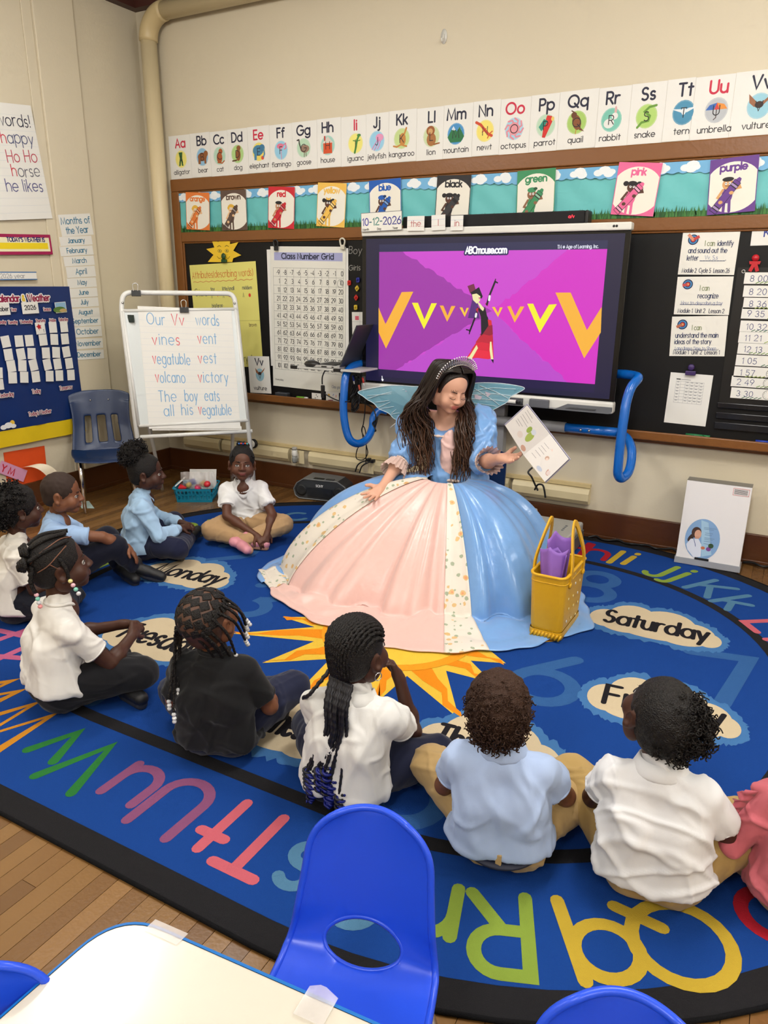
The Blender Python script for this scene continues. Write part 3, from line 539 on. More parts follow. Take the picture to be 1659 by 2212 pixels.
for s_, p, h in (('Boys', (753, 548), .045), ('Girls', (753, 584), .034)):
    k = Ink((0, YC + .0035, 0), UX, UZ); c = at(*p, Y=YC); k.text(s_, c[0], c[2], h, .0035, (176, 174, 168), 1, wob=.05, slant=.1); tag(k.build('chalk_writing', mat('chalk', attr=True, rough=.9)), 'faint chalk word %s written beside the screen' % s_, 'chalk writing')
# right-hand cards
def target_icon(k, x, y, r, arrows):
    for rr, cc in ((1.2, (226, 228, 232)), (1.15, (248, 246, 240)), (1, (36, 44, 76)), (.8, (70, 140, 200)), (.55, (36, 44, 76)), (.42, (206, 60, 60)), (.18, (250, 230, 120))): k.ell(x, y, r * rr, r * rr, cc, 1 + (1.3 - rr))
    for dx, dy, cc in arrows: k.line([(x, y), (x + dx * r, y + dy * r)], r * .55, cc, 4, False)
ICAN = [((1476, 499), (1600, 497), (1463, 593), 'white I can card about identifying and sounding out a letter', [('I can', .42, .66, .05, (140, 150, 110)), ('identify', .64, .66, .05, (50, 60, 96)), ('and sound out the', .14, .5, .05, (50, 60, 96)), ('letter _________.', .13, .33, .05, (50, 60, 96))], ['Vv, S,s', .45, .35], 'Module 2  Cycle 5  Lesson 26', [(-1, 1, (224, 150, 120)), (1.1, .6, (206, 70, 70))]),
        ((1464, 598), (1585, 597), (1455, 679), 'white I can recognize card in the middle of three', [('I can', .43, .64, .05, (140, 150, 110)), ('recognize', .41, .44, .05, (50, 60, 96)), ('_______________.', .1, .28, .05, (50, 60, 96))], ['How to describe a toy', .12, .26], 'Module 1  Unit 2   Lesson 2', [(-1, -.2, (206, 80, 80))]),
        ((1452, 684), (1573, 682), (1443, 769), 'white I can understand the main ideas card, lowest of three', [('I can', .38, .66, .05, (140, 150, 110)), ('understand the main', .09, .47, .05, (50, 60, 96)), ('ideas of the story', .08, .31, .05, (50, 60, 96)), ('________________.', .08, .17, .05, (50, 60, 96))], ['Lana llama Time to Share', .1, .15], 'Module 1  Unit 2  Lesson 1', [(-1.1, -.5, (190, 110, 80))])]
for TL, TR, BL, lb, lines, hw, mod, arr in ICAN:
    ob, k, W, H = pxsheet('objective_card', lb, 'card', TL, TR, BL, YC, CARDM, group='I can cards')
    target_icon(k, W * .2, H * .8, W * .095, arr)
    for s_, x, y, h, cc in lines:
        k.text(s_, W * x, H * y, .026, .0034, cc, 3, sx=W * .8 / text_width('understand the main', .026) * .96)
    k.text(hw[0], W * hw[1], H * hw[2], .02, .002, (120, 130, 170), 3, wob=.05, sx=min(.8, W * .74 / text_width(hw[0], .02))); k.text(mod, W * .07, H * .05, .022, .003, (70, 70, 90), 3, wob=.03, sx=W * .84 / text_width(mod, .022))
    k.build('print', INK, ob)
ob, k, W, H = pxsheet('schedule_sheet', 'white printed schedule sheet under the purple clip on the chalkboard', 'paper', (1449, 804), (1541, 811), (1434, 912), YC, PAPER)
for i in range(8): k.line([(W * .16, H * (.84 - .06 * i)), (W * .82, H * (.84 - .06 * i))], .0012, (150, 150, 154), 1, False)
for i in range(7): k.line([(W * (.16 + .11 * i), H * .84), (W * (.16 + .11 * i), H * .42)], .001, (170, 170, 174), 1, False)
for i in range(7):
    for j in range(5): k.line([(W * (.18 + .11 * j + (.11 if j else 0)), H * (.825 - .06 * i)), (W * (.24 + .11 * j + (.11 if j else 0)), H * (.825 - .06 * i))], .003, (130, 130, 136), 2, False)
k.line([(W * .16, H * .88), (W * .26, H * .88)], .006, (50, 50, 54), 1, False); k.line([(W * .27, H * .875), (W * .5, H * .875)], .003, (150, 150, 154), 1, False)
k.build('print', INK, ob)
c = at(1492, 805, Y=YC - .01); pm = mat('purple_clip_plastic', (64, 42, 100), .35)
t = thing('purple_clip', 'purple magnetic clip holding the schedule sheet', 'clip', tuple(c)); MB().box((c[0] - .028, c[1] - .012, c[2] - .014), (c[0] + .028, c[1] + .008, c[2] + .01)).build('jaw', pm, t, bevel=.004); MB().lathe((c[0], c[1] - .0, c[2] + .03), [(.018, 0), (.018, .012), (.012, .016)], 16, axis=(0, -1, 0)).build('grip', pm, t, smooth=True)
# daily schedule pocket chart at the right edge
pc = thing('pocket_chart', 'black pocket chart with handwritten time strips at the right edge', 'pocket chart', tuple(at(1640, 930, Y=YC)))
PV = mat('black_vinyl', (18, 18, 20), .35)
a, b = at(1594, 578, Y=YC), at(1568, 862, Y=YC); zb = at(1572, 935, Y=YC)[2]
MB().box((a[0], YC - .004, b[2] - .02), (a[0] + .62, YC, a[2])).build('vinyl_sheet', PV, pc)
for i in range(3): MB().box((a[0] - .005, YC - .012, b[2] - .05 - .06 * i), (a[0] + .62, YC - .004, b[2] - .02 - .055 * i)).build('empty_pocket', mat('clear_black_pocket', (30, 30, 32), .12), pc, bevel=.003)
MB().tube([(a[0] + .03 + .008 * math.cos(q), YC - .006, a[2] - .02 + .008 * math.sin(q)) for q in np.linspace(0, 6.28, 13)], .003, 6, closed=True).build('grommet', mat('steel', (200, 200, 200), .25, 1.), pc, smooth=True)
TS = [('8 00', 601, 600), ('8 20', 629, 628), ('8 36', 655, 655), ('9 35', 676, 678), ('10 32', 704, 703), ('11 21', 728, 727), ('12 13', 752, 752), ('1 05', 777, 777), ('1 57', 802, 800), ('2 49', 822, 823), ('3 30', 847, 848)]
xl = [1606, 1604, 1604, 1600, 1597, 1594, 1592, 1588, 1584, 1578, 1577]
for i, (s_, y, _) in enumerate(TS):
    c = at(xl[i], y + 12, Y=YC - .012)
    ob, k = sheet('time_strip', None, None, c + np.array([0, 0, .0]), UX, UZ, .42, .058, PAPER, parent=pc)
    k.text(s_, .03, .012, .03, .003, (80, 84, 130), 2, wob=.03, gap=.4); cx = .185
    A_ = np.linspace(0, 6.28, 25); k.line(np.c_[cx + .025 * np.cos(A_), .028 + .025 * np.sin(A_)], .0018, (90, 90, 90), 2)
    for q in range(12): k.ell(cx + .02 * math.cos(q * .5236), .028 + .02 * math.sin(q * .5236), .0016, .002, (90, 90, 90), 3, 6)
    for q in range(5): k.line([(.06 + .02 * q + .07 * (i % 2), .003), (.075 + .02 * q + .07 * (i % 2), .011)], .004, [(110, 150, 60), (60, 110, 80), (150, 170, 80)][i % 3], 1)
    k.text(['MORNING', 'READ', 'MATH', 'PE', 'SNACK', 'LUNCH', 'REST', 'SCIENCE', 'ART', 'MUSIC', 'HOME'][i], .25, .012, .03, .003, (60, 60, 64), 2, sx=.8); k.build('print', INK, ob)
ob, k, W, H = pxsheet('kindergarten_sign', 'white sign with blue lettering cut by the right edge of the picture', 'sign', (1625, 497), (1800, 490), (1620, 531), YC, PAPER)
k.text('Kindergarten', .06, H * .56, .04, .006, (40, 60, 150), 2); k.text('Schedule', .09, H * .1, .04, .006, (40, 60, 150), 2); k.build('print', INK, ob)
c = at(1631, 566, Y=YC - .01); rm = mat('red_clip_plastic', (200, 30, 44), .3)
t = thing('red_clip', 'red figure-shaped clip above the pocket chart', 'clip', tuple(c))
MB().lathe((c[0], c[1], c[2] + .02), [(.018, 0), (.018, .008)], 16, axis=(0, -1, 0)).build('head', rm, t, smooth=True); MB().prism([(c[0] + x, c[1], c[2] + z) for x, z in [(-.028, .004), (.028, .004), (.024, -.012), (.014, -.012), (.026, -.044), (.01, -.05), (0, -.025), (-.01, -.05), (-.026, -.044), (-.014, -.012), (-.024, -.012)]][::-1], (0, -.01, 0)).build('body', rm, t)
# things on the chalk tray
zt2 = zTr - .018
def marker(px, py, L, col, lb, capcol=None, r=.009):
    c = at(px, py, Y=Y1 - .05); x = c[0]
    t = thing('dry_erase_marker', lb, 'marker', (x, Y1 - .05, zt2)); m_ = mat('marker_%d_%d_%d' % col, col, .35)
    MB().tube([(x - L / 2, Y1 - .05, zt2 + r), (x + L * .2, Y1 - .05, zt2 + r)], r, 10).build('barrel', m_, t, smooth=True)
    MB().tube([(x + L * .2, Y1 - .05, zt2 + r), (x + L / 2, Y1 - .05, zt2 + r)], r * .92, 10).build('cap', mat('marker_cap_%d' % len(lb), capcol or col, .35), t, smooth=True)
marker(653, 855, .1, (120, 190, 40), 'lime green marker lying on the chalk tray under the number grid', (240, 240, 236))
marker(1508, 935, .13, (30, 120, 70), 'dark green marker lying on the chalk tray under the schedule sheet')
marker(1655, 946, .1, (30, 60, 170), 'blue marker on the chalk tray at the right edge')
marker(1100, 905, .1, (40, 40, 44), 'black marker on the chalk tray below the screen')
x = at(612, 852, Y=Y1 - .05)[0]
t = thing('board_eraser', 'dark felt board eraser on the chalk tray beside the lime marker', 'eraser', (x, Y1 - .05, zt2)); MB().box((x - .06, Y1 - .075, zt2), (x + .05, Y1 - .03, zt2 + .022)).build('felt', mat('dark_felt', (44, 46, 50), .9), t, bevel=.004); MB().box((x - .06, Y1 - .075, zt2 + .022), (x + .05, Y1 - .03, zt2 + .034)).build('handle', mat('grey_eraser_back', (70, 72, 78), .5), t, bevel=.004)
x = at(685, 858, Y=Y1 - .06)[0]
ob, k = sheet('word_card', 'small white domino card leaning on the chalk tray below the number grid', 'card', (x - .04, Y1 - .07, zt2 + .001), UX, UZ, .085, .055)
for dx, dz in ((.03, .02), (.05, .03), (.04, .042)): k.ell(dx, dz, .004, .004, (40, 40, 44), 1, 8)
k.rect(0, 0, .085, .013, (110, 106, 96), 1); k.build('print', INK, ob)
x = at(718, 862, Y=Y1 - .06)[0]
ob, k = sheet('picture_card', 'small white picture card with colored doodles leaning on the chalk tray', 'card', (x - .045, Y1 - .075, zt2 + .001), UX, UZ, .11, .075)
k.ell(.025, .05, .01, .01, (240, 190, 90), 1); k.line([(.02, .012), (.06, .016)], .006, (150, 50, 80), 1); k.line([(.06, .05), (.066, .06)], .004, (60, 100, 190), 1); k.line([(.085, .04), (.088, .055)], .004, (220, 80, 60), 1); k.build('print', INK, ob)
# ---------------------------------------------------------------- left wall
XL = X0 + .031
UY = np.array([0, 1., 0])
def lsheet(name, lb, cat, TL, TR, BL, X=XL, m=PAPER, **k): return pxsheet(name, lb, cat, TL, TR, BL, X, m, **k)
# months column
MON = ['January', 'February', 'March', 'April', 'May', 'June', 'July', 'August', 'September', 'October', 'November', 'December']
mz = [(462, 509), (511, 531), (532, 553), (554, 575), (576, 600), (601, 622), (623, 643), (644, 664), (666, 685), (684, 705), (706, 729), (732, 754), (757, 777)]
ob, k, W, H = lsheet('months_title_card', 'white Months of the Year title card at the top of the month column', 'card', (125, 464), (194, 461), (128, 512))
TEAL = (64, 128, 160)
k.text('Months of', W / 2, H * .56, H * .3, .006, TEAL, 2, 'c', sx=min(1, W * .9 / text_width('Months of', H * .3))); k.text('the Year', W / 2, H * .12, H * .3, .006, TEAL, 2, 'c', sx=.8); k.build('print', INK, ob)
for i, mname in enumerate(MON):
    y0, y1 = mz[i + 1]; f = i / 12
    xl = 128 + 40 * f + (0, -3, 2, 4, 3, 4, 2, 2, -6, -2, -4, -5)[i]; xr = 197 + 29 * f
    a = at(xl, y0 + 2, X=XL); b = at(xr, y0 - 1, X=XL)
    ob, k, W, H = lsheet('month_card', 'white month card reading %s in the column of months' % mname, 'card', (xl, y0 + 1), (xr, y0 - 2), (xl + 1.5, y1 + 1), XL + .0012 * (i % 2), group='month cards')
    hh = H * .5; k.text(mname, W * .5, H * .3, hh, .0055, TEAL, 2, 'c', sx=min(.95, W * .88 / text_width(mname, hh))); k.build('print', INK, ob)
# chart paper at the top left
ob, k, W, H = lsheet('chart_paper', 'lined white chart paper with handwritten H words at the left edge', 'chart', (-150, 205), (66, 228), (-110, 480), XL - .012)
WD = [('H words!', .81, NAVY), ('happy', .665, (90, 96, 130)), ('Ho Ho', .505, (196, 70, 90)), ('horse', .38, (110, 110, 120)), ('he likes', .25, (90, 90, 140))]
for i in range(14): k.line([(0, H * (.06 + .065 * i)), (W, H * (.06 + .065 * i))], .0012, (216, 220, 226), 1, False)
for s_, y_, cc in WD: k.text(s_, W * .95, H * y_, .07, .006, cc, 2, 'r', wob=.05, cols=[(210, 60, 80)] + [cc] * 20 if s_ in ('horse', 'happy') else None, sx=.85)
k.build('handwriting', INK, ob)
# weather sign
ob, k, W, H = lsheet('weather_sign', 'magenta-edged Today\'s Weather Is sign with yellow bar', 'sign', (-95, 503), (108, 507), (-88, 551), XL - .008, CARDM)
k.rect(0, 0, W, H, (170, 26, 84), 1); k.rect(.015, .02, W - .015, H - .02, (248, 240, 200), 2); k.rect(.02, .035, W - .03, H * .58, (250, 220, 30), 3)
k.text("TODAY'S WEATHER IS", W - .05, H * .64, H * .2, .0058, (34, 36, 110), 3, 'r', sx=.82); k.build('print', INK, ob)
ob, k, W, H = lsheet('sentence_strip', 'white sentence strip with blue lines reading 2026 year', 'sentence strip', (-100, 588), (78, 588), (-95, 605), XL - .008)
k.line([(0, H), (W, H)], .006, (50, 110, 170), 1); k.line([(0, 0), (W, 0)], .006, (50, 110, 170), 1); k.text('2026 year', W - .09, H * .2, H * .6, .003, (150, 150, 156), 2, 'r', wob=.04); k.build('print', INK, ob)
# calendar pocket chart
YR = 3.705; cz0, cz1 = .47, 1.505; Xc = X0 + .038
ch = thing('calendar_pocket_chart', 'navy blue Calendar and Weather pocket chart with yellow bottom band', 'pocket chart', (Xc, 3.2, cz0))
NV = mat('navy_vinyl', (22, 50, 112), .32, noise=(5, .15))
G = np.zeros((24, 16, 3)); gy = np.linspace(2.86, YR, 16); gz = np.linspace(cz0 + .11, cz1, 24)
for i in range(24): G[i, :, 1] = gy; G[i, :, 2] = gz[i]; G[i, :, 0] = Xc + .006 * np.sin(gy * 14 + gz[i] * 5) * np.sin(gz[i] * 7) + .003 * np.sin(gy * 40)
MB().grid(G).build('vinyl_sheet', NV, ch, smooth=True)
G2 = np.zeros((4, 16, 3)); 
for i, z in enumerate(np.linspace(cz0, cz0 + .11, 4)): G2[i, :, 1] = gy; G2[i, :, 2] = z; G2[i, :, 0] = Xc + .004 * np.sin(gy * 22) + .002
MB().grid(G2).build('yellow_band', mat('yellow_vinyl', (238, 204, 30), .4), ch, smooth=True)
k = Ink((Xc + .012, 0, 0), UY, UZ); LP = lambda px, py: at(px, py, X=Xc + .012)[1:]
def ltext(s_, px, py, h, w, cc, al='c', halo=True, sx=.75):
    y, z = LP(px, py)
    if halo: k.text(s_, y, z, h, w * 2.6, (244, 240, 236), 1, al, sx=sx)
    k.text(s_, y, z, h, w, cc, 3, al, sx=sx)
MG = (150, 26, 70)
ltext('Calendar', 42, 651, .04, .009, MG, 'r'); ltext('&', 51, 650, .036, .009, (240, 206, 60)); ltext('Weather', 84, 650, .04, .009, MG)
for s_, px, py in (('Year', 30, 672), ('Season', 102, 671), ('Monday', 4, 699), ('Tuesday', 28, 699), ('Wednesday', 57, 698), ('Thursday', 88, 696), ('Friday', 114, 695), ('Saturday', 137, 693)): ltext(s_, px, py, .02, .0036, MG, sx=.62)
for s_, px, py in (('Yesterday', 14, 857), ('Today', 79, 849), ('Tomorrow', 143, 841), ("Today's Weather", 87, 895)): ltext(s_, px, py, .026, .004, MG, sx=.62)
for dx, dz, r in ((-.012, 0, .016), (.006, .008, .02), (.024, -.002, .014)): y, z = LP(15, 922); k.ell(y + dx * 2, z + dz, r * 1.5, r, (240, 242, 244), 3)
y, z = LP(24, 917); k.ell(y + .01, z + .01, .018, .018, (246, 206, 70), 2)
k.build('chart_print', INK, ch)
def pocket_card(px, py, w, h, tilt, nm='day_card', m=PAPER):
    y, z = LP(px, py); c, s_ = math.cos(tilt), math.sin(tilt); u = np.array([0, c, s_]); v = np.array([0, -s_, c])
    o = np.array([Xc + .014, y, z]) - u * w / 2 - v * h / 2
    return sheet(nm, None, None, o, u, v, w, h, m, parent=ch)
rb = random.Random(11)
rows = [(707, [114, 138], [88]), (738, [12, 41, 63, 93, 117, 140], []), (766, [18, 45, 68, 99, 121, 143], []), (791, [24, 48, 72, 102, 124, 149], []), (816, [27, 52, 77, 107, 128, 153], []), (806, [-4], []), (830, [-2], [])]
for ry, xs_, _ in rows:
    for q, px in enumerate(xs_): pocket_card(px, ry - q * 1.2, .062, .074, rb.uniform(-.12, .12))
ob, kk = pocket_card(87, 709, .075, .078, .04); kk.ell(.028, .05, .014, .014, (204, 30, 40), 1, 7)
for a in range(5): kk.poly([(.028 + .02 * math.cos(a * 1.2566 + .3), .05 + .02 * math.sin(a * 1.2566 + .3)), (.028 + .02 * math.cos(a * 1.2566 + .7), .05 + .016 * math.sin(a * 1.2566 + .7)), (.028, .05)], (204, 30, 40), 2)
kk.line([(.028, .036), (.028, .026)], .003, (204, 30, 40), 2); kk.text('1', .056, .01, .02, .003, (40, 40, 40), 1); kk.build('print', INK, ob)
ob, kk = pocket_card(65, 665, .125, .075, .02, 'year_card'); kk.text('2026', .0625, .026, .028, .0055, (40, 40, 46), 1, 'c'); kk.build('print', INK, ob)
ob, kk = pocket_card(2, 668, .125, .075, .02, 'month_pocket_card'); kk.text('October', .115, .026, .026, .005, (60, 60, 66), 1, 'r', sx=.8); kk.build('print', INK, ob)
ob, kk = pocket_card(131, 664, .09, .072, .05, 'season_card'); kk.rect(.003, .003, .087, .069, (150, 190, 220), 1); kk.ell(.03, .022, .05, .02, (90, 130, 60), 2); kk.ell(.06, .015, .03, .012, (200, 170, 110), 3); kk.rect(.003, .003, .087, .022, (110, 140, 70), 2); kk.build('print', INK, ob)
# orange envelope below
ob, k, W, H = lsheet('orange_envelope', 'bright orange paper folder pinned low on the left wall', 'folder', (8, 978), (96, 963), (24, 1064), X0 + .006, mat('orange_paper', (236, 84, 26), .6), th=.004)
k.line([(0, H * .5), (W, H * .52)], .003, (190, 60, 16), 1, False); k.build('fold_line', INK, ob)
Xs = X0 + .02; a = at(4, 993, X=Xs); b = at(60, 1015, X=Xs); d = (b - a); Ld = np.linalg.norm(d); d /= Ld; up = np.cross(np.array([1., 0, 0]), d)
ob, k = sheet('pink_strip', 'pink paper strip lettered with red MY across the orange folder', 'paper strip', a - up * .09, d, up, Ld, .085, mat('pink_paper', (224, 160, 196), .6))
k.text('YM', Ld * .1, .018, .045, .009, (206, 30, 50), 1, gap=.9); k.build('print', INK, ob)
t_ = np.linspace(0, 1, 12); a = at(42, 1012, X=X0 + .03); G = np.zeros((12, 2, 3))
for i, q in enumerate(t_):
    p = np.array([X0 + .02 + .10 * math.sin(q * 1.9), a[1] + .02 + .16 * q, a[2] + .02 * math.sin(q * 3.1) - .16 * q * q]); G[i, 0] = p; G[i, 1] = p + np.array([.03, .075, .01])
mb = MB().grid(G); mb.grid(G[:, ::-1] + np.array([0, 0, -.0015])); tag(mb.build('curled_paper', mat('cream_paper', (246, 232, 206), .5), smooth=True), 'cream paper strip curling out from the orange folder', 'paper strip')
# ---------------------------------------------------------------- interactive display
BLK = mat('black_plastic', (22, 22, 24), .4); WHP = MATS['white_plastic']; GRY = mat('mid_grey_plastic', (112, 114, 118), .5); STEEL = mat('steel', (200, 200, 200), .25, 1.)
def emat(name, k):
    m = bpy.data.materials.new(name); m.use_nodes = True; b = m.node_tree.nodes['Principled BSDF']; b.inputs['Base Color'].default_value = (.01, .01, .012, 1); b.inputs['Roughness'].default_value = .35
    a = m.node_tree.nodes.new('ShaderNodeAttribute'); a.attribute_name = 'Col'; m.node_tree.links.new(a.outputs[0], b.inputs['Emission Color']); b.inputs['Emission Strength'].default_value = k; return m
YT = 4.35; ta, tb, tz0, tz1 = -2.563, -.885, .822, 1.872
tv = thing('interactive_display', 'large interactive screen showing a purple letter V cartoon with white lower panel', 'screen', (-1.72, 4.4, tz0))
MB().box((ta + .02, YT + .012, tz0 + .01), (tb - .02, YT + .1, tz1 - .01)).build('housing', BLK, tv, bevel=.01)
zs1 = tz1 - .042; zs0 = .905
MB().box((ta, YT - .012, zs1), (tb, YT + .06, tz1)).build('top_bar', WHP, tv, bevel=.008)
MB().box((ta, YT, zs0), (tb, YT + .012, zs1)).build('bezel', mat('glossy_black', (12, 12, 14), .18), tv, bevel=.004)
MB().box((ta, YT - .02, tz0 + .015), (tb, YT + .05, zs0)).build('lower_panel', WHP, tv, bevel=.012)
xg = at(1215, 865, Y=YT - .03)[0]
MB().prism([(xg - .05, YT - .02, tz0 + .017), (xg + .03, YT - .02, zs0 - .028), (tb - .004, YT - .02, zs0 - .028), (tb - .004, YT - .02, tz0 + .03), (tb - .02, YT - .02, tz0 + .017)], (0, -.012, 0)).build('speaker_panel', GRY, tv)
MB().prism([(xg + .02, YT - .033, tz0 + .03), (xg + .05, YT - .033, zs0 - .045), (tb - .09, YT - .033, zs0 - .045), (tb - .1, YT - .033, tz0 + .03)], (0, -.003, 0)).build('speaker_grille', mat('grille', (86, 88, 90), .7, bump=(600, 1., .004)), tv)
c = at(1164, 872, Y=YT - .04); MB().box((c[0] - .06, YT - .045, c[2] - .025), (c[0] + .06, YT - .02, c[2] + .025)).build('module_box', mat('module_grey', (104, 106, 112), .5), tv, bevel=.005)
c = at(1100, 866, Y=YT - .03); MB().tube([(c[0] - .11, YT - .024, c[2]), (c[0] + .085, YT - .024, c[2])], .021, 14).build('pen_slot', mat('dark_slot', (66, 68, 72), .5), tv, smooth=True)
MB().tube([(c[0] - .1, YT - .046, c[2]), (c[0] + .05, YT - .046, c[2])], .012, 12).build('stylus', WHP, tv, smooth=True); MB().tube([(c[0] + .05, YT - .046, c[2]), (c[0] + .075, YT - .046, c[2])], [.012, .006], 12).build('stylus_tip', BLK, tv, smooth=True)
for px in (1327, 1333): c = at(px, 480, Y=YT - .012); MB().lathe((c[0], YT - .012, tz1 - .02), [(.007, 0), (.006, .003)], 12, axis=(0, -1, 0)).build('sensor', BLK, tv)
c = at(786, 818, Y=YT); MB().box((c[0] - .012, YT - .004, c[2] - .018), (c[0] + .012, YT + .0, c[2] + .018)).build('info_sticker', mat('sticker', (150, 150, 150), .5), tv)
k = Ink((0, YT - .0008, 0), UX, UZ); S = lambda *pp: [tuple(at(x, y, Y=YT - .001)[[0, 2]]) for x, y in pp]
def sp(col, layer, *pp): k.poly(S(*pp), col, layer)
k.rect(ta + .03, zs0 + .015, tb - .03, zs1 - .015, (22, 20, 56), 1)
xs0, zs_b = at(818, 797, Y=YT)[[0, 2]]; xs1, zs_t = at(1300, 538, Y=YT)[[0, 2]]; xs1 = at(1312, 538, Y=YT)[0]
k.rect(xs0, zs_t, xs1, zs_t + .045, (36, 38, 78), 2); k.rect(xs0, zs_b - .05, xs1, zs_b, (30, 20, 66), 2)
MGA, MGB, MGC, MGD = (206, 72, 206), (160, 52, 166), (214, 48, 196), (190, 74, 202)
xm, zm = at(1063, 672, Y=YT)[[0, 2]]
rb = random.Random(4)
def rag(a, b, n=26, j=.008): return [(a[0] + (b[0] - a[0]) * i / n + rb.uniform(-j, j), a[1] + (b[1] - a[1]) * i / n + rb.uniform(-j, j)) for i in range(1, n)]
TLc, TRc, BLc, BRc = (xs0 + .17, zs_t), (xs1 - .22, zs_t), (xs0 + .13, zs_b), (xs1 - .16, zs_b)
k.rect(xs0, zs_b, xs1, zs_t, MGA, 3)
k.poly([(xs0, zs_t), TLc] + rag(TLc, (xm, zm)) + [(xm, zm)] + rag((xm, zm), BLc) + [BLc, (xs0, zs_b)], MGB, 4)
k.poly([(xs1, zs_t), (xs1, zs_b), BRc] + rag(BRc, (xm, zm)) + [(xm, zm)] + rag((xm, zm), TRc) + [TRc], MGC, 4)
k.poly([BLc] + rag(BLc, (xm, zm)) + [(xm, zm)] + rag((xm, zm), BRc) + [BRc], MGD, 5)
OR_, YE_ = (248, 180, 60), (246, 240, 50)
sp(OR_, 6, (818, 664), (833, 700), (868, 631), (893, 630), (834, 753), (818, 718)); sp(YE_, 6, (890, 654), (903, 654), (917, 690), (932, 655), (944, 655), (916, 711)); sp(OR_, 6, (950, 660), (958, 660), (967, 682), (975, 661), (984, 661), (966, 695)); sp((246, 200, 60), 6, (993, 664), (999, 664), (1004, 676), (1008, 665), (1013, 665), (1004, 685))
sp((246, 200, 60), 6, (1063, 663), (1069, 663), (1076, 676), (1080, 664), (1086, 664), (1076, 685)); sp(OR_, 6, (1096, 662), (1103, 661), (1113, 683), (1124, 662), (1133, 662), (1112, 697)); sp(YE_, 6, (1139, 656), (1152, 656), (1167, 690), (1186, 658), (1203, 657), (1166, 719)); sp(OR_, 6, (1200, 632), (1233, 632), (1268, 713), (1299, 664), (1300, 664), (1298, 718), (1262, 774))
# the dancer
sp((84, 40, 120), 7, (1022, 640), (1030, 640), (1036, 688), (1011, 687)); sp((118, 40, 70), 8, (1010, 618), (1024, 613), (1029, 630), (1016, 634)); sp((20, 18, 30), 9, (1017, 632), (1035, 620), (1043, 640), (1041, 645), (1020, 640))
sp((240, 232, 170), 10, (1020, 636), (1030, 634), (1038, 640), (1037, 650), (1030, 656), (1022, 648)); sp((240, 232, 170), 10, (1031, 652), (1036, 654), (1048, 668), (1044, 678), (1036, 662)); sp((20, 18, 30), 11, (1031, 662), (1044, 672), (1048, 662), (1054, 690), (1058, 712), (1040, 726), (1039, 684)); sp((190, 30, 50), 11, (1048, 656), (1056, 650), (1054, 662)); sp((190, 30, 50), 11, (1028, 668), (1034, 664), (1032, 676))
k.line(S((1052, 658), (1057, 640), (1070, 608)), .012, (20, 18, 30), 11); k.line(S((1057, 648), (1058, 640)), .014, (244, 240, 240), 12); k.line(S((1070, 608), (1075, 611)), .008, (20, 18, 30), 11); k.line(S((1069, 608), (1071, 603)), .006, (20, 18, 30), 11)
k.line(S((1031, 672), (1025, 690), (1015, 716)), .011, (20, 18, 30), 11); k.line(S((1029, 678), (1028, 684)), .013, (244, 240, 240), 12); k.line(S((1015, 714), (1008, 712)), .007, (20, 18, 30), 11); k.line(S((1015, 716), (1014, 721)), .007, (20, 18, 30), 11)
for i, cc in enumerate([(150, 26, 52), (196, 30, 56), (220, 34, 60), (234, 40, 66)]):
    y0, y1 = 702 + i * 17, 722 + i * 17; x0 = 1050 - i * 10; sp(cc, 13 - i, (1052 - i * 10, y0), (1064 + i * .5, y0), (1065 + i * .6, y1), (1058 - i, y1 + 3), (1046 - i * 5, y1), (1036 - i * 7, y1 + 2), (1038 - i * 10, y1))
sp((20, 18, 30), 14, (1039, 684), (1054, 684), (1058, 700), (1040, 726)); sp((220, 40, 50), 15, (1054, 690), (1062, 692), (1063, 702), (1056, 704)); sp((240, 232, 170), 16, (1030, 745), (1033, 752), (1019, 776), (1011, 775)); sp((240, 232, 170), 16, (1059, 738), (1062, 738), (1066, 776), (1061, 776), (1058, 756)); sp((20, 18, 30), 16, (1012, 775), (1018, 777), (1006, 779)); sp((20, 18, 30), 16, (1061, 776), (1067, 777), (1066, 785)); sp((220, 70, 130), 16, (1034, 642), (1038, 643), (1036, 647))
x, z = S((1050, 545))[0]
for dx, w_ in (((0, .026)), ): k.text('ABCmouse.com', x, z - .005, .036, .026, (30, 26, 84), 17, 'c', gap=.18, sx=.8)
k.text('ABCmouse.com', x, z - .005, .036, .009, (252, 252, 255), 19, 'c', gap=.18, sx=.8)
x, z = S((1293, 534))[0]; k.text('TM © Age of Learning, Inc.', x, z - .004, .018, .0035, (220, 222, 236), 17, 'r', sx=.75)
x, z = S((826, 817))[0]; k.poly([(x, z), (x + .012, z - .006), (x + .008, z - .018), (x, z - .018), (x - .006, z - .006)], (250, 250, 255), 17); k.line([(x + .001, z), (x - .001, z + .014)], .005, (250, 250, 255), 17)
k.build('screen_picture', emat('screen_glow', 1.0), tv)
# soundbar
a, b = at(876, 470, Y=4.40), at(1268, 458, Y=4.40)
t = thing('soundbar', 'black soundbar lying on top of the interactive screen', 'soundbar', ((a[0] + b[0]) / 2, 4.4, tz1))
MB().box((a[0], 4.36, tz1), (b[0], 4.44, tz1 + .068)).build('cabinet', mat('black_cloth', (20, 20, 22), .8), t, bevel=.008); MB().box((b[0], 4.358, tz1), (b[0] + .02, 4.442, tz1 + .068)).build('end_cap', BLK, t, bevel=.006)
kk = Ink((b[0] - .09, 4.3585, tz1 + .03), UX, UZ); kk.text('a/v', 0, 0, .016, .003, (255, 40, 60), 1); kk.build('status_lights', emat('red_led', 2.5), t)
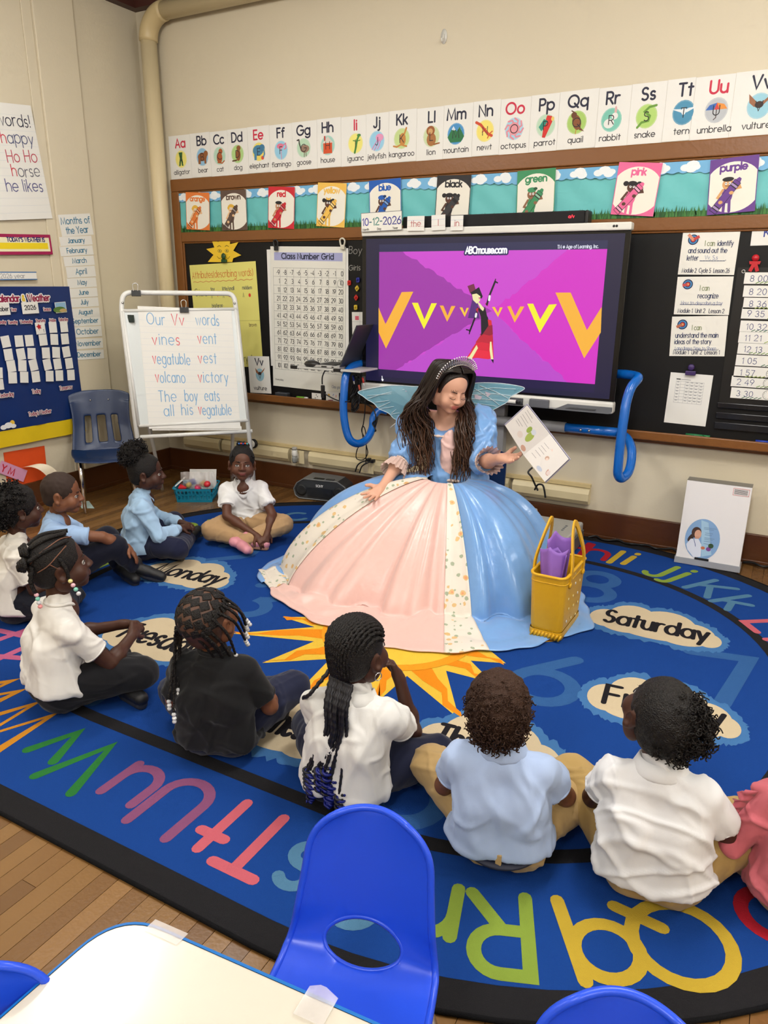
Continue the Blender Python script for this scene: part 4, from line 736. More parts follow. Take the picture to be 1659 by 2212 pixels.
# signs stuck on the display's top edge
ob, kk, W, H = pxsheet('date_sign', 'white date sign reading 10-12-2026 at the corner of the screen', 'sign', (780, 461), (868, 455), (780, 501), YT - .024, CARDM)
kk.text('10-12-2026', W / 2, H * .33, H * .38, .006, (70, 84, 140), 2, 'c', wob=.04, sx=W * .95 / text_width('10-12-2026', H * .38), cols=[(80, 76, 170), (80, 76, 170), (60, 110, 130), (70, 140, 130), (70, 140, 130), (60, 110, 130)] + [(60, 60, 150)] * 4)
for s_, x_ in (('Month', .03), ('Day', .4), ('Year', .78)): kk.text(s_, W * x_, H * .06, .012, .0025, (60, 60, 66), 2)
for e in ([(0, 0), (W, 0), (W, H), (0, H), (0, 0)],): kk.line(e, .003, (120, 120, 124), 1, False)
kk.build('print', INK, ob)
for s_, TL, TR, BL in (('the', (880, 467), (917, 466), (881, 499)), ('I', (932, 465), (962, 463), (933, 498)), ('in', (974, 466), (1001, 465), (976, 498))):
    ob, kk, W, H = pxsheet('sight_word_card', 'small white word card reading %s on the top edge of the screen' % s_, 'card', TL, TR, BL, YT - .022, PAPER, group='sight word cards')
    kk.line([(0, H * .3), (W, H * .3)], .0015, (226, 190, 190), 1, False); kk.line([(0, H * .7), (W, H * .7)], .0015, (190, 200, 226), 1, False); kk.text(s_, W / 2, H * .3, H * .4, .004, (196, 110, 110), 2, 'c', wob=.03); kk.build('handwriting', INK, ob)
# ---------------------------------------------------------------- blue tube cart frame that carries the display
BT = mat('blue_tube_paint', (8, 104, 200), .25, coat=.4); GT = mat('grey_tube_paint', (150, 150, 152), .4)
ct = thing('display_cart', 'bright blue tubular cart frame with looped handles carrying the screen', 'cart', (-1.72, 4.4, 0))
q = lambda px, py, Y: at(px, py, Y=Y)
def tubepath(pts): return crv([q(*p) for p in pts], 8)
MB().tube(tubepath([(800, 783, 4.45), (778, 786, 4.36), (758, 794, 4.24), (747, 812, 4.16), (743, 850, 4.13), (742, 890, 4.12), (748, 930, 4.12), (758, 952, 4.13), (775, 958, 4.18), (793, 948, 4.26), (804, 925, 4.33), (807, 900, 4.38), (820, 886, 4.42), (836, 888, 4.45)]), .026, 14).build('side_handle', BT, ct, smooth=True)
MB().tube(tubepath([(1320, 808, 4.45), (1345, 808, 4.40), (1372, 812, 4.30), (1378, 818, 4.24), (1364, 836, 4.18), (1354, 865, 4.15), (1348, 900, 4.13), (1341, 950, 4.12), (1336, 1000, 4.12), (1335, 1025, 4.13), (1343, 1033, 4.16), (1356, 1022, 4.22), (1363, 1000, 4.28), (1364, 970, 4.34), (1355, 948, 4.40), (1338, 935, 4.44)]), .026, 14).build('side_handle', BT, ct, smooth=True)
a, b = q(1341, 935, 4.45), q(1222, 920, 4.45); MB().tube([a, (a[0] - (a[0] - b[0]), 4.45, a[2])], .028, 14).build('lower_rail', BT, ct, smooth=True)
MB().tube([(b[0], 4.45, a[2]), (-2.25, 4.45, a[2])], .032, 14).build('cross_tube', GT, ct, smooth=True)
for dx in (.10, .15): MB().ball((b[0] + dx, 4.42, a[2]), .008, 8, 6).build('bolt', STEEL, ct, smooth=True)
for x in (-1.80, -1.62): MB().box((x - .04, 4.462, .03), (x + .04, 4.53, 1.7)).build('upright_post', GT, ct, bevel=.006)
for x in (-1.80, -1.62): MB().box((x - .035, 4.05, .0425), (x + .035, 4.46, .09)).build('foot_rail', GT, ct, bevel=.006)
for x in (-1.80, -1.62):
    for y in (4.09, 4.47): MB().lathe((x - .015, y, .0415), [(.028, 0), (.03, .01), (.03, .02), (.028, .03)], 14, axis=(1, 0, 0)).build('caster', BLK, ct, smooth=True)
# laptop on a tray at the display's left
a = q(640, 788, 4.20); b = q(735, 790, 4.20); zt3 = q(700, 792, 4.2)[2]
xl0, xl1 = q(646, 790, 4.2)[0], q(752, 786, 4.2)[0]
t = thing('laptop_tray', 'pale grey swing-out tray holding the laptop beside the screen', 'tray', ((xl0 + xl1) / 2, 4.2, zt3 - .02))
MB().box((xl0, 4.12, zt3 - .014), (xl1 + .14, 4.40, zt3 - .002)).build('tray_plate', mat('tray_grey', (206, 204, 198), .4), t, bevel=.003)
for x, y in ((xl0 + .01, 4.118), (xl1 - .04, 4.118), (xl0 + .19, 4.395)): MB().box((x - .02, y - .008, zt3 - .018), (x + .03, y + .01, zt3 + .004)).build('corner_stop', BLK, t, bevel=.003)
t = thing('laptop', 'open silver laptop with its screen tilted beside the display', 'laptop', (xl1 - .1, 4.26, zt3))
lx = xl1 - .03
MB().box((lx - .24, 4.14, zt3), (lx, 4.38, zt3 + .016)).build('base', mat('silver_laptop', (196, 196, 196), .35, .4), t, bevel=.003)
MB().box((lx - .2, 4.165, zt3 + .016), (lx - .05, 4.36, zt3 + .0175)).build('keyboard', mat('keyboard_black', (30, 30, 32), .6), t)
tl = q(780, 702, 4.2); d = np.array([tl[0] - lx, 0, tl[2] - zt3 - .016]); 
MB().obox((lx, 4.14, zt3 + .016), d, (0, .24, 0), np.array([d[2], 0, -d[0]]) / np.linalg.norm(d) * .008).build('lid', mat('laptop_lid_dark', (52, 54, 60), .4), t)
nn = np.array([-d[2], 0, d[0]]) / np.linalg.norm(d) * .0015
MB().obox(np.array([lx, 4.15, zt3 + .016]) + d * .06, d * .88, (0, .22, 0), nn).build('display_panel', mat('dark_glass', (26, 28, 34), .1), t)
for y_ in (4.139,): MB().box((lx - .14, y_ - .001, zt3 + .004), (lx - .1, y_ + .002, zt3 + .012)).box((lx - .06, y_ - .001, zt3 + .005), (lx - .045, y_ + .002, zt3 + .011)).build('ports', BLK, t)
c = q(672, 784, 4.15); ob = MB().ball((c[0], 4.165, zt3 + .016), (.062, .036, .024), 18, 10).build('computer_mouse', mat('mouse_black', (36, 34, 34), .4), smooth=True); tag(ob, 'black computer mouse on the tray left of the laptop', 'mouse')
MB().tube(crv([(c[0] + .02, 4.165, zt3 + .038), (c[0], 4.165, zt3 + .041), (c[0] - .03, 4.165, zt3 + .037)]), .005, 8).build('wheel', GRY, ob, smooth=True)
# cables
CBL = mat('black_cable', (20, 20, 22), .45)
def cable(lb, pts, r=.0045, n=8, parts=()):
    ob = MB().tube(crv(pts, n), r, 7).build('cable', CBL, smooth=True); return tag(ob, lb, 'cable')
ob = cable('thin black adapter cable hanging from the laptop in front of the number grid', [q(735, 786, 4.17), q(708, 795, 4.15), q(697, 812, 4.14), q(696, 830, 4.14)]); c = q(698, 845, 4.14)
MB().box((c[0] - .016, c[1] - .008, c[2] - .045), (c[0] + .012, c[1] + .008, c[2] + .04)).build('adapter_body', BLK, ob, bevel=.006); MB().tube(crv([q(700, 850, 4.14), q(722, 862, 4.14), q(742, 868, 4.12), q(755, 866, 4.09)]), .004, 6).build('adapter_lead', CBL, ob, smooth=True)
rb = random.Random(9)
for i, lb in enumerate(['black cable bundle coiled beside the blue handle, upper coil', 'black cable bundle coiled beside the blue handle, lower coil']):
    pts = []
    for j in range(40):
        a_ = j * .75; y0 = (835, 872)[i]; pts.append(q(768 + 9 * math.cos(a_) * rb.uniform(.6, 1.2), y0 + (26, 18)[i] * math.sin(a_ * .93) * rb.uniform(.7, 1.1), 4.26 + rb.uniform(-.02, .02)))
    cable(lb, pts, .0045, 4)
for cc, p, lb in (((210, 60, 50), (783, 822), 'red tipped plug among the black cables left of the screen'), ((40, 60, 160), (762, 818), 'blue tipped plug among the black cables left of the screen'), ((190, 80, 60), (775, 838), 'orange red plug lying across the black cables')):
    c = q(*p, 4.24); ob = MB().tube([(c[0], c[1], c[2] + .02), (c[0] + .008, c[1], c[2] - .015)], .007, 8).build('cable_plug', mat('plug_%d' % cc[0], cc, .4), smooth=True); tag(ob, lb, 'plug')
    MB().tube([(c[0] + .008, c[1], c[2] - .015), (c[0] + .012, c[1], c[2] - .035)], .005, 8).build('tip', WHP, ob, smooth=True)
cable('black cable looping under the display beside the fairy wing', [q(780, 868, 4.35), q(805, 882, 4.33), q(812, 905, 4.32), q(805, 915, 4.32), q(812, 930, 4.32), q(806, 928, 4.32), q(816, 900, 4.33), q(811, 920, 4.32), q(803, 926, 4.33)], .005)
cable('long thin black cable hanging to the raceway outlet', [q(789, 864, 4.36), q(788, 890, 4.36), q(785, 915, 4.36), q(781, 930, 4.36), q(787, 945, 4.36), q(792, 965, 4.38), q(794, 980, 4.4), q(785, 993, 4.44), q(770, 990, 4.46), q(772, 970, 4.44), q(784, 955, 4.4), q(782, 930, 4.37), q(785, 921, 4.36), q(790, 935, 4.36), q(791, 975, 4.4), q(790, 1002, 4.46)], .0035)
for i, p in enumerate(((797, 993), (806, 996))):
    c = q(*p, 4.49); ob = tag(MB().box((c[0] - .012, 4.47, c[2] - .012), (c[0] + .012, 4.505, c[2] + .012)).build('power_plug', BLK, bevel=.004), ('left' if i == 0 else 'right') + ' black power plug pushed into the raceway outlet', 'plug')
    MB().tube(crv([(c[0], 4.47, c[2]), (c[0] - .03, 4.45, c[2] - .01), (c[0] - .07, 4.45, c[2] - .04), (c[0] - .09, 4.45, c[2] - .09)]), .005, 7).build('lead', CBL, ob, smooth=True)
cable('black cable drooping from the socket behind the dress on the right', [q(1162, 1060, 4.45), q(1155, 1045, 4.45), q(1148, 1030, 4.4), q(1141, 1020, 4.4), q(1150, 1010, 4.42)], .006)
cable('second black cable arcing over the grey projector', [q(1155, 1058, 4.45), q(1162, 1047, 4.43), q(1172, 1048, 4.42), q(1176, 1060, 4.42), q(1178, 1075, 4.42)], .006)
for i, (x0, x1) in enumerate(((-1.0, -.45), (-.1, .5))):
    cable(('tangle of dark cords on the floor between dress and white box', 'dark cords on the floor right of the white box')[i], [(x0 + (x1 - x0) * j / 12, 4.525 + .02 * math.sin(j * 1.9 + i), .012 + .01 * abs(math.sin(j * 1.3))) for j in range(13)], .007)
# ---------------------------------------------------------------- easel
fL, fR = np.array([-3.89, 3.58, 0.]), np.array([-3.33, 4.11, 0.]); u = fR - fL; u /= np.linalg.norm(u); nb = np.array([-u[1], u[0], 0.]); wv = nb * .24 + np.array([0, 0, 1.46]); wv /= np.linalg.norm(wv); nf = np.cross(u, wv)
def ep(px, py, off=0.):          # pixel -> point on the easel's plane (off: towards the room)
    v = RC @ np.array([px - IMW / 2, -(py - IMH / 2), -FPX]); o = np.array([0, 0, CAM_H]); p0 = (fL + fR) / 2 + nf * off
    return o + v * ((p0 - o).dot(nf) / v.dot(nf))
es = thing('easel', 'white metal A-frame easel standing in the corner', 'easel', tuple((fL + fR) / 2)); WM = mat('white_enamel', (240, 240, 236), .3)
MB().tube(fillet([fL, ep(262, 665), ep(266, 632), ep(505, 634), ep(510, 668), fR + [0, 0, .0125]], .09, 8), .017, 12).build('front_frame', WM, es, smooth=True)
bL, bR = fL + nb * .5 + u * .1, fR + nb * .5 - u * .14
for a_, b_ in ((bL, ep(268, 668)), (bR, ep(505, 668))): MB().tube([a_, b_ + nb * .02], .014, 10).build('rear_leg', WM, es, smooth=True)
MB().tube([ep(303, 944), ep(545, 931)], .014, 10).build('cross_bar', WM, es, smooth=True)
c0, c1, c2 = ep(266, 672, .005), ep(512, 668, .005), ep(300, 920, .005)
MB().obox(c2, (c1 - c0) * .985, c0 - c2, nf * .012).build('white_board', mat('board_face', (226, 232, 232), .2), es)
for a_, b_ in ((c0, c1), (c2, c2 + (c1 - c0) * .985), (c0, c2), (c0 + (c1 - c0) * .985, c2 + (c1 - c0) * .985)): MB().tube([a_ + nf * .008, b_ + nf * .008], .012, 8).build('board_edge', WM, es, smooth=True)
for p_ in ((265, 654), (507, 655)): MB().ball(ep(*p_, .018), .009, 8, 6).build('rivet', STEEL, es, smooth=True)
MB().box(*(lambda c: (c - [.004, .004, .05], c + [.05, .004, 0.]))(ep(277, 680, .02))).build('taped_photo', mat('dark_photo', (50, 62, 56), .4, noise=(60, .5)), es)
def clipb(px, py, lb):
    c = ep(px, py, .02); t = thing('binder_clip', lb, 'clip', tuple(c))
    MB().obox(c - u * .03 - wv * .02 - nf * .014, u * .06, wv * .036, nf * .03).build('clip_body', BLK, t)
    MB().tube(crv([c - u * .014 + nf * .016 + wv * .01, c - u * .018 + nf * .02 + wv * .05, c + nf * .02 + wv * .062, c + u * .016 + nf * .02 + wv * .05, c + u * .012 + nf * .016 + wv * .01]), .0035, 6).build('wire_handle', STEEL, t, smooth=True)
clipb(294, 633, 'black binder clip on the top bar of the easel'); clipb(398, 669, 'black binder clip holding the chart pad in the middle')
pT, pR, pB = ep(297, 661, .02), ep(500, 669, .02), ep(322, 926, .02)
pu = pR - pT; PW = np.linalg.norm(pu); pu /= PW; pv = pT - pB; PH = np.linalg.norm(pv); pv /= PH; po = pT - pv * PH
ob, k = sheet('chart_pad', 'white lined chart pad with handwritten Vv words clipped on the easel', 'chart pad', po, pu, pv, PW, PH, PAPER, th=.012)
k.warp = None
def pt2(px, py): p = ep(px, py, .02) - po; return np.linalg.lstsq(np.stack([pu, pv], 1), p, rcond=None)[0]
for i in range(18): y = PH * (.04 + .05 * i); k.line([(0, y), (PW, y)], .001, (214, 220, 230), 1, False)
BL_, RD_ = (130, 180, 222), (232, 96, 110)
for s_, px, py, px2, cols in (('Our', 318, 700, 356, None), ('Vv', 372, 702, 398, RD_), ('words', 424, 702, 473, None), ('vines', 330, 744, 388, 'v'), ('vent', 428, 742, 468, 'v'), ('vegatuble', 331, 786, 411, 'v'), ('vest', 429, 784, 468, 'v'), ('volcano', 337, 826, 400, 'v'), ('victory', 429, 825, 493, 'v'), ('The', 344, 867, 381, None), ('boy', 400, 866, 427, None), ('eats', 443, 866, 474, None), ('all', 355, 898, 376, None), ('his', 393, 896, 417, None), ('vegatuble', 430, 896, 500, 'v')):
    x0, y0 = pt2(px, py); x1, _ = pt2(px2, py); h = .075; cl = [RD_] + [BL_] * 12 if cols == 'v' else ([RD_] if cols == RD_ else [BL_])
    if s_ == 'vines': cl = [RD_, BL_, BL_, BL_, RD_]
    k.text(s_, x0, y0, h, .0055, BL_, 2, wob=.035, gap=.42, sx=(x1 - x0) / text_width(s_, h, .42), cols=cl)
k.build('handwriting', INK, ob)
MB().obox(po - nf * .013 + pu * .02 - pv * .012, pu * PW * .98, pv * .03, nf * .008).build('under_sheets', PAPER, ob)
# ---------------------------------------------------------------- dark blue shell chair by the left wall
NB = mat('navy_shell_plastic', (20, 46, 88), .3, noise=(8, .08)); CHR = mat('chrome', (220, 220, 222), .12, 1.)
t = thing('shell_chair', 'dark blue plastic shell chair with three slots by the calendar chart', 'chair', (-4.2, 3.5, 0))
sf, sr = np.array([-4.3, 3.32, .36]), np.array([-4.02, 3.66, .36])     # front edge ends of the seat
fw = np.array([.77, -.64, 0.]); rt = np.array([.64, .77, 0.])
cen = np.array([-4.255, 3.585, 0])
def sh(x, s_):                       # x across (-1..1), s along: 0 seat front .. 1 backrest top
    w_ = .215 - .03 * max(0, s_ - .5) - .012 * math.cos(s_ * 9)
    if s_ < .45: d_ = .21 - s_ * .82; z_ = .36 - .02 * math.sin(s_ / .45 * 3.14) - (.02 * (1 - s_ / .06) ** 2 if s_ < .06 else 0)
    else: f = (s_ - .45) / .55; d_ = -.159 - .085 * f - .05 * math.sin(min(1, f * 2.4) * 1.57); z_ = .345 + .40 * f - .03 * (1 - math.sin(min(1, f * 3) * 1.57)) + .035 * math.sin(min(1, f * 3) * 1.57)
    z_ -= .03 * abs(x) ** 4 * (s_ > .9); z_ += .02 * x * x * (s_ < .45)
    return cen + rt * x * w_ + fw * (d_ + .045 * x * x * (s_ > .45)) + np.array([0, 0, z_])
mb = MB(); nx, ns = 28, 36; V = []; idx = {}
for j in range(ns + 1):
    for i in range(nx + 1): idx[i, j] = len(V); V.append(sh(-1 + 2 * i / nx, j / ns))
Fs = []
for j in range(ns):
    for i in range(nx):
        xc, sc_ = -1 + 2 * (i + .5) / nx, (j + .5) / ns
        if .52 < sc_ < .74 and any(abs(xc - c_) < .11 for c_ in (-.45, 0, .45)): continue
        Fs.append((idx[i, j], idx[i + 1, j], idx[i + 1, j + 1], idx[i, j + 1]))
o = mb.add(V, Fs).build('shell', NB, t, smooth=True); md = o.modifiers.new('solid', 'SOLIDIFY'); md.thickness = .008; md2 = o.modifiers.new('sub', 'SUBSURF'); md2.levels = md2.render_levels = 1
for x in (-.3, .3): MB().ball(sh(x, .9) + fw * .004, .007, 8, 6).build('rivet', STEEL, t, smooth=True)
for s_ in (-1, 1):
    a_ = cen + rt * s_ * .17
    MB().tube(fillet([a_ + fw * .25 + [0, 0, 0], a_ + fw * .2 + [0, 0, .325], a_ - fw * .16 + [0, 0, .325], a_ - fw * .21 + [0, 0, 0]], .07), .013, 10).build('chrome_leg', CHR, t, smooth=True)
# ---------------------------------------------------------------- basket of toys
bk = thing('toy_basket', 'turquoise slotted plastic basket on the floor near the easel', 'basket', (-3.73, 3.98, 0)); TQ = mat('turquoise_plastic', (12, 140, 176), .35)
o0 = at(383, 1085, Z=0.); o1 = at(458, 1085, Z=0.); bu = o1 - o0; BWd = np.linalg.norm(bu); bu /= BWd; bv = np.array([-bu[1], bu[0], 0.]); BD, BH = .2, .105
bc = o0 + bu * BWd / 2 + bv * BD / 2
def wallp(a_, b_, out):              # slotted side: bottom band, top band, pillars
    d = b_ - a_; L_ = np.linalg.norm(d); d /= L_; fl_ = np.array([0, 0, 1.]) * BH + out * .022; th = -out * .004
    mb = MB().obox(a_, d * L_, fl_ * .2, th).obox(a_ + fl_ * .5, d * L_, fl_ * .1, th).obox(a_ + fl_ * .82, d * L_, fl_ * .18, th)
    n_ = max(4, int(L_ / .028))
    for i in range(n_ + 1): mb.obox(a_ + d * (L_ - .009) * i / n_ + fl_ * .2, d * .009, fl_ * .62, th)
    mb.build('slotted_side', TQ, bk)
cs = [bc + bu * sx * BWd / 2 + bv * sy * BD / 2 for sx, sy in ((-1, -1), (1, -1), (1, 1), (-1, 1))]
for i in range(4): d = cs[(i + 1) % 4] - cs[i]; d /= np.linalg.norm(d); wallp(cs[i], cs[(i + 1) % 4], np.array([d[1], -d[0], 0]))
MB().obox(cs[0], cs[1] - cs[0], cs[3] - cs[0], (0, 0, .004)).build('bottom', TQ, bk)
rim = [c + (c - bc) / np.linalg.norm(c - bc) * .032 + np.array([0, 0, BH]) for c in cs]; MB().tube(fillet(rim + [rim[0], rim[1]], .03)[4:-1], .006, 8).build('rim', TQ, bk, smooth=True)
rb = random.Random(21)
TOY = [((220, 50, 60), 'red'), ((240, 200, 40), 'yellow'), ((50, 90, 180), 'blue'), ((230, 60, 110), 'pink'), ((240, 200, 60), 'yellow'), ((210, 40, 40), 'red')]
for i, (cc, nm) in enumerate(TOY):
    c = bc + bu * (-.09 + .035 * i) + bv * rb.uniform(-.05, .03) + np.array([0, 0, .092 + .014 * (i % 3)]); R_ = np.array(Matrix.Rotation(rb.uniform(0, 3), 3, 'X') @ Matrix.Rotation(rb.uniform(0, 3), 3, 'Y'))
    m_ = mat('toy_%s' % nm, cc, .3)
    if i % 2: o = MB().ball(c, (.026, .026, .021), 10, 7, R=R_).build('toy_piece', m_, smooth=True)
    else: o = MB().add((np.array([(-1, -1, -1), (1, -1, -1), (1, 1, -1), (-1, 1, -1), (0, 0, 1.2)]) * .024) @ R_.T + c, [(3, 2, 1, 0), (0, 1, 4), (1, 2, 4), (2, 3, 4), (3, 0, 4)]).build('toy_piece', m_)
    tag(o, '%s plastic toy %s in the turquoise basket, %s of six from the left' % (nm, 'ball' if i % 2 else 'pyramid', ['first', 'second', 'third', 'fourth', 'fifth', 'last'][i]), 'toy', 'toys in the basket')
CLR = mat('clear_bag', (236, 226, 222), .25, alpha=.38)
def baggy(c, w_, h_, d_, lb, tilt=0.):
    G = np.zeros((9, 13, 3))
    for i in range(9):
        for j in range(13):
            a_, f = -1 + j / 6, i / 8; G[i, j] = c + bu * a_ * w_ / 2 * (1 - .12 * f) + bv * (d_ * math.sin(f * 3.1) * math.cos(a_ * 1.5) + tilt * f + .008 * math.sin(7 * a_ + 5 * f)) + np.array([0, 0, f * h_])
    tag(MB().grid(G).build('plastic_bag', CLR, smooth=True), lb, 'bag')
baggy(bc + np.array([-.02, .0, .08]) - bv * .03, .2, .13, -.05, 'clear zip bag of toy shapes standing in the turquoise basket'); baggy(bc + bu * .1 + np.array([0, 0, .08]), .1, .12, -.03, 'crumpled clear bag at the right end of the basket', .02)
ob, k = sheet('paper_sheet', 'white paper standing at the back of the turquoise basket', 'paper', bc - bu * .08 + bv * .09 + np.array([0, 0, .05]), bu, (0, .15, .988), .2, .15); k.line([(.01, .12), (.18, .118)], .003, (150, 150, 150), 1); k.build('pencil_lines', INK, ob)
tag(MB().obox(bc - bu * .16 - bv * .05 + np.array([0, 0, .09]), bu * .07 + np.array([0, 0, .06]), bv * .1, np.array([-.006, 0, .006])).build('folded_card', PAPER), 'white folded card leaning out of the left end of the basket', 'card')
# ---------------------------------------------------------------- boombox
bb = thing('boombox', 'grey portable CD boombox on the floor by the baseboard', 'boombox', (-2.86, 4.4, 0)); b0 = at(646, 1072, Z=.0); bu2 = np.array([.985, .17, 0.]); bv2 = np.array([-.17, .985, 0]); DG = mat('boombox_charcoal', (62, 64, 66), .35); SG = mat('boombox_silver', (120, 122, 122), .35)
b0 = b0 - bv2 * .06 + np.array([0, 0, .008])
pr = [(0, .02), (.03, 0), (.37, 0), (.40, .02), (.415, .07), (.4, .115), (.34, .15), (.07, .15), (.015, .115), (-.012, .07)]
P3 = lambda x, z, d: b0 + bu2 * x + bv2 * d + np.array([0, 0, z])
MB().prism([P3(x, z, 0) for x, z in pr], bv2 * .2).build('body', DG, bb, bevel=.008)
MB().tube([P3(x, z, -.002) for x, z in pr], .005, 8, closed=True).build('front_trim', SG, bb, smooth=True)
MB().add([P3(.06, .151, .01), P3(.34, .151, .01), P3(.34, .153, .19), P3(.06, .153, .19)], [(0, 1, 2, 3)]).build('top_deck', SG, bb)
MB().obox(P3(.14, .152, .02), bu2 * .08, bv2 * .03, (0, 0, .003)).build('display_window', mat('lcd', (40, 44, 42), .2), bb); MB().obox(P3(.24, .152, .02), bu2 * .06, bv2 * .03, (0, 0, .004)).build('button_row', DG, bb)
MB().obox(P3(.10, .02, -.006), bu2 * .2, bv2 * .008, (0, 0, .07)).build('cassette_door', mat('cassette_dark', (44, 46, 48), .3), bb)
for x in (.05, .35): MB().lathe(P3(x, .065, -.001), [(.042, 0), (.044, .004), (.03, .006), (.01, .003)], 18, axis=-bv2).build('speaker_cone', mat('speaker_dark', (34, 36, 38), .6), bb, smooth=True)
k = Ink(P3(.20, .1, -.008), bu2, UZ); k.text('SONY', 0, 0, .016, .004, (236, 236, 236), 1, 'c'); k.build('brand_lettering', INK, bb)
for x in (.05, .35): MB().lathe(P3(x, -.008, .03), [(.012, 0), (.012, .01)], 10).build('foot', BLK, bb)
# grey projector on the floor behind the dress
pj = thing('grey_projector', 'grey flat projector device on the floor right of the dress', 'projector', (-1.2, 4.3, 0)); PG = mat('projector_grey', (186, 184, 176), .45)
MB().box((-1.34, 4.02, .012), (-1.02, 4.46, .13)).build('body', PG, pj, bevel=.012); MB().box((-1.06, 4.0, .02), (-1.02, 4.03, .10)).build('corner_vent', BLK, pj)
MB().box((-1.30, 4.12, .13), (-1.16, 4.3, .135)).build('lid_plate', mat('projector_light', (206, 204, 196), .4), pj, bevel=.002)
for i in range(4): MB().lathe((-1.09, 4.32 - .03 * i, .13), [(.008, 0), (.007, .003)], 10).build('button', GRY, pj)
MB().box((-1.01, 4.05, .02), (-1.0, 4.4, .1)).build('side_panel', mat('projector_side', (90, 90, 90), .5), pj)
for x in (-1.31, -1.05):
    for y in (4.05, 4.43): MB().lathe((x, y, 0), [(.012, 0), (.012, .013)], 8).build('foot', BLK, pj)
tag(MB().box((-1.4, 4.47, .09), (-1.34, 4.53, .15)).build('power_adapter', WHP, bevel=.005), 'white power adapter plugged behind the dress above the grey projector', 'adapter')
# white box leaning by the wall
wb = thing('white_box', 'white cardboard box with oval health picture leaning on the wall', 'box', (-.28, 4.4, .012))
BX0, BX1, by, bz = -.448, -.112, 4.345, .012; lean = np.array([0, .07, .475]); lean_n = lean / np.linalg.norm(lean); WB = mat('white_carton', (240, 236, 236), .35)
MB().obox((BX0, by, bz), (BX1 - BX0, 0, 0), (0, .09 * .99, -.0), lean).build('carton', WB, wb)
MB().obox((BX0 - .006, by - .004, bz), (BX1 - BX0 + .012, 0, 0), (0, .095, 0), lean_n * .035).build('silver_tray', mat('silver_edge', (176, 178, 184), .3, .3), wb)
MB().obox(np.array([BX0 + .10, by - .006, bz]) + lean_n * .036, (.075, 0, 0), (0, .004, 0), lean_n * .012).build('dark_latch', BLK, wb)
MB().obox(np.array([BX0, by, bz]) + lean + [0, .002, .0005], (BX1 - BX0, 0, 0), (0, .085, 0), (0, 0, .002)).build('top_flap', mat('grey_carton_top', (130, 126, 118), .5), wb)
k = Ink(np.array([BX0, by - .0008, bz]), UX, lean_n)
ox, oy = .125, .155; k.ell(ox, oy, .092, .118, (134, 172, 216), 1, 40); k.poly([(ox - .02, oy + .11), (ox + .02, oy + .1), (ox + .06, oy - .08), (ox + .01, oy - .1)], (168, 204, 230), 2)
k.poly([(ox - .08, oy - .04), (ox - .06, oy - .005), (ox - .02, oy + .0), (ox + .0, oy - .03), (ox + .006, oy - .1), (ox - .03, oy - .112), (ox - .07, oy - .07)], (226, 230, 244), 4)
k.ell(ox - .035, oy + .035, .026, .032, (70, 44, 36), 4); k.ell(ox - .06, oy + .002, .012, .028, (56, 36, 30), 3, rot=-.5); k.ell(ox - .026, oy + .026, .018, .026, (222, 168, 142), 5); k.poly([(ox - .04, oy), (ox - .02, oy), (ox - .014, oy + .012), (ox - .038, oy + .012)], (214, 156, 130), 5); k.line([(ox - .045, oy - .002), (ox - .034, oy - .03), (ox - .03, oy - .045)], .003, (80, 96, 150), 6)
for i, (x, y, w_) in enumerate(((.0, .07, .09), (.0, .062, .07), (.01, .04, .055), (.01, .03, .05), (.01, .012, .07), (.01, .004, .06), (.01, -.008, .055), (.01, -.022, .05))): k.line([(ox + x, oy + y), (ox + x + w_ * .75, oy + y)], .0025, (110, 140, 180), 5, False)
k.ell(ox + .05, oy - .03, .014, .014, (50, 80, 50), 6); k.ell(ox + .04, oy - .05, .013, .012, (130, 70, 150), 6); k.ell(ox + .01, oy - .048, .011, .009, (206, 120, 80), 6)
k.line([(.245, .43), (.325, .43), (.325, .468), (.245, .468), (.245, .43)], .002, (214, 110, 110), 2, False)
for i in range(6): k.line([(.25, .437 + i * .0048), (.318, .437 + i * .0048)], .002, (90, 80, 84), 2, False)
k.build('print', INK, wb)
tag(MB().add([at(176, 1098, Z=.002), at(204, 1098, Z=.002), at(192, 1082, Z=.002), at(170, 1084, Z=.002)], [(0, 1, 2, 3)]).prism([at(176, 1098, Z=.001), at(204, 1098, Z=.001), at(192, 1082, Z=.001), at(170, 1084, Z=.001)], (0, 0, -.0008)).build('paper_sheet', mat('pale_teal_paper', (190, 216, 212), .6)), 'pale teal sheet of paper lying on the floor behind the boys', 'paper')
# ---------------------------------------------------------------- yellow tote bag with purple tissue
a0, a1, a2 = at(1148, 1366, Z=.02), at(1208, 1388, Z=.02), at(1250, 1312, Z=.02)
unit_ = lambda v: np.asarray(v, float) / np.linalg.norm(v)
YL = mat('yellow_foam_rubber', (226, 172, 24), .42, bump=(200, .05))
bu3 = unit_([.995, -.02, 0]); bw3 = .15; bv3 = np.array([-bu3[1], bu3[0], 0.]); bd3 = .33; bc3 = a1 - bu3 * bw3 / 2 + bv3 * bd3 / 2; bc3[2] = .034
bg = thing('tote_bag', 'yellow rubber tote bag with holes standing on the dress hem', 'bag', tuple(bc3))
def ring(w_, d_, z_, r_=.03, n=6):
    out = []
    for cx, cy, a_ in ((1, -1, -90), (1, 1, 0), (-1, 1, 90), (-1, -1, 180)):
        for t_ in np.radians(np.linspace(a_, a_ + 90, n)): out.append(bc3 + bu3 * (cx * (w_ / 2 - r_) + r_ * math.cos(t_)) + bv3 * (cy * (d_ / 2 - r_) + r_ * math.sin(t_)) + np.array([0, 0, z_]))
    return np.array(out)
def zsag(R_, k_): 
    R_ = R_.copy(); rel = (R_ - bc3) @ bv3 / (bd3 / 2); R_[:, 2] += k_ * (1 - np.abs(rel) ** 1.5) * -1; return R_
